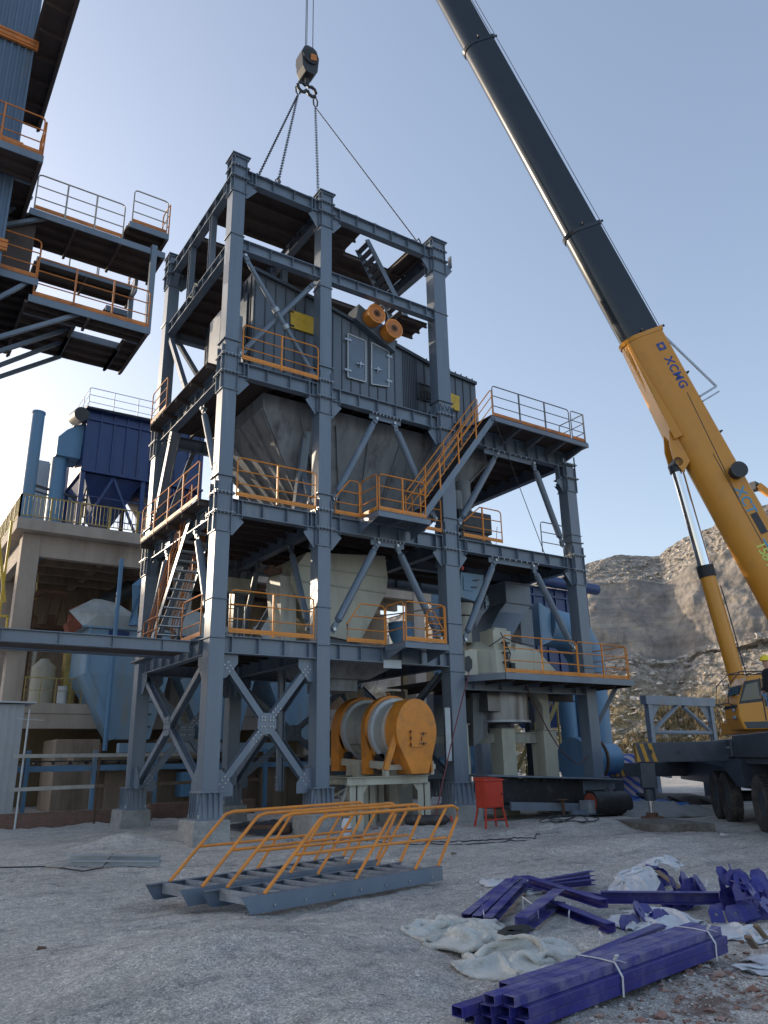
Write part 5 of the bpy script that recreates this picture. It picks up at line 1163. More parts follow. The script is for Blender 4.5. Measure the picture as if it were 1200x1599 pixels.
g = MB(); g.bar((-1.7, 21.9, 15.6), (1.0, 21.9, 15.2), .12, .12); g.bar((-1.7, 21.9, 15.3), (1.0, 21.9, 14.9), .08, .08); g.bar((.9, 21.7, 12.8), (.9, 21.7, 16.2), .1, .1); g.bar((.2, 21.5, 12.8), (.8, 21.5, 15.8), .08, .08); tag(g.build('pipe_bracket', m_dark), 'dark steel bracket between the blue stack and the dust collector', 'bracket')
# screw conveyor / belt line behind the tower
bc = thing('long_conveyor', 'long blue framed belt conveyor running behind the tower at knee height', 'conveyor', (4, 12, 0))
g = MB(); g.box(-6, 12.2, 11.8, 11.88, 1.62, 1.82); g.box(-6, 12.2, 12.9, 12.98, 1.62, 1.82) if False else g.box(-6, 12.2, 12.2, 12.28, 1.62, 1.82); g.build('frame', m_lblue, bc)
g = MB(); g.box(-6, 12.2, 11.9, 12.19, 1.95, 1.99); g.box(-6, 12.2, 11.9, 12.19, 1.66, 1.69); g.build('belt', m_black, bc)
g = MB()
for k in range(30): x = -5.5+k*.6; g.cyl((x, 11.86, 1.9), (x, 12.22, 1.9), .05, n=8)
g.build('idlers', m_dark, bc)
for k in range(8):
    x = -4.5+k*2.3; g = MB(); g.bar((x, 11.75, 0), (x, 11.75, 2.35), .14, .14); g.build('post', m_lblue, bc)
g = MB(); g.box(1.0, 7.5, 11.9, 12.3, 2.25, 2.6); g.build('cover', m_pblue, bc)
g = MB(); g.box(3.4, 3.9, 11.6, 12.3, .6, 1.5); tag(g.build('blue_box', m_lblue), 'small blue box hanging below the long conveyor', 'box')
# planks and scaffold pole before it
for (p, q, lab) in (((-3.25, 8, 2.12), (2.0, 8, 2.12), 'upper long grey plank running behind the rear left column'), ((-3.25, 8.05, 1.14), (-.75, 8.05, 1.17), 'lower short grey plank left of the rear left column')):
    g = MB(); g.bar(p, q, .05, .11); tag(g.build('plank', m_plank), lab, 'plank', 'planks on the scaffold poles')
g = MB(); g.bar((-.72, 8.05, 1.17), (5, 8.05, 1.22), .05, .1); tag(g.build('plank', m_wood), 'brown plank continuing right from the lower grey plank', 'plank', 'planks on the scaffold poles')
g = MB(); g.cyl((-2.98, 8.1, -.05), (-2.95, 8.1, 3.15), .03, n=8); g.cyl((-2.95, 8.1, 3.15), (-2.95, 8.1, 3.55), .022, n=6); g.cyl((-3.3, 8.1, 3.25), (-2.5, 8.1, 3.2), .012, n=6); tag(g.build('scaffold_pole', m_white), 'white scaffold pole with a thin cross bar beside the metal shed', 'pole')
for x, lab in ((-.65, 'dark upright pole holding the right end of the lower grey plank'), (3.0, 'dark upright pole behind the second front bay')):
    g = MB(); g.cyl((x, 8.12, 0), (x, 8.12, 2.5), .03, n=8); tag(g.build('scaffold_pole', m_rusty), lab, 'pole')
# brick wall
g = MB(); g.box(-8, 1.4, 8.7, 8.95, -.2, .42); bw = g.build('brick_wall', m_brick); tag(bw, 'low crumbling brick wall between the white shed and the rear left pedestal', 'wall')
g = MB(); g.box(1.5, 5.5, 9.4, 9.65, -.2, .5); tag(g.build('brick_wall', m_brick), 'low brick wall seen under the first bay between the pedestals', 'wall')
def brick_nodes(m):
    t = m.node_tree; N = t.nodes; L = t.links; b = N['Principled BSDF']
    tc = N.new('ShaderNodeNewGeometry'); mp = N.new('ShaderNodeMapping'); mp.inputs['Rotation'].default_value = (R(90), 0, 0); L.new(tc.outputs['Position'], mp.inputs[0])
    br = N.new('ShaderNodeTexBrick'); br.inputs['Scale'].default_value = 4.2; br.inputs['Color1'].default_value = (.24, .11, .08, 1); br.inputs['Color2'].default_value = (.15, .085, .07, 1); br.inputs['Mortar'].default_value = (.20, .18, .155, 1)
    br.inputs['Mortar Size'].default_value = .03; L.new(mp.outputs[0], br.inputs['Vector'])
    old = b.inputs['Base Color'].links[0].from_socket; mx = N.new('ShaderNodeMixRGB'); mx.inputs[0].default_value = .4; L.new(br.outputs[0], mx.inputs[1]); L.new(old, mx.inputs[2]); L.new(mx.outputs[0], b.inputs['Base Color'])
brick_nodes(m_brick)
# white shed, walkway beam
g = MB(); g.box(-9, -2.72, 10.5, 14, -.1, 3.85)
for k in range(30): g.box(-2.76-k*.22, -2.72-k*.22, 10.46, 10.499, 0, 3.84)
sd1 = thing('metal_shed', 'white ribbed sheet metal shed at the lower left edge', 'shed', (-5, 11, 0)); g.build('wall', m_shed, sd1)
g = MB(); g.hexa([(-9.2, 10.2, 3.88), (-2.4, 10.2, 3.88), (-2.4, 14, 3.88), (-9.2, 14, 3.88)], [(-9.2, 10.2, 3.93), (-2.4, 10.2, 3.93), (-2.4, 14, 3.93), (-9.2, 14, 3.93)]); g.build('roof', m_white, sd1)
wb = thing('walkway_beam', 'long steel walkway beam reaching in from the left edge to the first floor of the tower', 'walkway', (-3, 1, 4.8))
g = MB(); g.ibeam((-9.5, .55, 4.86), (-.55, .55, 4.86), .30, .2, .02, .02); g.ribs((-9.5, .55, 4.86), (-.55, .55, 4.86), .3, .2, 7); g.build('front_beam', m_steel, wb)
g = MB(); g.ibeam((-9.5, 1.9, 4.86), (-.55, 1.9, 4.86), .30, .2, .02, .02); g.build('rear_beam', m_steel, wb)
g = MB(); g.box(-9.5, -.55, .66, 1.8, 4.60, 4.63); g.build('walkway_plate', m_deck, wb)
g = MB(); g.box(-.54, -.28, .5, 5.9, 4.86, 4.90); g.build('side_gallery', m_deckg, wb)

# ================================================================== SECOND TOWER, UPPER LEFT
t2 = thing('left_tower', 'corrugated second tower with cantilevered platforms and orange railings at the upper left edge', 'steel tower', (-7, 3, 0))
g = MB(); g.box(-12, -6.28, -.4, 5, 11.0, 30)
x = -6.34
while x > -9.6: g.box(x, x+.05, -.44, -.401, 11.0, 30); x -= .17
g.build('corrugated_wall', mat('blue_grey_cladding', (.10, .15, .22), .45, .1, .12, 1, DUST, .2, 1.5, streak=True), t2)
for z0 in (20.45, 17.0, 14.0):
    g = MB()
    for k in range(4): g.box(-12, -6.2, -.52-.02*(k % 2), -.445, z0+k*.075, z0+k*.075+.075)
    g.build('orange_band', m_orange_d, t2)
def slab(x0, x1, y0, y1, z, joist='x', step=.45):
    o = MB().box(x0, x1, y0, y1, z-.03, z).build('platform', m_deck, t2); f = MB()
    f.box(x0, x1, y0-.03, y0-.001, z-.20, z); f.box(x1+.001, x1+.03, y0-.03, y1, z-.2, z); f.build('edge_channel', m_steel, o)
    j = MB(); n = max(2, int((y1-y0)/step))
    for i in range(n+1): y = y0+.02+(y1-y0-.1)*i/n; j.bar((x0, y+.03, z-.10), (x1, y+.03, z-.10), .05, .13)
    nx_ = max(1, int((x1-x0)/1.1))
    for i in range(nx_+1): x = x0+(x1-x0)*i/nx_; j.bar((x-.04, y0, z-.21), (x-.04, y1, z-.21), .07, .07)
    j.build('joists', m_deck, o); return o
# side gallery soffits running back beside the wall
slab(-6.27, -5.58, -3.6, 2.9, 21.0, step=.85); slab(-6.27, -5.8, -.38, 5.0, 16.4, step=.8)
slab(-7.8, -5.8, -1.4, -.45, 16.4); 
# upper platform and its end box, lower platform with the hatch openings
slab(-5.7, -1.95, .85, 2.4, 16.45); slab(-3.05, -1.9, .8, 1.6, 17.1)
slab(-5.5, -2.4, .2, .9, 13.4); slab(-5.5, -4.2, .9, 2.9, 13.4); slab(-2.85, -2.4, .9, 2.9, 13.4); slab(-4.2, -2.85, 1.45, 2.9, 13.4); slab(-7.6, -5.35, .2, 4.5, 13.9)
slab(-4.9, -1.65, 5.0, 6.2, 17.75)
slab(-2.6, -1.9, 5.0, 5.9, 16.7)
rr = lambda pts, m=m_orange_d, tm=m_orange_d, **k: railing(t2, pts, m=m, m_toe=tm, **k)
rr([(-5.6, .83, 16.46), (-3.2, .83, 16.46)], m_palerail, post=.95); rr([(-2.98, .8, 17.1), (-1.95, .8, 17.1)], m_palerail, post=1.2); rr([(-1.88, .82, 17.1), (-1.88, 1.5, 17.1)])
rr([(-5.4, .2, 13.41), (-2.42, .2, 13.41)], post=1.0); rr([(-7.5, .2, 13.92), (-5.36, .2, 13.92)], post=1.2); rr([(-7.7, -1.4, 16.41), (-5.85, -1.4, 16.41)], post=.9); rr([(-5.8, -1.35, 16.41), (-5.8, -.5, 16.41)])
rr([(-4.8, 5.0, 17.76), (-3.0, 5.0, 17.76)], m_palerail, toe=False, post=.9, h=1.0, mids=1); rr([(-2.95, 5.0, 17.76), (-1.9, 5.0, 17.76)], m_greyrail, toe=False, h=.4, mids=0); rr([(-1.7, 5.0, 17.76), (-1.7, 6.0, 17.76)])
mb = MB(); mb.bar((-2.35, .5, 16.3), (-2.35, .5, 13.4), .16, .16); mb.build('post', m_steel, t2)
mb = MB(); mb.bar((-1.75, 5.2, 17.6), (-1.75, 5.2, 15.9), .16, .16); mb.bar((-2.3, 2.4, 16.2), (-1.75, 5.2, 17.5), .1, .2); mb.build('post', m_steel, t2)
def strut(a, b, y0, y1=None):
    p, q = at(*a, 1, y0), at(*b, 1, y1 if y1 is not None else y0); g = MB(); g.bar(p+(p-q)*.8, q, .12, .10); g.build('strut', m_steel, t2)
strut((0, 526), (128, 489), .35); strut((0, 548), (112, 512), 1.4); strut((0, 570), (98, 533), 2.1); strut((0, 588), (95, 556), 2.7)
strut((0, 464), (51, 437), .3); strut((14, 350), (75, 340), 1.0); strut((10, 332), (49, 307), 1.0)
# dark slatted shutter with sun glinting on its rail behind the lower left gallery
mb = MB(); mb.box(-6.3, -5.45, 1.2, 1.3, 13.95, 16.2); mb.build('dark_panel', m_deck, t2)

# ================================================================== MOBILE CRANE
L_ = V((.69, .72, 0)).normalized(); Rr = V((L_.y, -L_.x, 0)); O_ = V((13.4, -5.0, 0))
def cp(s, l, z=0.): return O_+L_*s+Rr*l+V((0, 0, z))
cr_ = thing('mobile_crane', 'yellow mobile crane with dark telescopic boom rising over the tower from the right edge', 'crane', tuple(cp(2, 1.3)))
g = MB()
def cbox(g, s0, s1, l0, l1, z0, z1): g.hexa([cp(s0, l0, z0), cp(s1, l0, z0), cp(s1, l1, z0), cp(s0, l1, z0)], [cp(s0, l0, z1), cp(s1, l0, z1), cp(s1, l1, z1), cp(s0, l1, z1)])
cbox(g, -7.5, 11.0, .75, 1.95, .85, 1.55); cbox(g, -7.5, 11.0, .05, 2.7, 1.56, 1.70); cbox(g, -7.5, 10.9, .45, 2.3, 1.701, 2.15)
g.build('chassis', m_craneb, cr_, bevel=.03)
g = MB(); cbox(g, -1.6, 10.0, -.03, .44, 1.71, 2.2); cbox(g, -7, -1.9, -.03, .44, 1.71, 2.28); g.build('side_locker', m_craneb, cr_, bevel=.04)
g = MB(); poly = [(-2.6, 1.69), (2.4, 1.69), (1.6, 1.55), (-.6, 1.45), (-1.9, 1.0), (-2.5, 1.0)]
g.prism([cp(s, -.06, z) for s, z in poly], Rr*.7); g.build('mudguard', m_craneb, cr_)
g = MB(); g.bar(cp(-1.55, -.05, 1.98), cp(.1, -.05, 1.98), .02, .05); g.build('trim_strip', m_galv, cr_)
def wheel(s, l, steer=0):
    r, wd = .66, .34; c = cp(s, l, r-.01); g = MB()
    prof = [(.30, .10), (.52, .17), (.62, .165), (.66, .12), (.66, -.12), (.62, -.165), (.52, -.17), (.30, -.10)]
    n = 48; rings = []
    for rad, off in prof: rings.append([c+L_*(rad*math.cos(2*math.pi*k/n))+V((0, 0, rad*math.sin(2*math.pi*k/n)))+Rr*off for k in range(n)])
    g.loft(rings, False); ty = g.build('wheel', m_tyre, cr_, True)
    g = MB()
    for k in range(44):
        t = 2*math.pi*k/44; e_ = L_*math.cos(t)+V((0, 0, math.sin(t))); tn = -L_*math.sin(t)+V((0, 0, math.cos(t)))
        for sd in (-1, 1): g.bar(c+e_*.668+Rr*sd*.03, c+e_*.66+Rr*sd*.15+tn*.02, .055, .03, e_)
    g.build('tread', m_tyre, ty)
    g = MB()
    for sd in (-1, 1): g.loft([[c+L_*(rad*math.cos(2*math.pi*k/24))+V((0, 0, rad*math.sin(2*math.pi*k/24)))+Rr*off*sd for k in range(24)] for rad, off in ((.31, .10), (.29, .05), (.20, .03), (.18, .09), (.08, .11))])
    g.build('rim', m_craneb, ty, True)
for s in (1.35, 0.0, -3.5, -4.9):
    for l in (.17, 2.5): wheel(s, l)
for s in (1.35, 0, -3.5, -4.9): MB().cyl(cp(s, .3, .65), cp(s, 2.3, .65), .12, n=10).build('axle', m_dark, cr_)
cp0 = cp
# outriggers
def outrig(s, l_end, zb, zfoot, label, zl=0.):
    cp = lambda s, l, z=0.: cp0(s, l, z-(zl if z > .3 else 0))
    def cbox(g, s0, s1, l0, l1, z0, z1): g.hexa([cp(s0, l0, z0), cp(s1, l0, z0), cp(s1, l1, z0), cp(s0, l1, z0)], [cp(s0, l0, z1), cp(s1, l0, z1), cp(s1, l1, z1), cp(s0, l1, z1)])
    g = MB(); cbox(g, s-.22, s+.22, l_end+.0, 1.0, 1.62, 2.15); o = g.build('outrigger_beam', m_craneb, cr_, bevel=.02)
    g = MB()
    for k in range(3):
        l0 = l_end+.02+k*.22
        g.prism([cp(s-.225, l0, 1.64), cp(s-.225, l0+.10, 1.64), cp(s-.225, l0-.0+.0, 1.9) if 0 else cp(s-.225, l0-.02+.0, 2.13), cp(s-.225, l0-.12+.0 if l0-.12 > l_end else l_end, 2.13)], L_*-.006)
    for k in range(2): g.prism([cp(s-.21+k*.2, l_end-.006, 1.65), cp(s-.11+k*.2, l_end-.006, 1.65), cp(s-.16+k*.2, l_end-.006, 2.1), cp(s-.21+k*.2, l_end-.006, 2.1)], Rr*-.004)
    g.build('warning_stripes', mat('stripe_yellow', (.5, .26, .03), .5, 0, .2, 5) if 'stripe_yellow' not in bpy.data.materials else bpy.data.materials['stripe_yellow'], o)
    g = MB(); lc = l_end+.28; cbox(g, s-.2, s+.2, lc-.2, lc+.2, .95, 1.615); g.cyl(cp(s, lc, .62), cp(s, lc, .94), .15, n=16); g.build('jack_housing', m_craneb, o, bevel=.02)
    g = MB(); g.cyl(cp(s, lc, zfoot+.12), cp(s, lc, .62), .075, n=16); g.build('jack_rod', m_chrome, o, True)
    g = MB(); g.cyl(cp(s, lc, zfoot), cp(s, lc, zfoot+.05), .32, .28, 24); g.cyl(cp(s, lc, zfoot+.051), cp(s, lc, zfoot+.14), .16, n=16); g.build('jack_foot', m_rusty, o, True)
    g = MB(); g.cyl(cp(s-.24, lc+.1, 1.9), cp(s-.2, lc+.1, 1.9), .07, n=16); g.cyl(cp(s-.24, lc+.85, 1.88), cp(s-.2, lc+.85, 1.88), .05, n=16); g.build('lug', m_dark, o)
outrig(-1.0, -2.45, 1.62, .17, ''); outrig(9.7, -2.2, 1.62, .02, '', .62)
g = MB(); cbox(g, 9.5, 9.9, -2.2, -1.95, 1.54, 2.2); g.build('rear_bracket', m_craneb, cr_)
# turntable and superstructure
P0 = V((17.6, -6.4, 3.6)); TT = V((3.9, 3.0, 49.3)); ax_ = (TT-P0).normalized(); hh = V((ax_.x, ax_.y, 0)).normalized(); ss = ax_.cross(V((0, 0, 1))).normalized(); nn_ = ss.cross(ax_)
lf = V((-hh.y, hh.x, 0))     # left of the heading
def sp(a, b, z): return P0+hh*a+lf*b+V((0, 0, z-P0.z))
TC = sp(1.9, 0, 0)
g = MB(); g.cyl((TC.x, TC.y, 2.16), (TC.x, TC.y, 2.36), .85, n=32); g.build('turntable', m_dark, cr_, True)
g = MB()
def sbox(g, a0, a1, b0, b1, z0, z1): g.hexa([sp(a0, b0, z0), sp(a1, b0, z0), sp(a1, b1, z0), sp(a0, b1, z0)], [sp(a0, b0, z1), sp(a1, b0, z1), sp(a1, b1, z1), sp(a0, b1, z1)])
sbox(g, -2.6, 3.3, -.75, .75, 2.37, 2.75); sbox(g, -.5, .5, -.75, -.6, 2.76, 3.9); sbox(g, -.5, .5, .6, .75, 2.76, 3.9); sbox(g, -4.2, -2.0, -1.3, 1.3, 2.5, 3.7)
g.build('superstructure', m_craney, cr_, bevel=.03)
# operator cab (left of boom, towards the viewer)
cab_c = at(1180, 1150, 1, 0)
a0, a1, b0, b1, z0, z1 = 1.8, 3.68, .62, 1.62, 2.46, 4.0
prof = [(a0, z0), (a1-.10, z0), (a1, z0+.35), (a1-.02, z0+.75), (a1-.28, z1-.25), (a1-.5, z1), (a0, z1)]
CAB = Matrix.Identity(4)
g = MB(); g.prism([sp(a, b0, z) for a, z in prof], lf*(b1-b0)); cab = g.build('cab', m_craney, cr_, bevel=.05)
def cpan(pts, side, m, nm, off=.012):
    b = b1+off if side else b0-off; g = MB(); g.prism([sp(a, b, z) for a, z in pts], lf*(-.01 if side else .01)); return g.build(nm, m, cab)
cpan([(a1-.68, z0+.86), (a1-.12, z0+.80), (a1-.34, z1-.28), (a1-.68, z1-.2)], 1, m_glass, 'side_window')
cpan([(a1-.74, z0+.78), (a1-.05, z0+.72), (a1-.30, z1-.18), (a1-.74, z1-.12)], 1, m_dark, 'window_frame', .006)
cpan([(a0+.06, z0+.64), (a1-.8, z0+.64), (a1-.8, z1-.12), (a0+.06, z1-.12)], 1, m_dark, 'window_frame', .006)
cpan([(a0+.12, z0+.72), (a1-.85, z0+.72), (a1-.85, z1-.2), (a0+.12, z1-.2)], 1, m_glass, 'door_window')
cpan([(a0+.05, z0+.04), (a1-.18, z0+.04), (a1-.12, z0+.22), (a0+.05, z0+.22)], 1, m_craneb, 'sill_panel')
g = MB()
for pt in ([(a1-.76, z0+.24), (a1-.76, z1-.1)], [(a0+.06, z0+.24), (a0+.06, z1-.1)]): g.bar(sp(pt[0][0], b1+.004, pt[0][1]), sp(pt[1][0], b1+.004, pt[1][1]), .02, .03)
g.build('door_seams', m_dark, cab)
g = MB(); g.cyl(sp(a0+.5, b1+.0, z0+.45), sp(a0+.5, b1+.03, z0+.45), .09, n=16); g.build('speaker_grille', m_dark, cab)
# windscreen (front face)
g = MB(); fr = lambda a, b, z: sp(a+.015, b, z)
g.hexa([fr(a1-.02, b0+.04, z0+.62), fr(a1-.02, b1-.04, z0+.62), fr(a1-.28, b1-.08, z1-.28), fr(a1-.28, b0+.08, z1-.28)], [fr(a1, b0+.04, z0+.62), fr(a1, b1-.04, z0+.62), fr(a1-.26, b1-.08, z1-.28), fr(a1-.26, b0+.08, z1-.28)])
g.build('windscreen', m_glass, cab)
g = MB(); g.hexa([fr(a1-.05, b0+.3, z0+1.0), fr(a1-.05, b1-.35, z0+1.0), fr(a1-.2, b1-.35, z1-.5), fr(a1-.2, b0+.3, z1-.5)], [fr(a1-.03, b0+.3, z0+1.0), fr(a1-.03, b1-.35, z0+1.0), fr(a1-.18, b1-.35, z1-.5), fr(a1-.18, b0+.3, z1-.5)])
g.build('painted_reflection', m_reflg, cab)  # green reflection in the windscreen, painted on as a thin coloured pane
g = MB()
for b in (b0+.05, b1-.05): g.tube([sp(a1-.1, b, z0+.6), sp(a1+.22, b, z0+.75), sp(a1+.14, b, z1-.25), sp(a1-.25, b, z1+.10), sp(a0+.2, b, z1+.10)], .018, 6)
g.tube([sp(a1+.22, b0, z0+.75), sp(a1+.22, b1, z0+.75)], .015, 6); g.tube([sp(a1-.25, b0, z1+.1), sp(a1-.25, b1, z1+.1)], .015, 6)
for k in range(4): g.tube([sp(a0+.2+k*.3, b0, z1+.1), sp(a0+.2+k*.3, b1, z1+.1)], .012, 6)
g.build('guard_bars', m_dark, cab)
g = MB(); g.cyl(sp(a1+.02, b1-.2, z0+.35), sp(a1+.08, b1-.2, z0+.35), .06, n=12); g.cyl(sp(a1+.02, b1-.2, z0+.55), sp(a1+.08, b1-.2, z0+.55), .05, n=12); g.build('work_lights', m_galv, cab)
# boom
Lb = (TT-P0).length
def bsec(k, wd, ht, n=12):
    c = P0+ax_*(k*Lb); top = [c+ss*(-wd/2)+nn_*(ht/2), c+ss*(-wd/2+.06)+nn_*(ht/2+.05), c+ss*(wd/2-.06)+nn_*(ht/2+.05), c+ss*(wd/2)+nn_*(ht/2)]
    bot = [c+ss*(wd/2*math.cos(t))+nn_*(-ht*.10-(ht*.42)*math.sin(t)) for t in [math.pi*i/n for i in range(n+1)]]
    return top+bot
def bcol(k, wd, ht, l=.10):
    a = bsec(k, wd, ht); return [a, [p+ax_*l for p in a]]
W0, H0 = 1.00, 1.36
boom_parts = ((-.03, .272, W0, H0, m_craney, 'boom_base'), (.273, .372, .93, 1.26, m_craneg, 'boom_section'), (.373, .575, .87, 1.18, m_craneg, 'boom_section'), (.576, .78, .80, 1.08, m_craneg, 'boom_section'), (.781, .99, .74, 1.0, m_craneg, 'boom_section'))
for k0, k1, wd, ht, m, nm in boom_parts:
    g = MB(); g.loft([bsec(k0, wd, ht), bsec(k1, wd, ht)]); bo = g.build(nm, m, cr_, True)
    if nm == 'boom_base': boom = bo
    g = MB(); g.loft([bsec(k1-.002, wd+.05, ht+.07), [p+ax_*.14 for p in bsec(k1-.002, wd+.09, ht+.12)]]); g.build('boom_collar', m_craney if nm == 'boom_base' else m_craneg, bo)
    g = MB(); c = P0+ax_*(k1*Lb)+ax_*.1
    for sgn in (-1, 1): MB().bar(c+nn_*(ht/2+.02)+ss*sgn*wd*.3, c+nn_*(ht/2+.28)+ss*sgn*wd*.3, .05, .08, ax_).build('rope_guide', m_dark, bo)
    for sgn in (-1, 1): MB().bar(c+ss*sgn*(wd/2), c+ss*sgn*(wd/2+.14), .06, .10, ax_).build('side_lug', m_dark, bo)
# stiffener and bracket where the cylinder pushes
def bp3(k, s_, n_off): return P0+ax_*(k*Lb)+ss*s_+nn_*n_off
g = MB(); pb = [(.205, -.62), (.172, -.62), (.166, -1.02), (.176, -1.12), (.186, -1.02)]
for s_ in (-.30, .24): g.prism([bp3(k, s_, n_) for k, n_ in pb], ss*.06)
g.build('cylinder_bracket', m_craney, boom)
g = MB(); g.hexa([bp3(.27, -.36, -.56), bp3(.27, -.30, -.62), bp3(.27, .30, -.62), bp3(.27, .36, -.56)], [bp3(.19, -.48, -.50), bp3(.19, -.40, -.78), bp3(.19, .40, -.78), bp3(.19, .48, -.50)]); g.build('belly_plate', m_craney, boom)
# fabrication line on the side facing the camera
side = -1 if (P0+ss*-1-CAM).length < (P0+ss-CAM).length else 1
g = MB()
g.bar(bp3(.13, side*(W0/2+.004), .10), bp3(.218, side*(W0/2+.004), .36), .012, .02); g.bar(bp3(.17, side*(W0/2+.004), .1), bp3(.02, side*(W0/2+.004), .1), .012, .02)
g.build('panel_seam', m_dark, boom)
# ropes over the boom
g = MB()
for s_, o_ in ((.1, .40), (-.12, .36)): g.tube([bp3(-.02, s_, H0/2+.30), bp3(.15, s_, H0/2+.22), bp3(.56, s_, .9), bp3(.98, s_, .75)], .012, 5)
for k in (.1, .185, .235): g.bar(bp3(k, 0, H0/2+.04), bp3(k, 0, H0/2+.34), .3, .05, ax_)
g.build('hoist_rope', m_rope, boom)
g = MB(); c0 = bp3(.268, side*.3, H0/2+.05); c1 = bp3(.215, side*.45, H0/2+.75); c2 = bp3(.212, side*.5, H0/2+.02); g.bar(c0, c1, .05, .07); g.bar(c1, c2, .05, .07); g.bar(c1-ax_*.2, c2-ax_*.2, .05, .05); g.build('boom_bracket', m_galv, boom)
g = MB(); c = bp3(.152, side*(W0/2), .46); g.cyl(c, c+ss*side*.30, .24, n=20); g.cyl(c+ss*side*.301, c+ss*side*.34, .28, n=20); g.build('cable_reel', m_dark, boom, True)
g = MB(); g.cyl(bp3(.0, -.62, 0), bp3(.0, .62, 0), .15, n=16); g.build('boom_pin', m_dark, boom, True)
# luffing cylinder
Cb = P0+hh*2.7+V((0, 0, 2.75-P0.z)); Ct = bp3(.1745, 0, -1.0)
cyd = (Ct-Cb).normalized(); cl_ = (Ct-Cb).length
g = MB(); g.cyl(Cb, Cb+cyd*cl_*.535, .245, n=28); cyl_o = g.build('lift_cylinder', m_craney, cr_, True)
g = MB(); g.cyl(Cb+cyd*cl_*.535, Cb+cyd*(cl_*.535+.38), .27, n=28); g.build('cylinder_gland', m_black, cyl_o, True)
g = MB(); g.cyl(Cb+cyd*(cl_*.535+.38), Ct-cyd*.15, .205, n=28); g.build('cylinder_rod', m_chrome, cyl_o, True)
g = MB(); g.cyl(Ct-ss*.3, Ct+ss*.3, .16, n=16); g.cyl(Ct-cyd*.3, Ct-cyd*.05, .25, n=20); g.build('rod_eye', m_dark, cyl_o, True)
g = MB(); rp = []
for i in range(12): t = i/11; rp.append(Cb+cyd*cl_*.5*(1-t)+nn_*.0+ss*side*.1+hh*-.29+V((0, 0, .05*math.sin(t*9))))
g.tube(rp, .02, 5); g.build('hydraulic_line', m_dark, cyl_o)
# boom lettering
def text(body, size, k, n_off, m, parent, al='CENTER', bold=.0, rot=0, spacing=1.):
    cu = bpy.data.curves.new('lettering', 'FONT'); cu.body = body; cu.size = size; cu.extrude = .003; cu.offset = bold; cu.align_x = al; cu.align_y = 'CENTER'; cu.space_character = spacing
    tmp = bpy.data.objects.new('t', cu); COL.objects.link(tmp); dg = bpy.context.evaluated_depsgraph_get(); dg.update(); me = bpy.data.meshes.new_from_object(tmp.evaluated_get(dg)); bpy.data.objects.remove(tmp)
    o = bpy.data.objects.new('lettering', me); COL.objects.link(o); me.materials.clear(); me.materials.append(m)
    xd = -ax_; zd = ss*side; yd = zd.cross(xd)      # reads downwards along the boom
    M4 = Matrix((xd, yd, zd)).transposed().to_4x4(); M4.translation = P0+ax_*(k*Lb)+ss*side*(W0/2+.008)+nn_*n_off
    me.transform(M4); me.transform(Matrix.Translation(-WLOC[parent.name])); o.parent = parent; WLOC[o.name] = WLOC[parent.name]; return o
text('XCMG', .42, .235, .36, m_bluetext, boom, bold=.008, spacing=1.08)
g = MB(); 
c = lambda k, n_: bp3(k, side*(W0/2+.006), n_)
g.prism([c(.2605, .22), c(.2605, .50), c(.2545, .50), c(.2545, .22)], ss*side*.006); o = g.build('logo_badge', m_bluetext, boom)
g = MB(); g.prism([c(.2595, .36), c(.2575, .45), c(.2555, .36), c(.2575, .27)], ss*side*.012); g.build('logo_mark', m_craney, o)
text('XCT', .46, .132, .30, m_ltext, boom, bold=.008, spacing=1.08)
g = MB(); g.prism([c(.122, .20), c(.122, .44), c(.107, .44), c(.107, .2)], ss*side*.006); g.build('black_label', m_dark, boom)
text('15848186455', .44, .080, -.02, m_ytext, boom, bold=.004, spacing=.9)
g = MB(); g.prism([c(.104, .16), c(.104, .22), c(.04, .22), c(.04, .16)], ss*side*.006); g.build('blue_line', m_ltext, boom)
# boom head, ropes down to the hook block
hk = thing('hook_block', 'black crane hook block hanging from wire ropes above the tower', 'hook', (3.87, 3, 28.3))
HX = V((3.87, 3.0, 0))
g = MB()
for o_ in ((-.10, .0), (-.03, .02), (.22, -.05), (.26, .03)): g.tube([(HX.x+o_[0], HX.y+o_[1], 29.9), (HX.x+o_[0]*.8, HX.y+o_[1], 49.0)], .016, 5)
g.build('hoist_ropes', m_rope, hk)
g = MB(); g.loft([[(HX.x+dx*w_, HX.y+dy*.3, z) for dx, dy in ((-1, -1), (1, -1), (1, 1), (-1, 1))] for z, w_ in ((28.55, .20), (28.8, .34), (29.5, .40), (29.85, .28), (29.95, .12))]); bl = g.build('block', m_dark, hk, bevel=.03)
g = MB(); g.cyl((HX.x-.02, HX.y-.36, 29.35), (HX.x-.02, HX.y+.36, 29.35), .34, n=28); g.build('sheave_guard', m_black, bl, True)
g = MB(); g.prism([(HX.x-.05, HX.y-.372, 29.15), (HX.x+.25, HX.y-.372, 29.25), (HX.x+.22, HX.y-.372, 29.55), (HX.x-.02, HX.y-.372, 29.5)], (0, -.01, 0)); g.build('orange_mark', m_orange_d, bl)
g = MB(); g.cyl((HX.x, HX.y, 28.2), (HX.x, HX.y, 28.56), .09, n=12)
for sg in (-1, 1): g.tube([(HX.x, HX.y, 28.3), (HX.x+sg*.22, HX.y, 28.18), (HX.x+sg*.38, HX.y, 28.0), (HX.x+sg*.34, HX.y, 27.75), (HX.x+sg*.15, HX.y, 27.72), (HX.x+sg*.12, HX.y, 27.9)] if 0 else [(HX.x, HX.y, 28.25)]+[(HX.x+sg*(.22+.2*math.cos(t)), HX.y, 27.95+.24*math.sin(t)) for t in [math.pi*.75-i*math.pi*.24 for i in range(8)]], .07, 8)
g.build('ramshorn_hook', m_dark, hk, True)
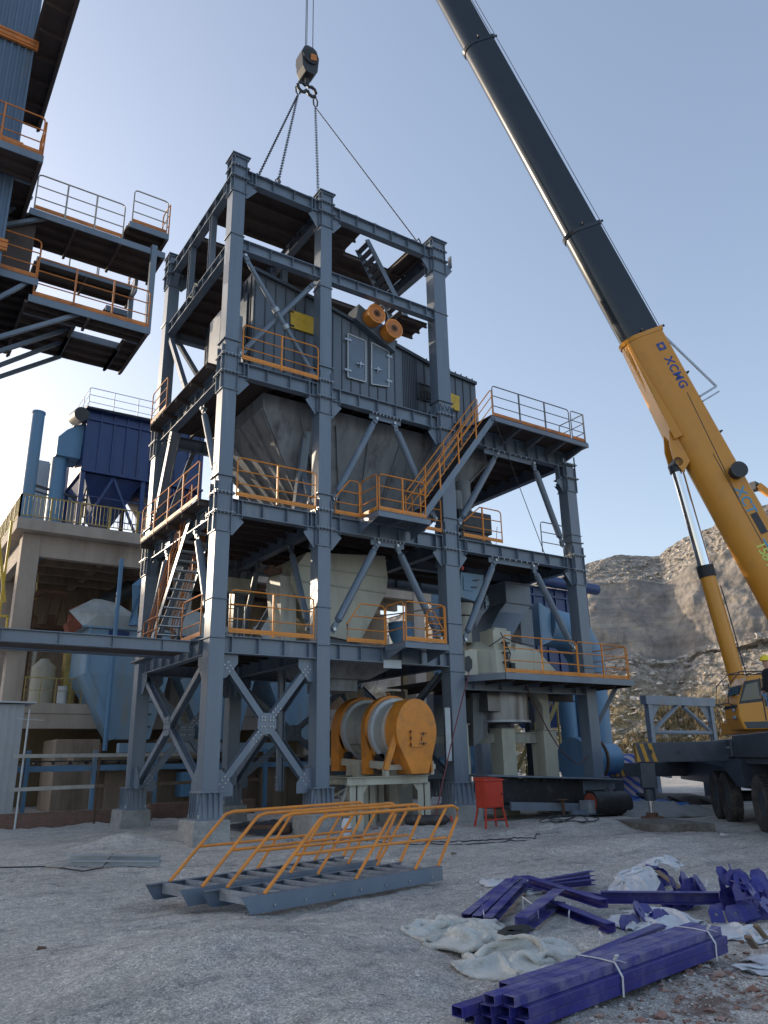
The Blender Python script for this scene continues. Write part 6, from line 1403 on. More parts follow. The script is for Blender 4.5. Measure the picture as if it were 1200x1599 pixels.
sl = thing('chain_sling', 'four leg chain sling running from the crane hook to the top frame of the tower', 'sling', (3.87, 3, 27.7))
hl, hr = V((HX.x-.40, 3.0, 27.75)), V((HX.x+.40, 3.0, 27.55))
g = MB()
for b_ in (hl, hr): g.tube([b_+V((0, 0, .2)), b_+V((.1, 0, .05)), b_+V((.08, 0, -.2)), b_+V((0, 0, -.3)), b_+V((-.08, 0, -.2)), b_+V((-.1, 0, .05)), b_+V((0, 0, .2))], .035, 6)
g.build('shackle', m_dark, sl)
for b_, e_ in ((hl, V((.72, .35, 20.05))), (hl, V((1.39, .16, 20.05))), (hr, V((2.95, .22, 20.1))), (hr, V((7.15, .16, 20.0)))):
    p = b_+V((0, 0, -.3)); d = e_-p; Ln = d.length; n = int(Ln/.11); g = MB(); dn = d.normalized(); x_ = dn.cross(V((0, 0, 1))).normalized(); y2 = dn.cross(x_)
    for i in range(n):
        c = p+dn*(i+.5)*Ln/n; sd_ = x_ if i % 2 else y2
        g.hexa([c-dn*.075-sd_*.018-dn.cross(sd_)*.012, c-dn*.075+sd_*.018-dn.cross(sd_)*.012, c-dn*.075+sd_*.018+dn.cross(sd_)*.012, c-dn*.075-sd_*.018+dn.cross(sd_)*.012],
               [c+dn*.075-sd_*.018-dn.cross(sd_)*.012, c+dn*.075+sd_*.018-dn.cross(sd_)*.012, c+dn*.075+sd_*.018+dn.cross(sd_)*.012, c+dn*.075-sd_*.018+dn.cross(sd_)*.012])
        if i % 2: g.bar(c-dn*.05-sd_*.04, c+dn*.05-sd_*.04, .02, .02); g.bar(c-dn*.05+sd_*.04, c+dn*.05+sd_*.04, .02, .02)
    g.build('chain_leg', m_rope, sl)
    g = MB(); g.tube([e_+V((0, 0, .22)), e_+V((.09, 0, .1)), e_+V((.05, 0, -.08)), e_+V((-.05, 0, -.08)), e_+V((-.09, 0, .1)), e_+V((0, 0, .22))], .028, 6); g.build('end_hook', m_dark, sl)
# outrigger mat
g = MB(); q = [at(x, y, 2, .17) for x, y in ((953, 1280), (1060, 1279), (1117, 1285), (1022, 1287))]
q = [V((10.6, -3.3, .18)), V((12.3, -4.6, .18)), V((11.7, -6.1, .18)), V((9.8, -4.6, .18))]
q = [at(955, 1279, 2, .19), at(1040, 1277, 2, .19), at(1117, 1285.5, 2, .19), at(1014, 1287, 2, .19)]
g.prism([V((p.x, p.y, -.06)) for p in q], (0, 0, .24)); tag(g.build('outrigger_mat', mat('mat_steel', (.13, .115, .10), .8, 0, .3, 3, (.3, .28, .26), .4, 4, .2, 30), bevel=.008), 'thick rusty steel mat under the near crane outrigger foot', 'steel mat')
# ================================================================== FOREGROUND
# stair flights lying on the sand
def lying_flight(p0, p1, off, label):
    """p0->p1 near stringer, off = width vector"""
    p0, p1, off = V(p0), V(p1), V(off); a = (p1-p0); Ln = a.length; a.normalize(); Z = V((0, 0, 1)); wn = off.normalized()
    t = thing('stair_flight', label, 'stair flight', tuple((p0+p1)/2), 'orange railed stair flights lying on the sand')
    for b, k in ((V((0, 0, 0)), -1), (off, 1)):
        g = MB(); q0, q1 = p0+b, p1+b
        # channel: web outside, flanges inward, end cut at a slant
        g.hexa([q0, q1, q1+Z*.20, q0-a*.14+Z*.20], [q+wn*.008*-k for q in (q0, q1, q1+Z*.20, q0-a*.14+Z*.20)])
        g.bar(q0+Z*.004-wn*k*.04, q1+Z*.004-wn*k*.04, .075, .008); g.bar(q0-a*.13+Z*.196-wn*k*.04, q1+Z*.196-wn*k*.04, .075, .008)
        g.cur = 1
        for i in range(7): c = q0+a*(.35+i*(Ln-.6)/6)+Z*.07+wn*k*.0; g.cyl(c+wn*k*.02, c-wn*k*.01, .015, n=6)
        g.cur = 0
        s = g.build('stringer', [m_steel, m_bolt], t)
        # handrail leaning forward
        g = MB(); o_ = q0-wn*k*.04+Z*.2
        def P(u, h): return o_+a*u+Z*h
        h = .84; lean = .95; st = .22; en = Ln-.03
        g.tube([P(st, 0), P(st+lean-.12, h-.1), P(st+lean-.04, h-.03), P(st+lean+.1, h)]+[P(st+lean+.1+(en+.22-st-lean)*i/4, h) for i in range(1, 4)]+[P(en+.38, h), P(en+.50, h-.05), P(en+.48, h-.18), P(en-.02, 0)], .024, 8)
        g.tube([P(st+lean*.5, h*.48), P(en+.18, h*.46)], .02, 8)
        for u in (1.55, 2.75): g.tube([P(st+u, 0), P(st+u+lean*.82, h)], .021, 8)
        g.build('handrail', m_orange, s, True)
    n = 10
    for i in range(n):
        c = p0+a*(.10+(Ln-.42)*i/(n-1))+Z*.198; g = MB(); w0 = wn*.05; w1 = off-wn*.05; d = a*.17
        g.hexa([c+w0, c+w1, c+w1+d-Z*.03, c+w0+d-Z*.03], [c+w0+Z*.006, c+w1+Z*.006, c+w1+d-Z*.024, c+w0+d-Z*.024]); g.quad(c+w0, c+w1, c+w1-Z*.13, c+w0-Z*.13)
        g.hexa([c+w0, c+w1, c+w1-Z*.04, c+w0-Z*.04], [q-a*.006 for q in (c+w0, c+w1, c+w1-Z*.04, c+w0-Z*.04)])
        g.build('tread', m_tread, t)
    return t
def tread_mat():
    m = mat('tread_grating', (.30, .33, .37), .5, .2, .2, 4, DUST, .4, 3); t = m.node_tree; N = t.nodes; L = t.links; b = N['Principled BSDF']
    g = N.new('ShaderNodeNewGeometry'); v = N.new('ShaderNodeTexVoronoi'); v.inputs['Scale'].default_value = 28; L.new(g.outputs['Position'], v.inputs['Vector'])
    bp = N.new('ShaderNodeBump'); bp.inputs['Strength'].default_value = .5; bp.inputs['Distance'].default_value = .01; L.new(v.outputs['Distance'], bp.inputs['Height']); L.new(bp.outputs[0], b.inputs['Normal']); return m
m_tread = tread_mat()
fz = lambda x, y: gh(x, y)
A0, A1 = V((-3.2, -9.6, 0)), V((.2, -8.9, 0)); A1 = A0+(A1-A0)*1.02; off1 = V((-.18, .86, 0))
for p in (A0, A1): p.z = max(gh(p.x, p.y), .03)+.015
A0.z = A1.z = max(A0.z, A1.z)
lying_flight(A0, A1, off1, 'nearer of two orange railed grey stair flights lying on the sand')
B0, B1 = at(318, 1424, 2, .08)+V((-.2, .45, 0)), None
B0 = A0+V((-.42, .98, 0)); B1 = B0+(A1-A0)*1.0+V((.1, .25, 0))
B0.z = B1.z = A0.z+.01
lying_flight(B0, B1, off1, 'farther of two orange railed grey stair flights lying on the sand')

# galvanised channels on the sand at left
for k, (py0, py1, lab) in enumerate(((1340, 1341, 'upper of two galvanised channels lying side by side on the sand at left'), (1347, 1348, 'lower of two galvanised channels lying side by side on the sand at left'))):
    p, q = at(109, py0, 2, .06), at(251, py1, 2, .06); p.z = gh(p.x, p.y)+.03; p.z = q.z = max(gh(p.x+(q.x-p.x)*i/12, p.y+(q.y-p.y)*i/12) for i in range(13))+.05
    g = MB(); a = (q-p).normalized(); s_ = a.cross(V((0, 0, 1))); g.bar(p, q, .008, .09); g.bar(p+s_*.035+V((0, 0, .042)), q+s_*.035+V((0, 0, .042)), .07, .006); g.bar(p+s_*.035-V((0, 0, .042)), q+s_*.035-V((0, 0, .042)), .07, .006); g.bar(p+s_*.07+V((0, 0, .03)), q+s_*.07+V((0, 0, .03)), .006, .02)
    tag(g.build('steel_channel', m_galv), lab, 'channel', 'galvanised channels lying on the sand')
g = MB(); pts = [at(x, y, 2, .05) for x, y in ((0, 1353), (30, 1352), (70, 1350), (95, 1355), (130, 1356), (160, 1352), (170, 1346), (176, 1337))]
g.tube([V((p.x, p.y, gh(p.x, p.y)+.02+(.1 if i > 5 else 0))) for i, p in enumerate(pts)], .012, 5); tag(g.build('thin_cable', m_rope), 'thin black cable lying across the sand by the galvanised channels', 'cable')

# ---- indigo steel: rectangular tubes in the big bundle
def rtube(p, q, w_, h, m=m_indigo, t=.006, up=(0, 0, 1)):
    p, q = V(p), V(q); a = (q-p).normalized(); s = a.cross(V(up)).normalized(); u = s.cross(a); g = MB()
    def ring(c, e): return [c-s*(w_/2-e)-u*(h/2-e), c+s*(w_/2-e)-u*(h/2-e), c+s*(w_/2-e)+u*(h/2-e), c-s*(w_/2-e)+u*(h/2-e)]
    ro0, ro1, ri0, ri1 = ring(p, 0), ring(q, 0), ring(p, t), ring(q, t)
    g.loft([ri0, ro0, ro1, ri1], False); g.loft([ri0, ri1], False); return g
TA, TB = V((-3.52, -14.40, 0)), V((-.46, -13.93, 0)); ta = (TB-TA).normalized(); tn = V((-ta.y, ta.x, 0))
gb = max(gh(TA.x+ta.x*k, TA.y+ta.y*k) for k in (0, .8, 1.6, 2.4, 3.2))+.0
layout = [(-.15, 0, .06, 'front bottom tube of the big indigo bundle'), (-.045, 0, 0, 'second bottom tube of the big indigo bundle'), (.06, 0, -.04, 'third bottom tube of the big indigo bundle'), (.165, 0, -.1, 'rear bottom tube of the big indigo bundle'),
          (-.155, 1, .10, 'front tube in the middle layer of the big indigo bundle'), (-.05, 1, .02, 'second tube in the middle layer of the big indigo bundle'), (.055, 1, -.05, 'third tube in the middle layer of the big indigo bundle'), (.17, 1, -.22, 'rear middle layer tube of the big indigo bundle, sticking out at the left'),
          (-.10, 2, .02, 'front top tube of the big indigo bundle'), (.01, 2, -.06, 'middle top tube of the big indigo bundle, with pale numbers'), (.13, 2, .25, 'rear top tube of the big indigo bundle, pushed to the right')]
for o_, lv, sh_, lab in layout:
    z = gb+.036+lv*.071+random.uniform(0, .003); p = TA+tn*o_+ta*sh_; q = TB+tn*o_*.95+ta*(sh_*.3+random.uniform(-.03, .03))
    g = rtube(V((p.x, p.y, z)), V((q.x, q.y, z+.008)), .10, .068)
    o = g.build('rectangular_tube', m_indigo if lv < 2 else m_indigo_d, bevel=.003); tag(o, lab, 'steel tube', 'indigo rectangular steel tubes in the big bundle')
    if 'numbers' in lab:
        cu = bpy.data.curves.new('number', 'FONT'); cu.body = '182     01510'; cu.size = .075; cu.extrude = .0006; tmp = bpy.data.objects.new('t', cu); COL.objects.link(tmp)
        dg = bpy.context.evaluated_depsgraph_get(); dg.update(); me = bpy.data.meshes.new_from_object(tmp.evaluated_get(dg)); bpy.data.objects.remove(tmp)
        M4 = Matrix((-ta, -tn, V((0, 0, 1)))).transposed().to_4x4(); M4.translation = V((p.x, p.y, z+.0348))+ta*1.0+tn*.03; me.transform(M4); me.materials.clear(); me.materials.append(m_whitetext)
        t_ = bpy.data.objects.new('painted_number', me); COL.objects.link(t_); t_.parent = o; WLOC[t_.name] = V((0, 0, 0))
for k, (u, lab) in enumerate(((1.28, 'white plastic strap knotted round the middle of the big indigo bundle'), (2.85, 'white plastic strap round the right end of the big indigo bundle'))):
    c = TA+ta*u; z0, z1 = gb-.01, gb+.222; pr_ = [(-.208, z0), (-.215, z0+.14), (-.155, z1), (0, z1+.006), (.185, z1), (.225, z0+.14), (.22, z0)]
    g = MB(); pts = [V((c.x, c.y, 0))+tn*o_+V((0, 0, z))+ta*(.05*o_) for o_, z in pr_]
    for a, b in zip(pts, pts[1:]): g.bar(a, b, .022, .004, ta.cross((b-a).normalized()))
    kn = pts[2]+V((0, 0, .02)); g.tube([kn, kn+V((-.02, -.02, .03)), kn+ta*.05+V((0, 0, .02)), kn], .012, 5); g.bar(kn, kn+ta*.09-tn*.04+V((0, 0, -.03)), .02, .004)
    tag(g.build('plastic_strap', m_strap), lab, 'strap', 'white straps round the big indigo bundle')
# flat bar bundle behind and angle/channel stacks
def angle(p, q, w_, h, lab, grp, up=(0, 0, 1), m=m_indigo, flip=1):
    p, q = V(p), V(q); a = (q-p).normalized(); s = a.cross(V(up)).normalized()*flip; u = V(up); g = MB()
    g.bar(p+u*(h/2), q+u*(h/2), .008, h, up); g.bar(p+s*(w_/2+.002)+u*(h-.004), q+s*(w_/2+.002)+u*(h-.004), w_, .008, up); g.bar(p+s*(w_/2+.002)+u*.004, q+s*(w_/2+.002)+u*.004, w_, .008, up)
    tag(g.build('steel_channel', m), lab, 'steel channel', grp)
def gp(px, py, dz=0.0):
    p = at(px, py, 2, .08)
    for _ in range(3): p = at(px, py, 2, gh(p.x, p.y)+dz)
    return V((p.x, p.y, gh(p.x, p.y)+dz))
G1 = 'indigo steel channels of the sloping stack'
for k in range(3):
    o_ = k*.13; p, q = gp(722+k*17, 1440+k*3, .03), gp(792+k*13, 1376+k*2, .17-.02*k)
    angle(p, q, .10, .09, ('leftmost', 'middle', 'rightmost')[k]+' of three indigo channels sloping up behind the white quilt', G1, m=m_indigo_d)
for k in range(3):
    p, q = gp(800, 1380+k*5, .12-.03*k), gp(921+k*1.5, 1367+k*7, .06)
    angle(p, q, .09, .07, ('farthest', 'middle', 'nearest')[k]+' of three indigo channels pointing right at the far end of the pile', 'indigo channels at the far end of the pile')
p, q = gp(806, 1460, .01), gp(866, 1409, .08); angle(p, q, .14, .15, 'short wide indigo channel leaning between the quilt and the sloping stack', None, m=m_indigo_d)
p, q = gp(826, 1378, .2), gp(950, 1418, .1); angle(p, q, .12, .09, 'long indigo channel crossing the pile diagonally, upper one', None)
p, q = gp(872, 1420, .03), gp(962, 1456, .02); angle(p, q, .11, .09, 'indigo channel lying below the diagonal one beside the plastic sheet', None)
p, q = gp(940, 1409, .05), gp(1137, 1411, .10); angle(p, q, .11, .13, 'long indigo channel lying level in front of the crumpled plastic', None)
p, q = gp(904, 1400, .02), gp(955, 1406, .03); angle(p, q, .06, .07, 'short dusty indigo piece half buried at the left end of the long channel', None)
for k in range(7):
    p, q = gp(918, 1497, .02+.014*k), gp(1035+k, 1446, .06+.014*k); a = (q-p).normalized(); s = V((-a.y, a.x, 0)); g = MB(); g.bar(p+s*(.012*k), q+s*(.012*k), .10, .010)
    tag(g.build('flat_bar', m_indigo), 'indigo flat bar in the thin strapped stack behind the big tube bundle', 'flat bar', 'indigo flat bars in the thin stack')
def thinstrap(px0, py0, px1, py1, h, lab):
    p, q = gp(px0, py0, 0), gp(px1, py1, 0); g = MB(); g.tube([p, p+V((0, 0, h)), q+V((0, 0, h+.01)), q], .008, 5); tag(g.build('plastic_strap', m_strap), lab, 'strap')
thinstrap(757, 1449, 752, 1420, .13, 'white strap across the three sloping indigo channels'); thinstrap(842, 1443, 818, 1425, .16, 'white strap round the short wide indigo channel')
thinstrap(973, 1410, 975, 1402, .19, 'white strap round the left end of the long level channel'); thinstrap(1106, 1411, 1108, 1402, .2, 'white strap round the right end of the long level channel'); thinstrap(945, 1493, 938, 1478, .12, 'white strap round the thin flat bar stack'); thinstrap(890, 1442, 893, 1425, .1, 'white strap on the lower diagonal channel')
# gusset plate pile: chamfered plates with a hole
def plate_mesh(w_, h, c, hole):
    me = bpy.data.meshes.new('gusset_plate'); bm = bmesh.new()
    out = [(-w_, -h), (w_, -h), (w_, h-c*1.4), (w_-c, h), (-w_+c, h), (-w_, h-c*1.4)]
    n = 6; inn = [(hole*math.cos(math.atan2(y, x)), hole*math.sin(math.atan2(y, x))) for x, y in out]
    layers = []
    for z in (-.006, .006): layers.append(([bm.verts.new((x, y, z)) for x, y in out], [bm.verts.new((x, y, z)) for x, y in inn]))
    (o0, i0), (o1, i1) = layers
    for k in range(n):
        j = (k+1) % n; bm.faces.new((o1[k], o1[j], i1[j], i1[k])); bm.faces.new((o0[j], o0[k], i0[k], i0[j])); bm.faces.new((o0[k], o0[j], o1[j], o1[k])); bm.faces.new((i1[k], i1[j], i0[j], i0[k]))
    bmesh.ops.recalc_face_normals(bm, faces=bm.faces); bm.to_mesh(me); bm.free(); me.materials.append(m_indigo); return me
pms = [plate_mesh(.10, .13, .045, .035), plate_mesh(.08, .10, .04, .02), plate_mesh(.13, .09, .045, .025)]
clusters = [((1028, 1385), 12, .10, 'at the far left of the plate heap beside the timber'), ((1075, 1418), 16, .11, 'in the middle of the plate heap behind the long channel'), ((1010, 1448), 8, .06, 'beside the crumpled plastic above the tube bundle'), ((1165, 1440), 30, .19, 'in the tall heap at the right edge'), ((1192, 1420), 14, .12, 'in the tall heap at the right edge')]
for (px, py), n, sp_, where in clusters:
    base = gp(px, py)
    for k in range(n):
        o = bpy.data.objects.new('gusset_plate', random.choice(pms)); COL.objects.link(o)
        r1_, r2_ = random.gauss(0, sp_*1.15), random.gauss(0, sp_*.8); x, y = base.x+r1_, base.y+r2_
        o.location = (x, y, gh(x, y)+.06+.30*random.random()*math.exp(-(r1_/sp_)**2/3)*(sp_/.12))
        o.rotation_euler = (random.choice((1.25, .9, .25))+random.uniform(-.2, .2), random.uniform(-.25, .25), -.4+random.choice((0, 0, .8))+random.uniform(-.3, .3))
        tag(o, 'indigo chamfered steel plate '+where, 'steel plate', 'indigo gusset plates '+where.split(' beside')[0].split(' behind')[0])
for (a_, b_, lab) in (((1027, 1362), (1075, 1397), 'brown timber slat lying on top of the plate heap'), ((1180, 1440), (1196, 1462), 'short timber slat in the right heap of indigo plates'), ((1168, 1462), (1180, 1480), 'small wooden stick under the right heap of plates')):
    p, q = gp(*a_, .28), gp(*b_, .16); g = MB(); g.bar(p, q, .06, .025); tag(g.build('timber_slat', m_wood), lab, 'timber')
# crumpled cloth and plastic: folded sheets with thickness
def sheet(name, outline, hgt, m, lab, cat, seed, fold=.05, freq=5, n=70, thick=.012, puff=1., quilt=False):
    pts = [gp(x, y) for x, y in outline]; cx = sum(p.x for p in pts)/len(pts); cy = sum(p.y for p in pts)/len(pts)
    angs = [(math.atan2(p.y-cy, p.x-cx), math.hypot(p.x-cx, p.y-cy)) for p in pts]; angs.sort()
    def rad(t):
        for i in range(len(angs)):
            a0, r0 = angs[i]; a1, r1 = angs[(i+1) % len(angs)]
            if i == len(angs)-1: a1 += 2*math.pi
            tt = t if t >= a0 else t+2*math.pi
            if a0 <= tt <= a1: return r0+(r1-r0)*(tt-a0)/(a1-a0+1e-9)
        return angs[0][1]
    me = bpy.data.meshes.new(name); vs_ = []; fs = []; NR = n; NA = int(n*2.2)
    for i in range(NR):
        f = (i+.3)/(NR-.7)
        for j in range(NA):
            t = -math.pi+2*math.pi*j/NA; r = rad(t)*f*(1+.07*noise.noise(V((math.cos(t)*2.2, math.sin(t)*2.2, seed)))*f)
            x, y = cx+r*math.cos(t), cy+r*math.sin(t); k = V((x*freq, y*freq, seed))
            w1 = noise.noise(k*.55); kk = V((x*freq+1.6*w1, y*freq*.6+1.1*w1, seed+3))
            rid = max(0, 1-abs(noise.noise(kk*.8))*3.2)**1.6*1.5; rid2 = max(0, 1-abs(noise.noise(kk*1.7+V((4, 1, 0))))*3)**1.5; rid3 = noise.noise(kk*5)*.5
            edge = max(0, 1-f**6)**.5
            z = gh(x, y)+.012+hgt*puff*(max(0, 1-f**4))**.45*(.6+.5*noise.noise(k*.45+V((9, 9, 9))))+fold*edge*(.8*rid+.45*rid2+.18*rid3)+.02*(1-f)
            vs_.append((x+.25*fold*noise.noise(k*1.3), y+.25*fold*noise.noise(k*1.3+V((5, 5, 5))), max(z, gh(x, y)+.008)))
    for i in range(NR-1):
        for j in range(NA): fs.append((i*NA+j, i*NA+(j+1) % NA, (i+1)*NA+(j+1) % NA, (i+1)*NA+j))
    fs.append(tuple(range(NA-1, -1, -1)))
    me.from_pydata(vs_, [], fs); me.materials.append(m)
    for p in me.polygons: p.use_smooth = True
    o = bpy.data.objects.new(name, me); COL.objects.link(o); s = o.modifiers.new('thick', 'SOLIDIFY'); s.thickness = thick; s.offset = 1
    tag(o, lab, cat); WLOC[o.name] = V((0, 0, 0)); return o
def cloth(name, c, ang, W, H, shrink, m, lab, cat, seed, lift=.25, bend=.25, thick=.012, res=.028, iters=260, curve=0., under=()):
    """a sheet dropped crumpled on the ground: small position based cloth solver"""
    rs = np.random.RandomState(seed); nx_, ny_ = int(W/res), int(H/res)
    u, v = np.meshgrid(np.linspace(-.5, .5, nx_), np.linspace(-.5, .5, ny_), indexing='ij')
    lx, ly = W/(nx_-1), H/(ny_-1)
    X = u*W*shrink; Y = v*H*shrink
    def nf(s, o): return np.array([[noise.noise(V((a*s+o, b*s-o, seed*1.7))) for b in v[0]*H] for a in u[:, 0]*W])
    n1, n2, n3 = nf(2.2, 0), nf(2.2, 31), nf(5.5, 11)
    X = X+.16*n1+curve*(v*H)**2; Y = Y+.16*n2
    ca, sa = math.cos(ang), math.sin(ang)
    P = np.stack([c[0]+X*ca-Y*sa, c[1]+X*sa+Y*ca, .10+lift*(nf(3.0, 57)+.5)+.08*n3], -1)
    gx0, gy0 = P[..., 0].min()-.6, P[..., 1].min()-.6; gs = .04; gw, gh_ = int((np.ptp(P[..., 0])+1.2)/gs)+2, int((np.ptp(P[..., 1])+1.2)/gs)+2
    G = np.array([[gh(gx0+i*gs, gy0+j*gs) for j in range(gh_)] for i in range(gw)])
    for (bx, by, bz, br) in under:
        xx = gx0+np.arange(gw)[:, None]*gs; yy = gy0+np.arange(gh_)[None, :]*gs; G = np.maximum(G, bz-((xx-bx)**2+(yy-by)**2)/br)
    def ground_z(P):
        fi = np.clip((P[..., 0]-gx0)/gs, 0, gw-1.001); fj = np.clip((P[..., 1]-gy0)/gs, 0, gh_-1.001); i0, j0 = fi.astype(int), fj.astype(int); a, b = fi-i0, fj-j0
        return G[i0, j0]*(1-a)*(1-b)+G[i0+1, j0]*a*(1-b)+G[i0, j0+1]*(1-a)*b+G[i0+1, j0+1]*a*b+.012
    prev = P.copy()
    def con(P, A, B, L, k):
        d = P[B]-P[A]; l = np.linalg.norm(d, axis=-1, keepdims=True)+1e-9; q = d*((l-L)/l*.5*k); D = np.zeros_like(P); D[A] += q; D[B] -= q; return P+D
    S = slice; al = S(None)
    for it in range(iters):
        vel = (P-prev)*.96; prev = P.copy(); P = P+vel; P[..., 2] -= .0012
        for _ in range(5):
            for o in (0, 1):
                n_ = (nx_-o)//2*2+o; P = con(P, (S(o, n_-1, 2), al), (S(o+1, n_, 2), al), lx, .95)
                n_ = (ny_-o)//2*2+o; P = con(P, (al, S(o, n_-1, 2)), (al, S(o+1, n_, 2)), ly, .95)
            P = con(P, (S(0, -1), S(0, -1)), (S(1, None), S(1, None)), math.hypot(lx, ly), .22); P = con(P, (S(1, None), S(0, -1)), (S(0, -1), S(1, None)), math.hypot(lx, ly), .22)
            P = con(P, (S(0, -3), al), (S(3, None), al), lx*3, bend*.3); P = con(P, (al, S(0, -3)), (al, S(3, None)), ly*3, bend*.3)
        gz = ground_z(P); low = P[..., 2] < gz; P[..., 2] = np.maximum(P[..., 2], gz); f_ = low[..., None]*.75
        P[..., :2] = P[..., :2]*(1-f_)+prev[..., :2]*f_
    # cut a ragged outline
    rag = np.array([[.47+.05*noise.noise(V((math.atan2(b, a)*2.2, seed, 0))) for b in v[0]] for a in u[:, 0]])
    keep = (np.abs(u)**3.5+np.abs(v)**3.5)**(1/3.5) < rag
    me = bpy.data.meshes.new(name); fs = []
    for i in range(nx_-1):
        for j in range(ny_-1):
            if keep[i, j] and keep[i+1, j] and keep[i, j+1] and keep[i+1, j+1]: fs.append((i*ny_+j, (i+1)*ny_+j, (i+1)*ny_+j+1, i*ny_+j+1))
    me.from_pydata([tuple(p) for p in P.reshape(-1, 3)], [], fs); bm = bmesh.new(); bm.from_mesh(me)
    bmesh.ops.delete(bm, geom=[q for q in bm.verts if not q.link_faces], context='VERTS'); bm.to_mesh(me); bm.free(); me.materials.append(m)
    for p in me.polygons: p.use_smooth = True
    o = bpy.data.objects.new(name, me); COL.objects.link(o); s = o.modifiers.new('sub', 'SUBSURF'); s.levels = s.render_levels = 1; s = o.modifiers.new('thick', 'SOLIDIFY'); s.thickness = thick; s.offset = 0
    tag(o, lab, cat); WLOC[o.name] = V((0, 0, 0)); return o
def cpx(px, py): p = gp(px, py); return (p.x, p.y)
cloth('quilt', (-2.0, -12.15), 1.05, 2.7, 1.6, .60, m_cloth, 'rumpled off white quilt lying on the sand left of the indigo tubes', 'quilt', 3, .34, .5, .04, curve=-.12, under=((-1.9, -12.0, .13, 2.5), (-2.35, -12.65, .17, 1.6)))
cloth('torn_blanket', (-2.15, -13.22), .55, 2.0, 1.5, .62, m_cloth, 'dirty torn white blanket against the left end of the tube bundle', 'blanket', 8, .30, .45, .025, under=((-2.1, -13.15, .16, 2.2),))
cloth('black_lining', (-2.28, -13.22), .3, .6, .28, .7, m_black, 'black torn lining showing on the dirty white blanket', 'lining', 5, .1, .3, .01, under=((-2.28, -13.22, .30, 2.2),))
cloth('plastic_sheet', (.25, -12.75), .35, 1.9, 1.3, .58, m_plastic, 'crumpled white plastic sheet in the middle of the indigo pile', 'plastic sheet', 15, .34, .15, .003, under=((.3, -12.7, .12, 2),))
cloth('plastic_sheet', (.35, -13.45), -.85, 2.3, .9, .62, m_plastic, 'long white plastic sheet trailing from the pile down to the right', 'plastic sheet', 21, .30, .15, .003)
cloth('plastic_sheet', (1.95, -11.15), .3, 1.5, 1.1, .6, m_plastic, 'white plastic sheet bunched up left of the timber slat', 'plastic sheet', 27, .5, .2, .003, under=((2.1, -11.15, .25, 1.2),))
cloth('plastic_sheet', (2.75, -10.95), .2, 1.0, .9, .5, m_plastic, 'white plastic standing up behind the timber slat', 'plastic sheet', 33, .6, .3, .003, under=((2.75, -10.95, .36, .7),))
cloth('plastic_sheet', (-.35, -14.55), .4, 1.3, .9, .55, m_plastic, 'white plastic sheet at the right edge below the plate heap', 'plastic sheet', 39, .3, .2, .003)
for (x, y, lab) in ((766, 1381, 'small scrap of white paper left of the sloping channels'), (826, 1394, 'white label stuck on the sloping indigo channels')):
    sheet('paper_scrap', [(x-9, y+1), (x-2, y-5), (x+8, y-3), (x+9, y+4), (x-1, y+6)], .03 if x < 800 else .17, m_strap, lab, 'paper', x*.1, .02, 12, 12, thick=.002)

# trodden gravel ridges and small site litter near the stair flights
for (x, y, s_, m__, lab) in ((-1.2, -6.6, .05, m_rope, 'small dark offcut lying on the sand behind the stair flights'), (2.6, -6.2, .06, m_wood, 'small wood chip lying on the sand right of the stair flights'), (-5.6, -9.8, .05, m_rusty, 'small rusty scrap on the sand at the lower left'), (9.3, -7.6, .09, m_strap, 'small white scrap on the ground before the crane mat')):
    g = MB(); z = gh(x, y); g.hexa([(x-s_, y-s_*.5, z), (x+s_, y-s_*.8, z), (x+s_*1.2, y+s_*.4, z), (x-s_*.6, y+s_*.7, z)], [(x-s_*.8, y-s_*.4, z+s_*.5), (x+s_*.9, y-s_*.6, z+s_*.35), (x+s_, y+s_*.3, z+s_*.4), (x-s_*.5, y+s_*.5, z+s_*.6)]); tag(g.build('litter', m__), lab, 'litter')
# ---- gas cylinders, bottles, boxes and cables around the drum
def gascyl(px, py, ang, L, r, lab, m):
    p = gp(px, py); d = V((math.cos(ang), math.sin(ang), 0)); c = V((p.x, p.y, p.z+r*.8)); t = thing('gas_cylinder', lab, 'gas cylinder', tuple(c)); g = MB()
    prof = [(-L/2, r*.6), (-L/2+.03, r*.93), (-L/2+.07, r), (L/2-.16, r), (L/2-.08, r*.85), (L/2-.02, r*.45), (L/2+.02, r*.3)]
    s = d.cross(V((0, 0, 1))); g.loft([[c+d*u+s*rr_*math.cos(6.2832*k/20)+V((0, 0, rr_*math.sin(6.2832*k/20))) for k in range(20)] for u, rr_ in prof]); g.build('body', m, t, True)
    g = MB(); g.cyl(c+d*(L/2+.02), c+d*(L/2+.10), .02, n=8); g.cyl(c+d*(L/2+.06)-V((0, 0, .05)), c+d*(L/2+.06)+V((0, 0, .07)), .022, n=8); g.cyl(c+d*(L/2+.06)+V((0, 0, .07)), c+d*(L/2+.06)+V((0, 0, .09)), .04, n=10); g.build('valve', m_red, t)
m_cylb = mat('cylinder_dark', (.035, .03, .03), .55, 0, .3, 4, (.14, .12, .1), .3, 4)
gascyl(668, 1302, -.55, 1.15, .13, 'dark gas cylinder with a red valve lying on the sand below the drum stand', m_cylb)
gascyl(422, 1303, 2.5, 1.1, .13, 'rusty brown gas cylinder lying in a hollow between the two front pedestals', m_rusty)
p = gp(541, 1306); t = thing('paint_sack', 'white and blue sack standing on the sand between the stair railings', 'sack', tuple(p)); g = MB()
g.loft([[p+V((rx_*math.cos(a), ry_*math.sin(a), z)) for a in [6.2832*k/14 for k in range(14)]] for z, rx_, ry_ in ((0, .11, .09), (.08, .14, .11), (.28, .13, .10), (.38, .10, .05), (.42, .08, .02))]); b_ = g.build('sack', m_strap, t, True)
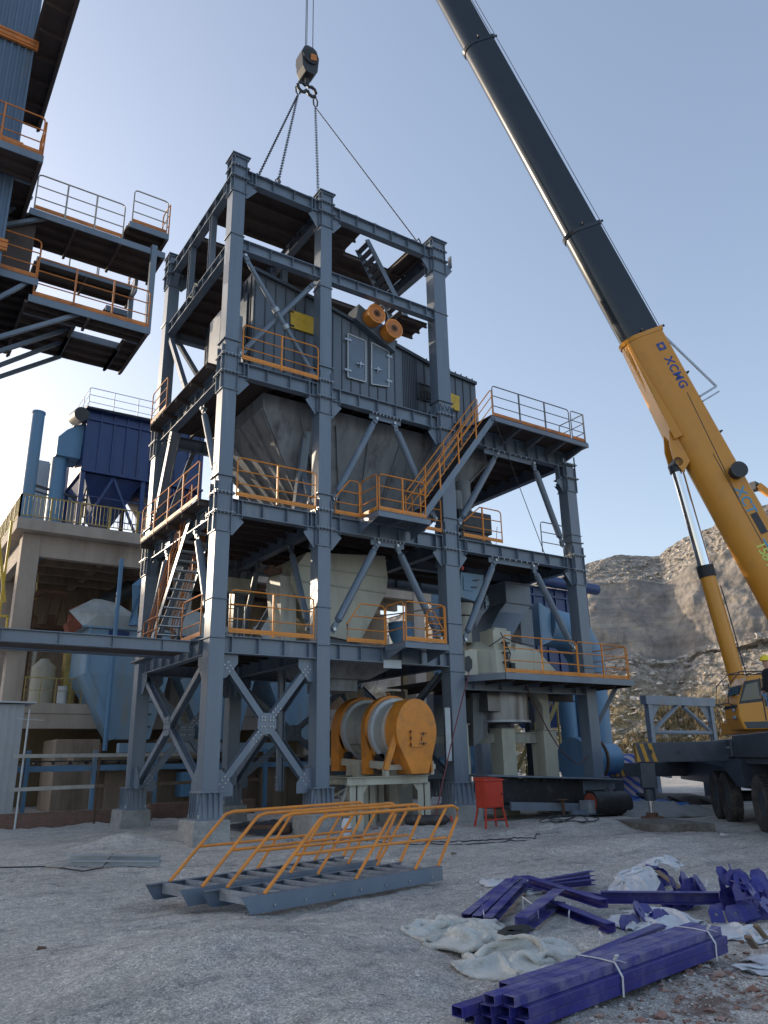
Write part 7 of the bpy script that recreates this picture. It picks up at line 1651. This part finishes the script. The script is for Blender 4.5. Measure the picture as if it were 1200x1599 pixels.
g = MB(); g.loft([[p+V((.143*math.cos(a), .113*math.sin(a), z)) for a in [6.2832*k/14 for k in range(14)]] for z in (.09, .18)], False); g.build('blue_band', m_bluetext, t, True)
p = gp(448, 1314); g = MB(); g.cyl(p+V((0, 0, .06)), p+V((.07, -.04, .06)), .06, n=16); g.cyl(p+V((.16, .08, .05)), p+V((.20, .06, .05)), .05, n=16); g.bar(p+V((.03, -.02, .06)), p+V((.19, .07, .05)), .03, .03); tag(g.build('pressure_regulator', m_galv), 'small round gauge regulator lying between the railings and the left gas cylinder', 'regulator')
def gcable(pts, r, m, lab, wob=.06, name='ground_cable'):
    P_ = []
    for (a, b) in zip(pts, pts[1:]):
        for i in range(8): t = i/8; p = gp(a[0]+(b[0]-a[0])*t, a[1]+(b[1]-a[1])*t); x, y = p.x+wob*noise.noise(V((p.x*2, p.y*2, r*90))), p.y+wob*noise.noise(V((p.x*2, p.y*2, 7+r*90))); P_.append(V((x, y, gh(x, y)+r*.8)))
    g = MB(); g.tube(P_, r, 6); tag(g.build(name, m, smooth=True), lab, 'cable')
gcable([(640, 1312), (700, 1316), (760, 1313), (810, 1310), (850, 1305)], .014, m_rope, 'black cable running over the sand from the gas cylinder to the belt conveyor')
gcable([(560, 1312), (620, 1318), (690, 1319), (760, 1318), (835, 1312)], .012, m_rope, 'second thin black cable over the sand in front of the red cabinet', .12)
g = MB(); P_ = []
for i in range(90): t = i/89*6.28*4; x, y = 8.3+(.55+.25*math.sin(t*.37))*math.cos(t)+.5*i/89, -3.6+(.4+.2*math.cos(t*.53))*math.sin(t); P_.append(V((x, y, gh(x, y)+.02+.03*(i % 7)/7)))
g.tube(P_, .012, 6); tag(g.build('ground_cable', m_rope, smooth=True), 'tangled loops of black cable on the gravel mound before the conveyor', 'cable')
gcable([(450, 1306), (480, 1312), (520, 1314), (560, 1308), (600, 1300), (640, 1304)], .012, bpy.data.materials['hose_red'], 'thin red hose snaking over the sand between the railings', .12, 'gas_hose')
gcable([(1150, 1262), (1120, 1267), (1080, 1268)], .012, m_rope, 'short dark rope lying on the ground behind the steel mat', .1)
# grey rubble heap of rebar plates behind left cylinder
sheet('black_tarp', [(380, 1302), (400, 1290), (430, 1287), (445, 1292), (440, 1300), (410, 1306)], .16, m_dark, 'dark tarpaulin heap behind the rusty gas cylinder', 'tarpaulin', 2.2, .05, 4, 26)

# ---- behind the conveyor and under the crane boom
sheet('grey_bag', [(975, 1256), (992, 1250), (1008, 1262), (1018, 1276), (990, 1277), (975, 1268)], .22, mat('bag_cloth', (.26, .27, .27), .9), 'grey cloth bag beside the tail drum of the belt conveyor', 'bag', 4.2, .08, 3, 30)
sheet('blue_bag', [(962, 1252), (978, 1250), (984, 1262), (968, 1268)], .26, mat('blue_bag', (.03, .12, .42), .6), 'small bright blue bag behind the tail drum', 'bag', 6.2, .05, 3, 20)
def stripe_mat():
    m = mat('striped_canvas', (.55, .56, .62), .7, 0, .1); t = m.node_tree; N = t.nodes; L = t.links; b = N['Principled BSDF']; g = N.new('ShaderNodeNewGeometry')
    mp = N.new('ShaderNodeMapping'); mp.inputs['Rotation'].default_value = (.3, .9, .5); L.new(g.outputs['Position'], mp.inputs[0])
    wv = N.new('ShaderNodeTexWave'); wv.inputs['Scale'].default_value = 1.1; wv.inputs['Distortion'].default_value = 5; L.new(mp.outputs[0], wv.inputs['Vector'])
    r = N.new('ShaderNodeValToRGB'); r.color_ramp.interpolation = 'CONSTANT'; e = r.color_ramp.elements; e[0].color = (.05, .12, .50, 1); e[1].position = .35; e[1].color = (.6, .6, .64, 1); k = e.new(.62); k.color = (.5, .10, .12, 1); k = e.new(.8); k.color = (.6, .6, .64, 1)
    L.new(wv.outputs[0], r.inputs[0]); L.new(r.outputs[0], b.inputs['Base Color']); return m
m_stripe = stripe_mat()
g = MB(); c = at(972, 1232, 1, 4.5); c.z = 0; g.loft([[c+V((rx_*.62*math.cos(a)*(1+.1*math.sin(3*a)), 1.3*math.sin(a), z)) for a in [6.2832*k/24 for k in range(24)]] for z, rx_ in ((-.1, 2.4), (.8, 2.2), (1.5, 1.7), (1.9, .6))]); tag(g.build('covered_goods', m_stripe, smooth=True), 'goods heaped under a red, white and blue striped canvas beyond the conveyor', 'covered goods')
g = MB(); c = V((20.5, 1.5, 0))
for k in range(4): a = V((c.x+k*.6-1.0, c.y-k*1.0, .45-.1*k)); g.hexa([a+V((-1.4, -.7, -.42)), a+V((1.6, -1.2, -.40)), a+V((1.9, .5, -.2)), a+V((-.9, .9, -.1))], [a+V((-1.4, -.7, -.36)), a+V((1.6, -1.2, -.34)), a+V((1.9, .5, -.14)), a+V((-.9, .9, -.04))])
tag(g.build('mesh_panels', m_dark), 'stack of dark mesh panels lying on the ground between the outriggers', 'panels')
g = MB(); g.box(25, 26, 3, 3.8, 0, 1.1); g.box(26.2, 29.0, 2.5, 4.5, .4, 1.5); tag(g.build('dark_container', m_craneb), 'low dark machine box standing behind the near outrigger', 'machine')
g = MB()
for k in range(16): a = random.random()*6.28; c = V((25.5+random.gauss(0, 1.6), 7.5+random.gauss(0, 1), .8+random.random()*.8)); d = V((math.cos(a), math.sin(a), random.uniform(-.3, .3)))*random.uniform(.5, 1.3); g.bar(c-d, c+d, .09, .09)
tag(g.build('scrap_heap', m_steel2), 'tangled grey scrap steel heaped beyond the rear outrigger', 'scrap', None, 'stuff')
# grey portal frame
pf = thing('steel_trestle', 'grey steel trestle frame with two diagonals standing before the quarry slope', 'trestle', (23, 3, 0))
ya = 6.0; q = lambda x, y: at(x, y, 1, ya)
TL, TR, BL, BR = q(1007, 1093), q(1110, 1090), q(1021, 1150), q(1117, 1150)
def tz(p, z): return V((p.x, p.y, z))
xl_, xr_ = TL.x+.2, TR.x-.2; zt_ = TL.z
g = MB(); g.bar((xl_-.3, ya, zt_), (xr_+.3, ya, zt_), .35, .42); g.build('top_beam', m_steel2, pf)
for x in (xl_, xr_): g = MB(); g.bar((x, ya, 0), (x, ya, zt_-.21), .26, .26); g.build('leg', m_steel2, pf)
zm_ = q(1030, 1144).z; mx_ = (xl_+xr_)/2
g = MB(); g.cyl((xl_, ya, zm_), (xr_, ya, zm_), .10, n=10); g.build('cross_tube', m_steel2, pf)
for x in (xl_+.1, xr_-.1): g = MB(); g.cyl((x, ya, zm_), (mx_+(.25 if x > mx_ else -.25), ya, zt_-.25), .10, n=10); g.build('diagonal', m_steel2, pf)
g = MB(); g.prism([(xl_+.1, ya-.01, zt_-.22), (xl_+.9, ya-.01, zt_-.22), (xl_+.1, ya-.01, zt_-1.1)], (0, .02, 0)); g.build('corner_gusset', m_steel2, pf); g = MB(); g.prism([(xr_-.1, ya-.01, zt_-.22), (xr_-.9, ya-.01, zt_-.22), (xr_-.1, ya-.01, zt_-1.1)], (0, .02, 0)); g.build('corner_gusset', m_steel2, pf)
# excavator arm on the far rim
ex = thing('excavator', 'tiny yellow excavator arm seen on the far rim of the quarry at the right edge', 'excavator', (0, 0, 0))
pE = [CAM+(FW+RT*((x-600)/FPX)+UP*((799.5-y)/FPX)).normalized()*165 for x, y in ((1184, 758), (1192, 764), (1203, 772), (1218, 775), (1226, 800), (1240, 800))]
ex.location = pE[4]; WLOC[ex.name] = V(pE[4])
g = MB(); g.bar(pE[0], pE[1], .9, 1.2); g.bar(pE[1], pE[2], .8, 1.2); g.bar(pE[2], pE[3], .8, 1.1); g.bar(pE[3], pE[4], .8, 1.3); g.build('arm', m_craney, ex)
g = MB(); c = pE[5]; g.box(c.x-2, c.x+2, c.y-2, c.y+2, c.z-1.5, c.z+1.5); g.box(c.x-2.3, c.x+2.3, c.y-2.4, c.y+2.4, c.z-2.8, c.z-1.55); g.build('body', m_craney, ex, bevel=.2)
g = MB(); g.hexa([pE[0]+V((-.9, 0, -.8)), pE[0]+V((.7, 0, -.9)), pE[0]+V((.8, 0, .6)), pE[0]+V((-.7, 0, .8))], [pE[0]+V((-.9, 1.2, -.8)), pE[0]+V((.7, 1.2, -.9)), pE[0]+V((.8, 1.2, .6)), pE[0]+V((-.7, 1.2, .8))]); g.build('bucket', m_dark, ex)

# ================================================================== PERSON at the crane cab
def person(base, face):
    f = V((math.cos(face), math.sin(face), 0)); s = V((-f.y, f.x, 0)); B = V(base)
    def W(a, b, z): return f*a+s*b+V((0, 0, z))
    t = thing('person', 'person in yellow helmet, black jacket and pale jeans standing beside the crane cab', 'person', tuple(B))
    def skin(name, verts, edges, m, parent, root=0, sub=2):
        me = bpy.data.meshes.new(name); me.from_pydata([tuple(W(*v[:3])) for v in verts], edges, []); me.materials.append(m); o = bpy.data.objects.new(name, me); COL.objects.link(o); o.parent = parent; WLOC[o.name] = B
        md = o.modifiers.new('skin', 'SKIN'); md.use_smooth_shade = True
        if not me.skin_vertices: 
            bm = bmesh.new(); bm.from_mesh(me); bm.verts.layers.skin.verify(); bm.to_mesh(me); bm.free()
        for i, v in enumerate(verts):
            sv = me.skin_vertices[0].data[i]; r_ = v[3]; sv.radius = r_ if isinstance(r_, tuple) else (r_, r_); sv.use_root = (i == root)
        o.modifiers.new('sub', 'SUBSURF').levels = sub; o.modifiers['sub'].render_levels = sub; return o
    # one continuous body with head, hands
    v = [(0, 0, .93, .14), (0, 0, 1.12, .125), (0, 0, 1.32, .14), (0, 0, 1.46, .09), (0, 0, 1.54, .052), (.02, 0, 1.60, .075), (.02, 0, 1.69, .095), (.01, 0, 1.77, .06)]
    e = [(i, i+1) for i in range(7)]
    for sd in (-1, 1):
        k = len(v); v += [(0, sd*.19, 1.42, .058), (-.02, sd*.25, 1.16, .044), (.12, sd*.24, .96, .033), (.16, sd*.235, .90, .026)]; e += [(3, k), (k, k+1), (k+1, k+2), (k+2, k+3)]
        k = len(v); v += [(.01, sd*.10, .86, .095), (.03, sd*.11, .50, .062), (.0, sd*.12, .10, .043), (.05, sd*.12, .05, .04), (.17, sd*.13, .035, .03)]; e += [(0, k), (k, k+1), (k+1, k+2), (k+2, k+3), (k+3, k+4)]
    body = skin('body', v, e, m_skin, t)
    for sd in (-1, 1):
        for i in range(4): o_ = (i-1.5)*.02; skin('finger', [(.165+0, sd*.235+o_, .895, .009), (.18, sd*.235+o_, .855-.004*abs(i-1), .0085), (.175, sd*.23+o_, .825, .008)], [(0, 1), (1, 2)], m_skin, body, sub=1)
        skin('thumb', [(.17, sd*.20, .905, .010), (.195, sd*.185, .88, .009), (.20, sd*.185, .85, .008)], [(0, 1), (1, 2)], m_skin, body, sub=1)
    g = MB(); c = B+W(.115, 0, 1.675); g.hexa([c+W(0, -.012, -.02), c+W(0, .012, -.02), c+W(0, .006, .02), c+W(0, -.006, .02)], [c+W(.025, -.008, -.015), c+W(.025, .008, -.015), c+W(.004, .003, .02), c+W(.004, -.003, .02)]); g.build('nose', m_skin, body)
    jk = skin('jacket', [(0, 0, .88, .165), (0, 0, 1.10, .155), (0, 0, 1.32, .17), (0, 0, 1.47, .10), (0, 0, 1.53, .068)]+[x for sd in (-1, 1) for x in ((0, sd*.20, 1.41, .075), (-.02, sd*.26, 1.16, .06), (.11, sd*.25, .98, .05))], [(0, 1), (1, 2), (2, 3), (3, 4), (3, 5), (5, 6), (6, 7), (3, 8), (8, 9), (9, 10)], m_jacket, t)
    skin('jeans', [(0, 0, .93, .15), (.01, .10, .84, .108), (.03, .115, .50, .078), (0, .12, .10, .062), (.01, -.10, .84, .108), (.03, -.115, .50, .078), (0, -.12, .10, .062)], [(0, 1), (1, 2), (2, 3), (0, 4), (4, 5), (5, 6)], m_jeans, t)
    for sd in (-1, 1): skin('shoe', [(-.04, sd*.12, .05, .045), (.06, sd*.125, .05, .048), (.18, sd*.13, .04, .036)], [(0, 1), (1, 2)], m_black, t, sub=1)
    g = MB(); n = 20; g.loft([[B+W(.02+rx_*math.cos(6.2832*k/n), ry_*math.sin(6.2832*k/n), z) for k in range(n)] for z, rx_, ry_ in ((1.715, .16, .135), (1.725, .16, .135), (1.73, .128, .112), (1.79, .12, .105), (1.84, .085, .075), (1.86, .02, .02))]); g.build('helmet', m_helmet, t, True)
    return t
pp_ = cp(-3.85, .6, 2.29)
person(pp_, math.atan2(hh.y, hh.x))
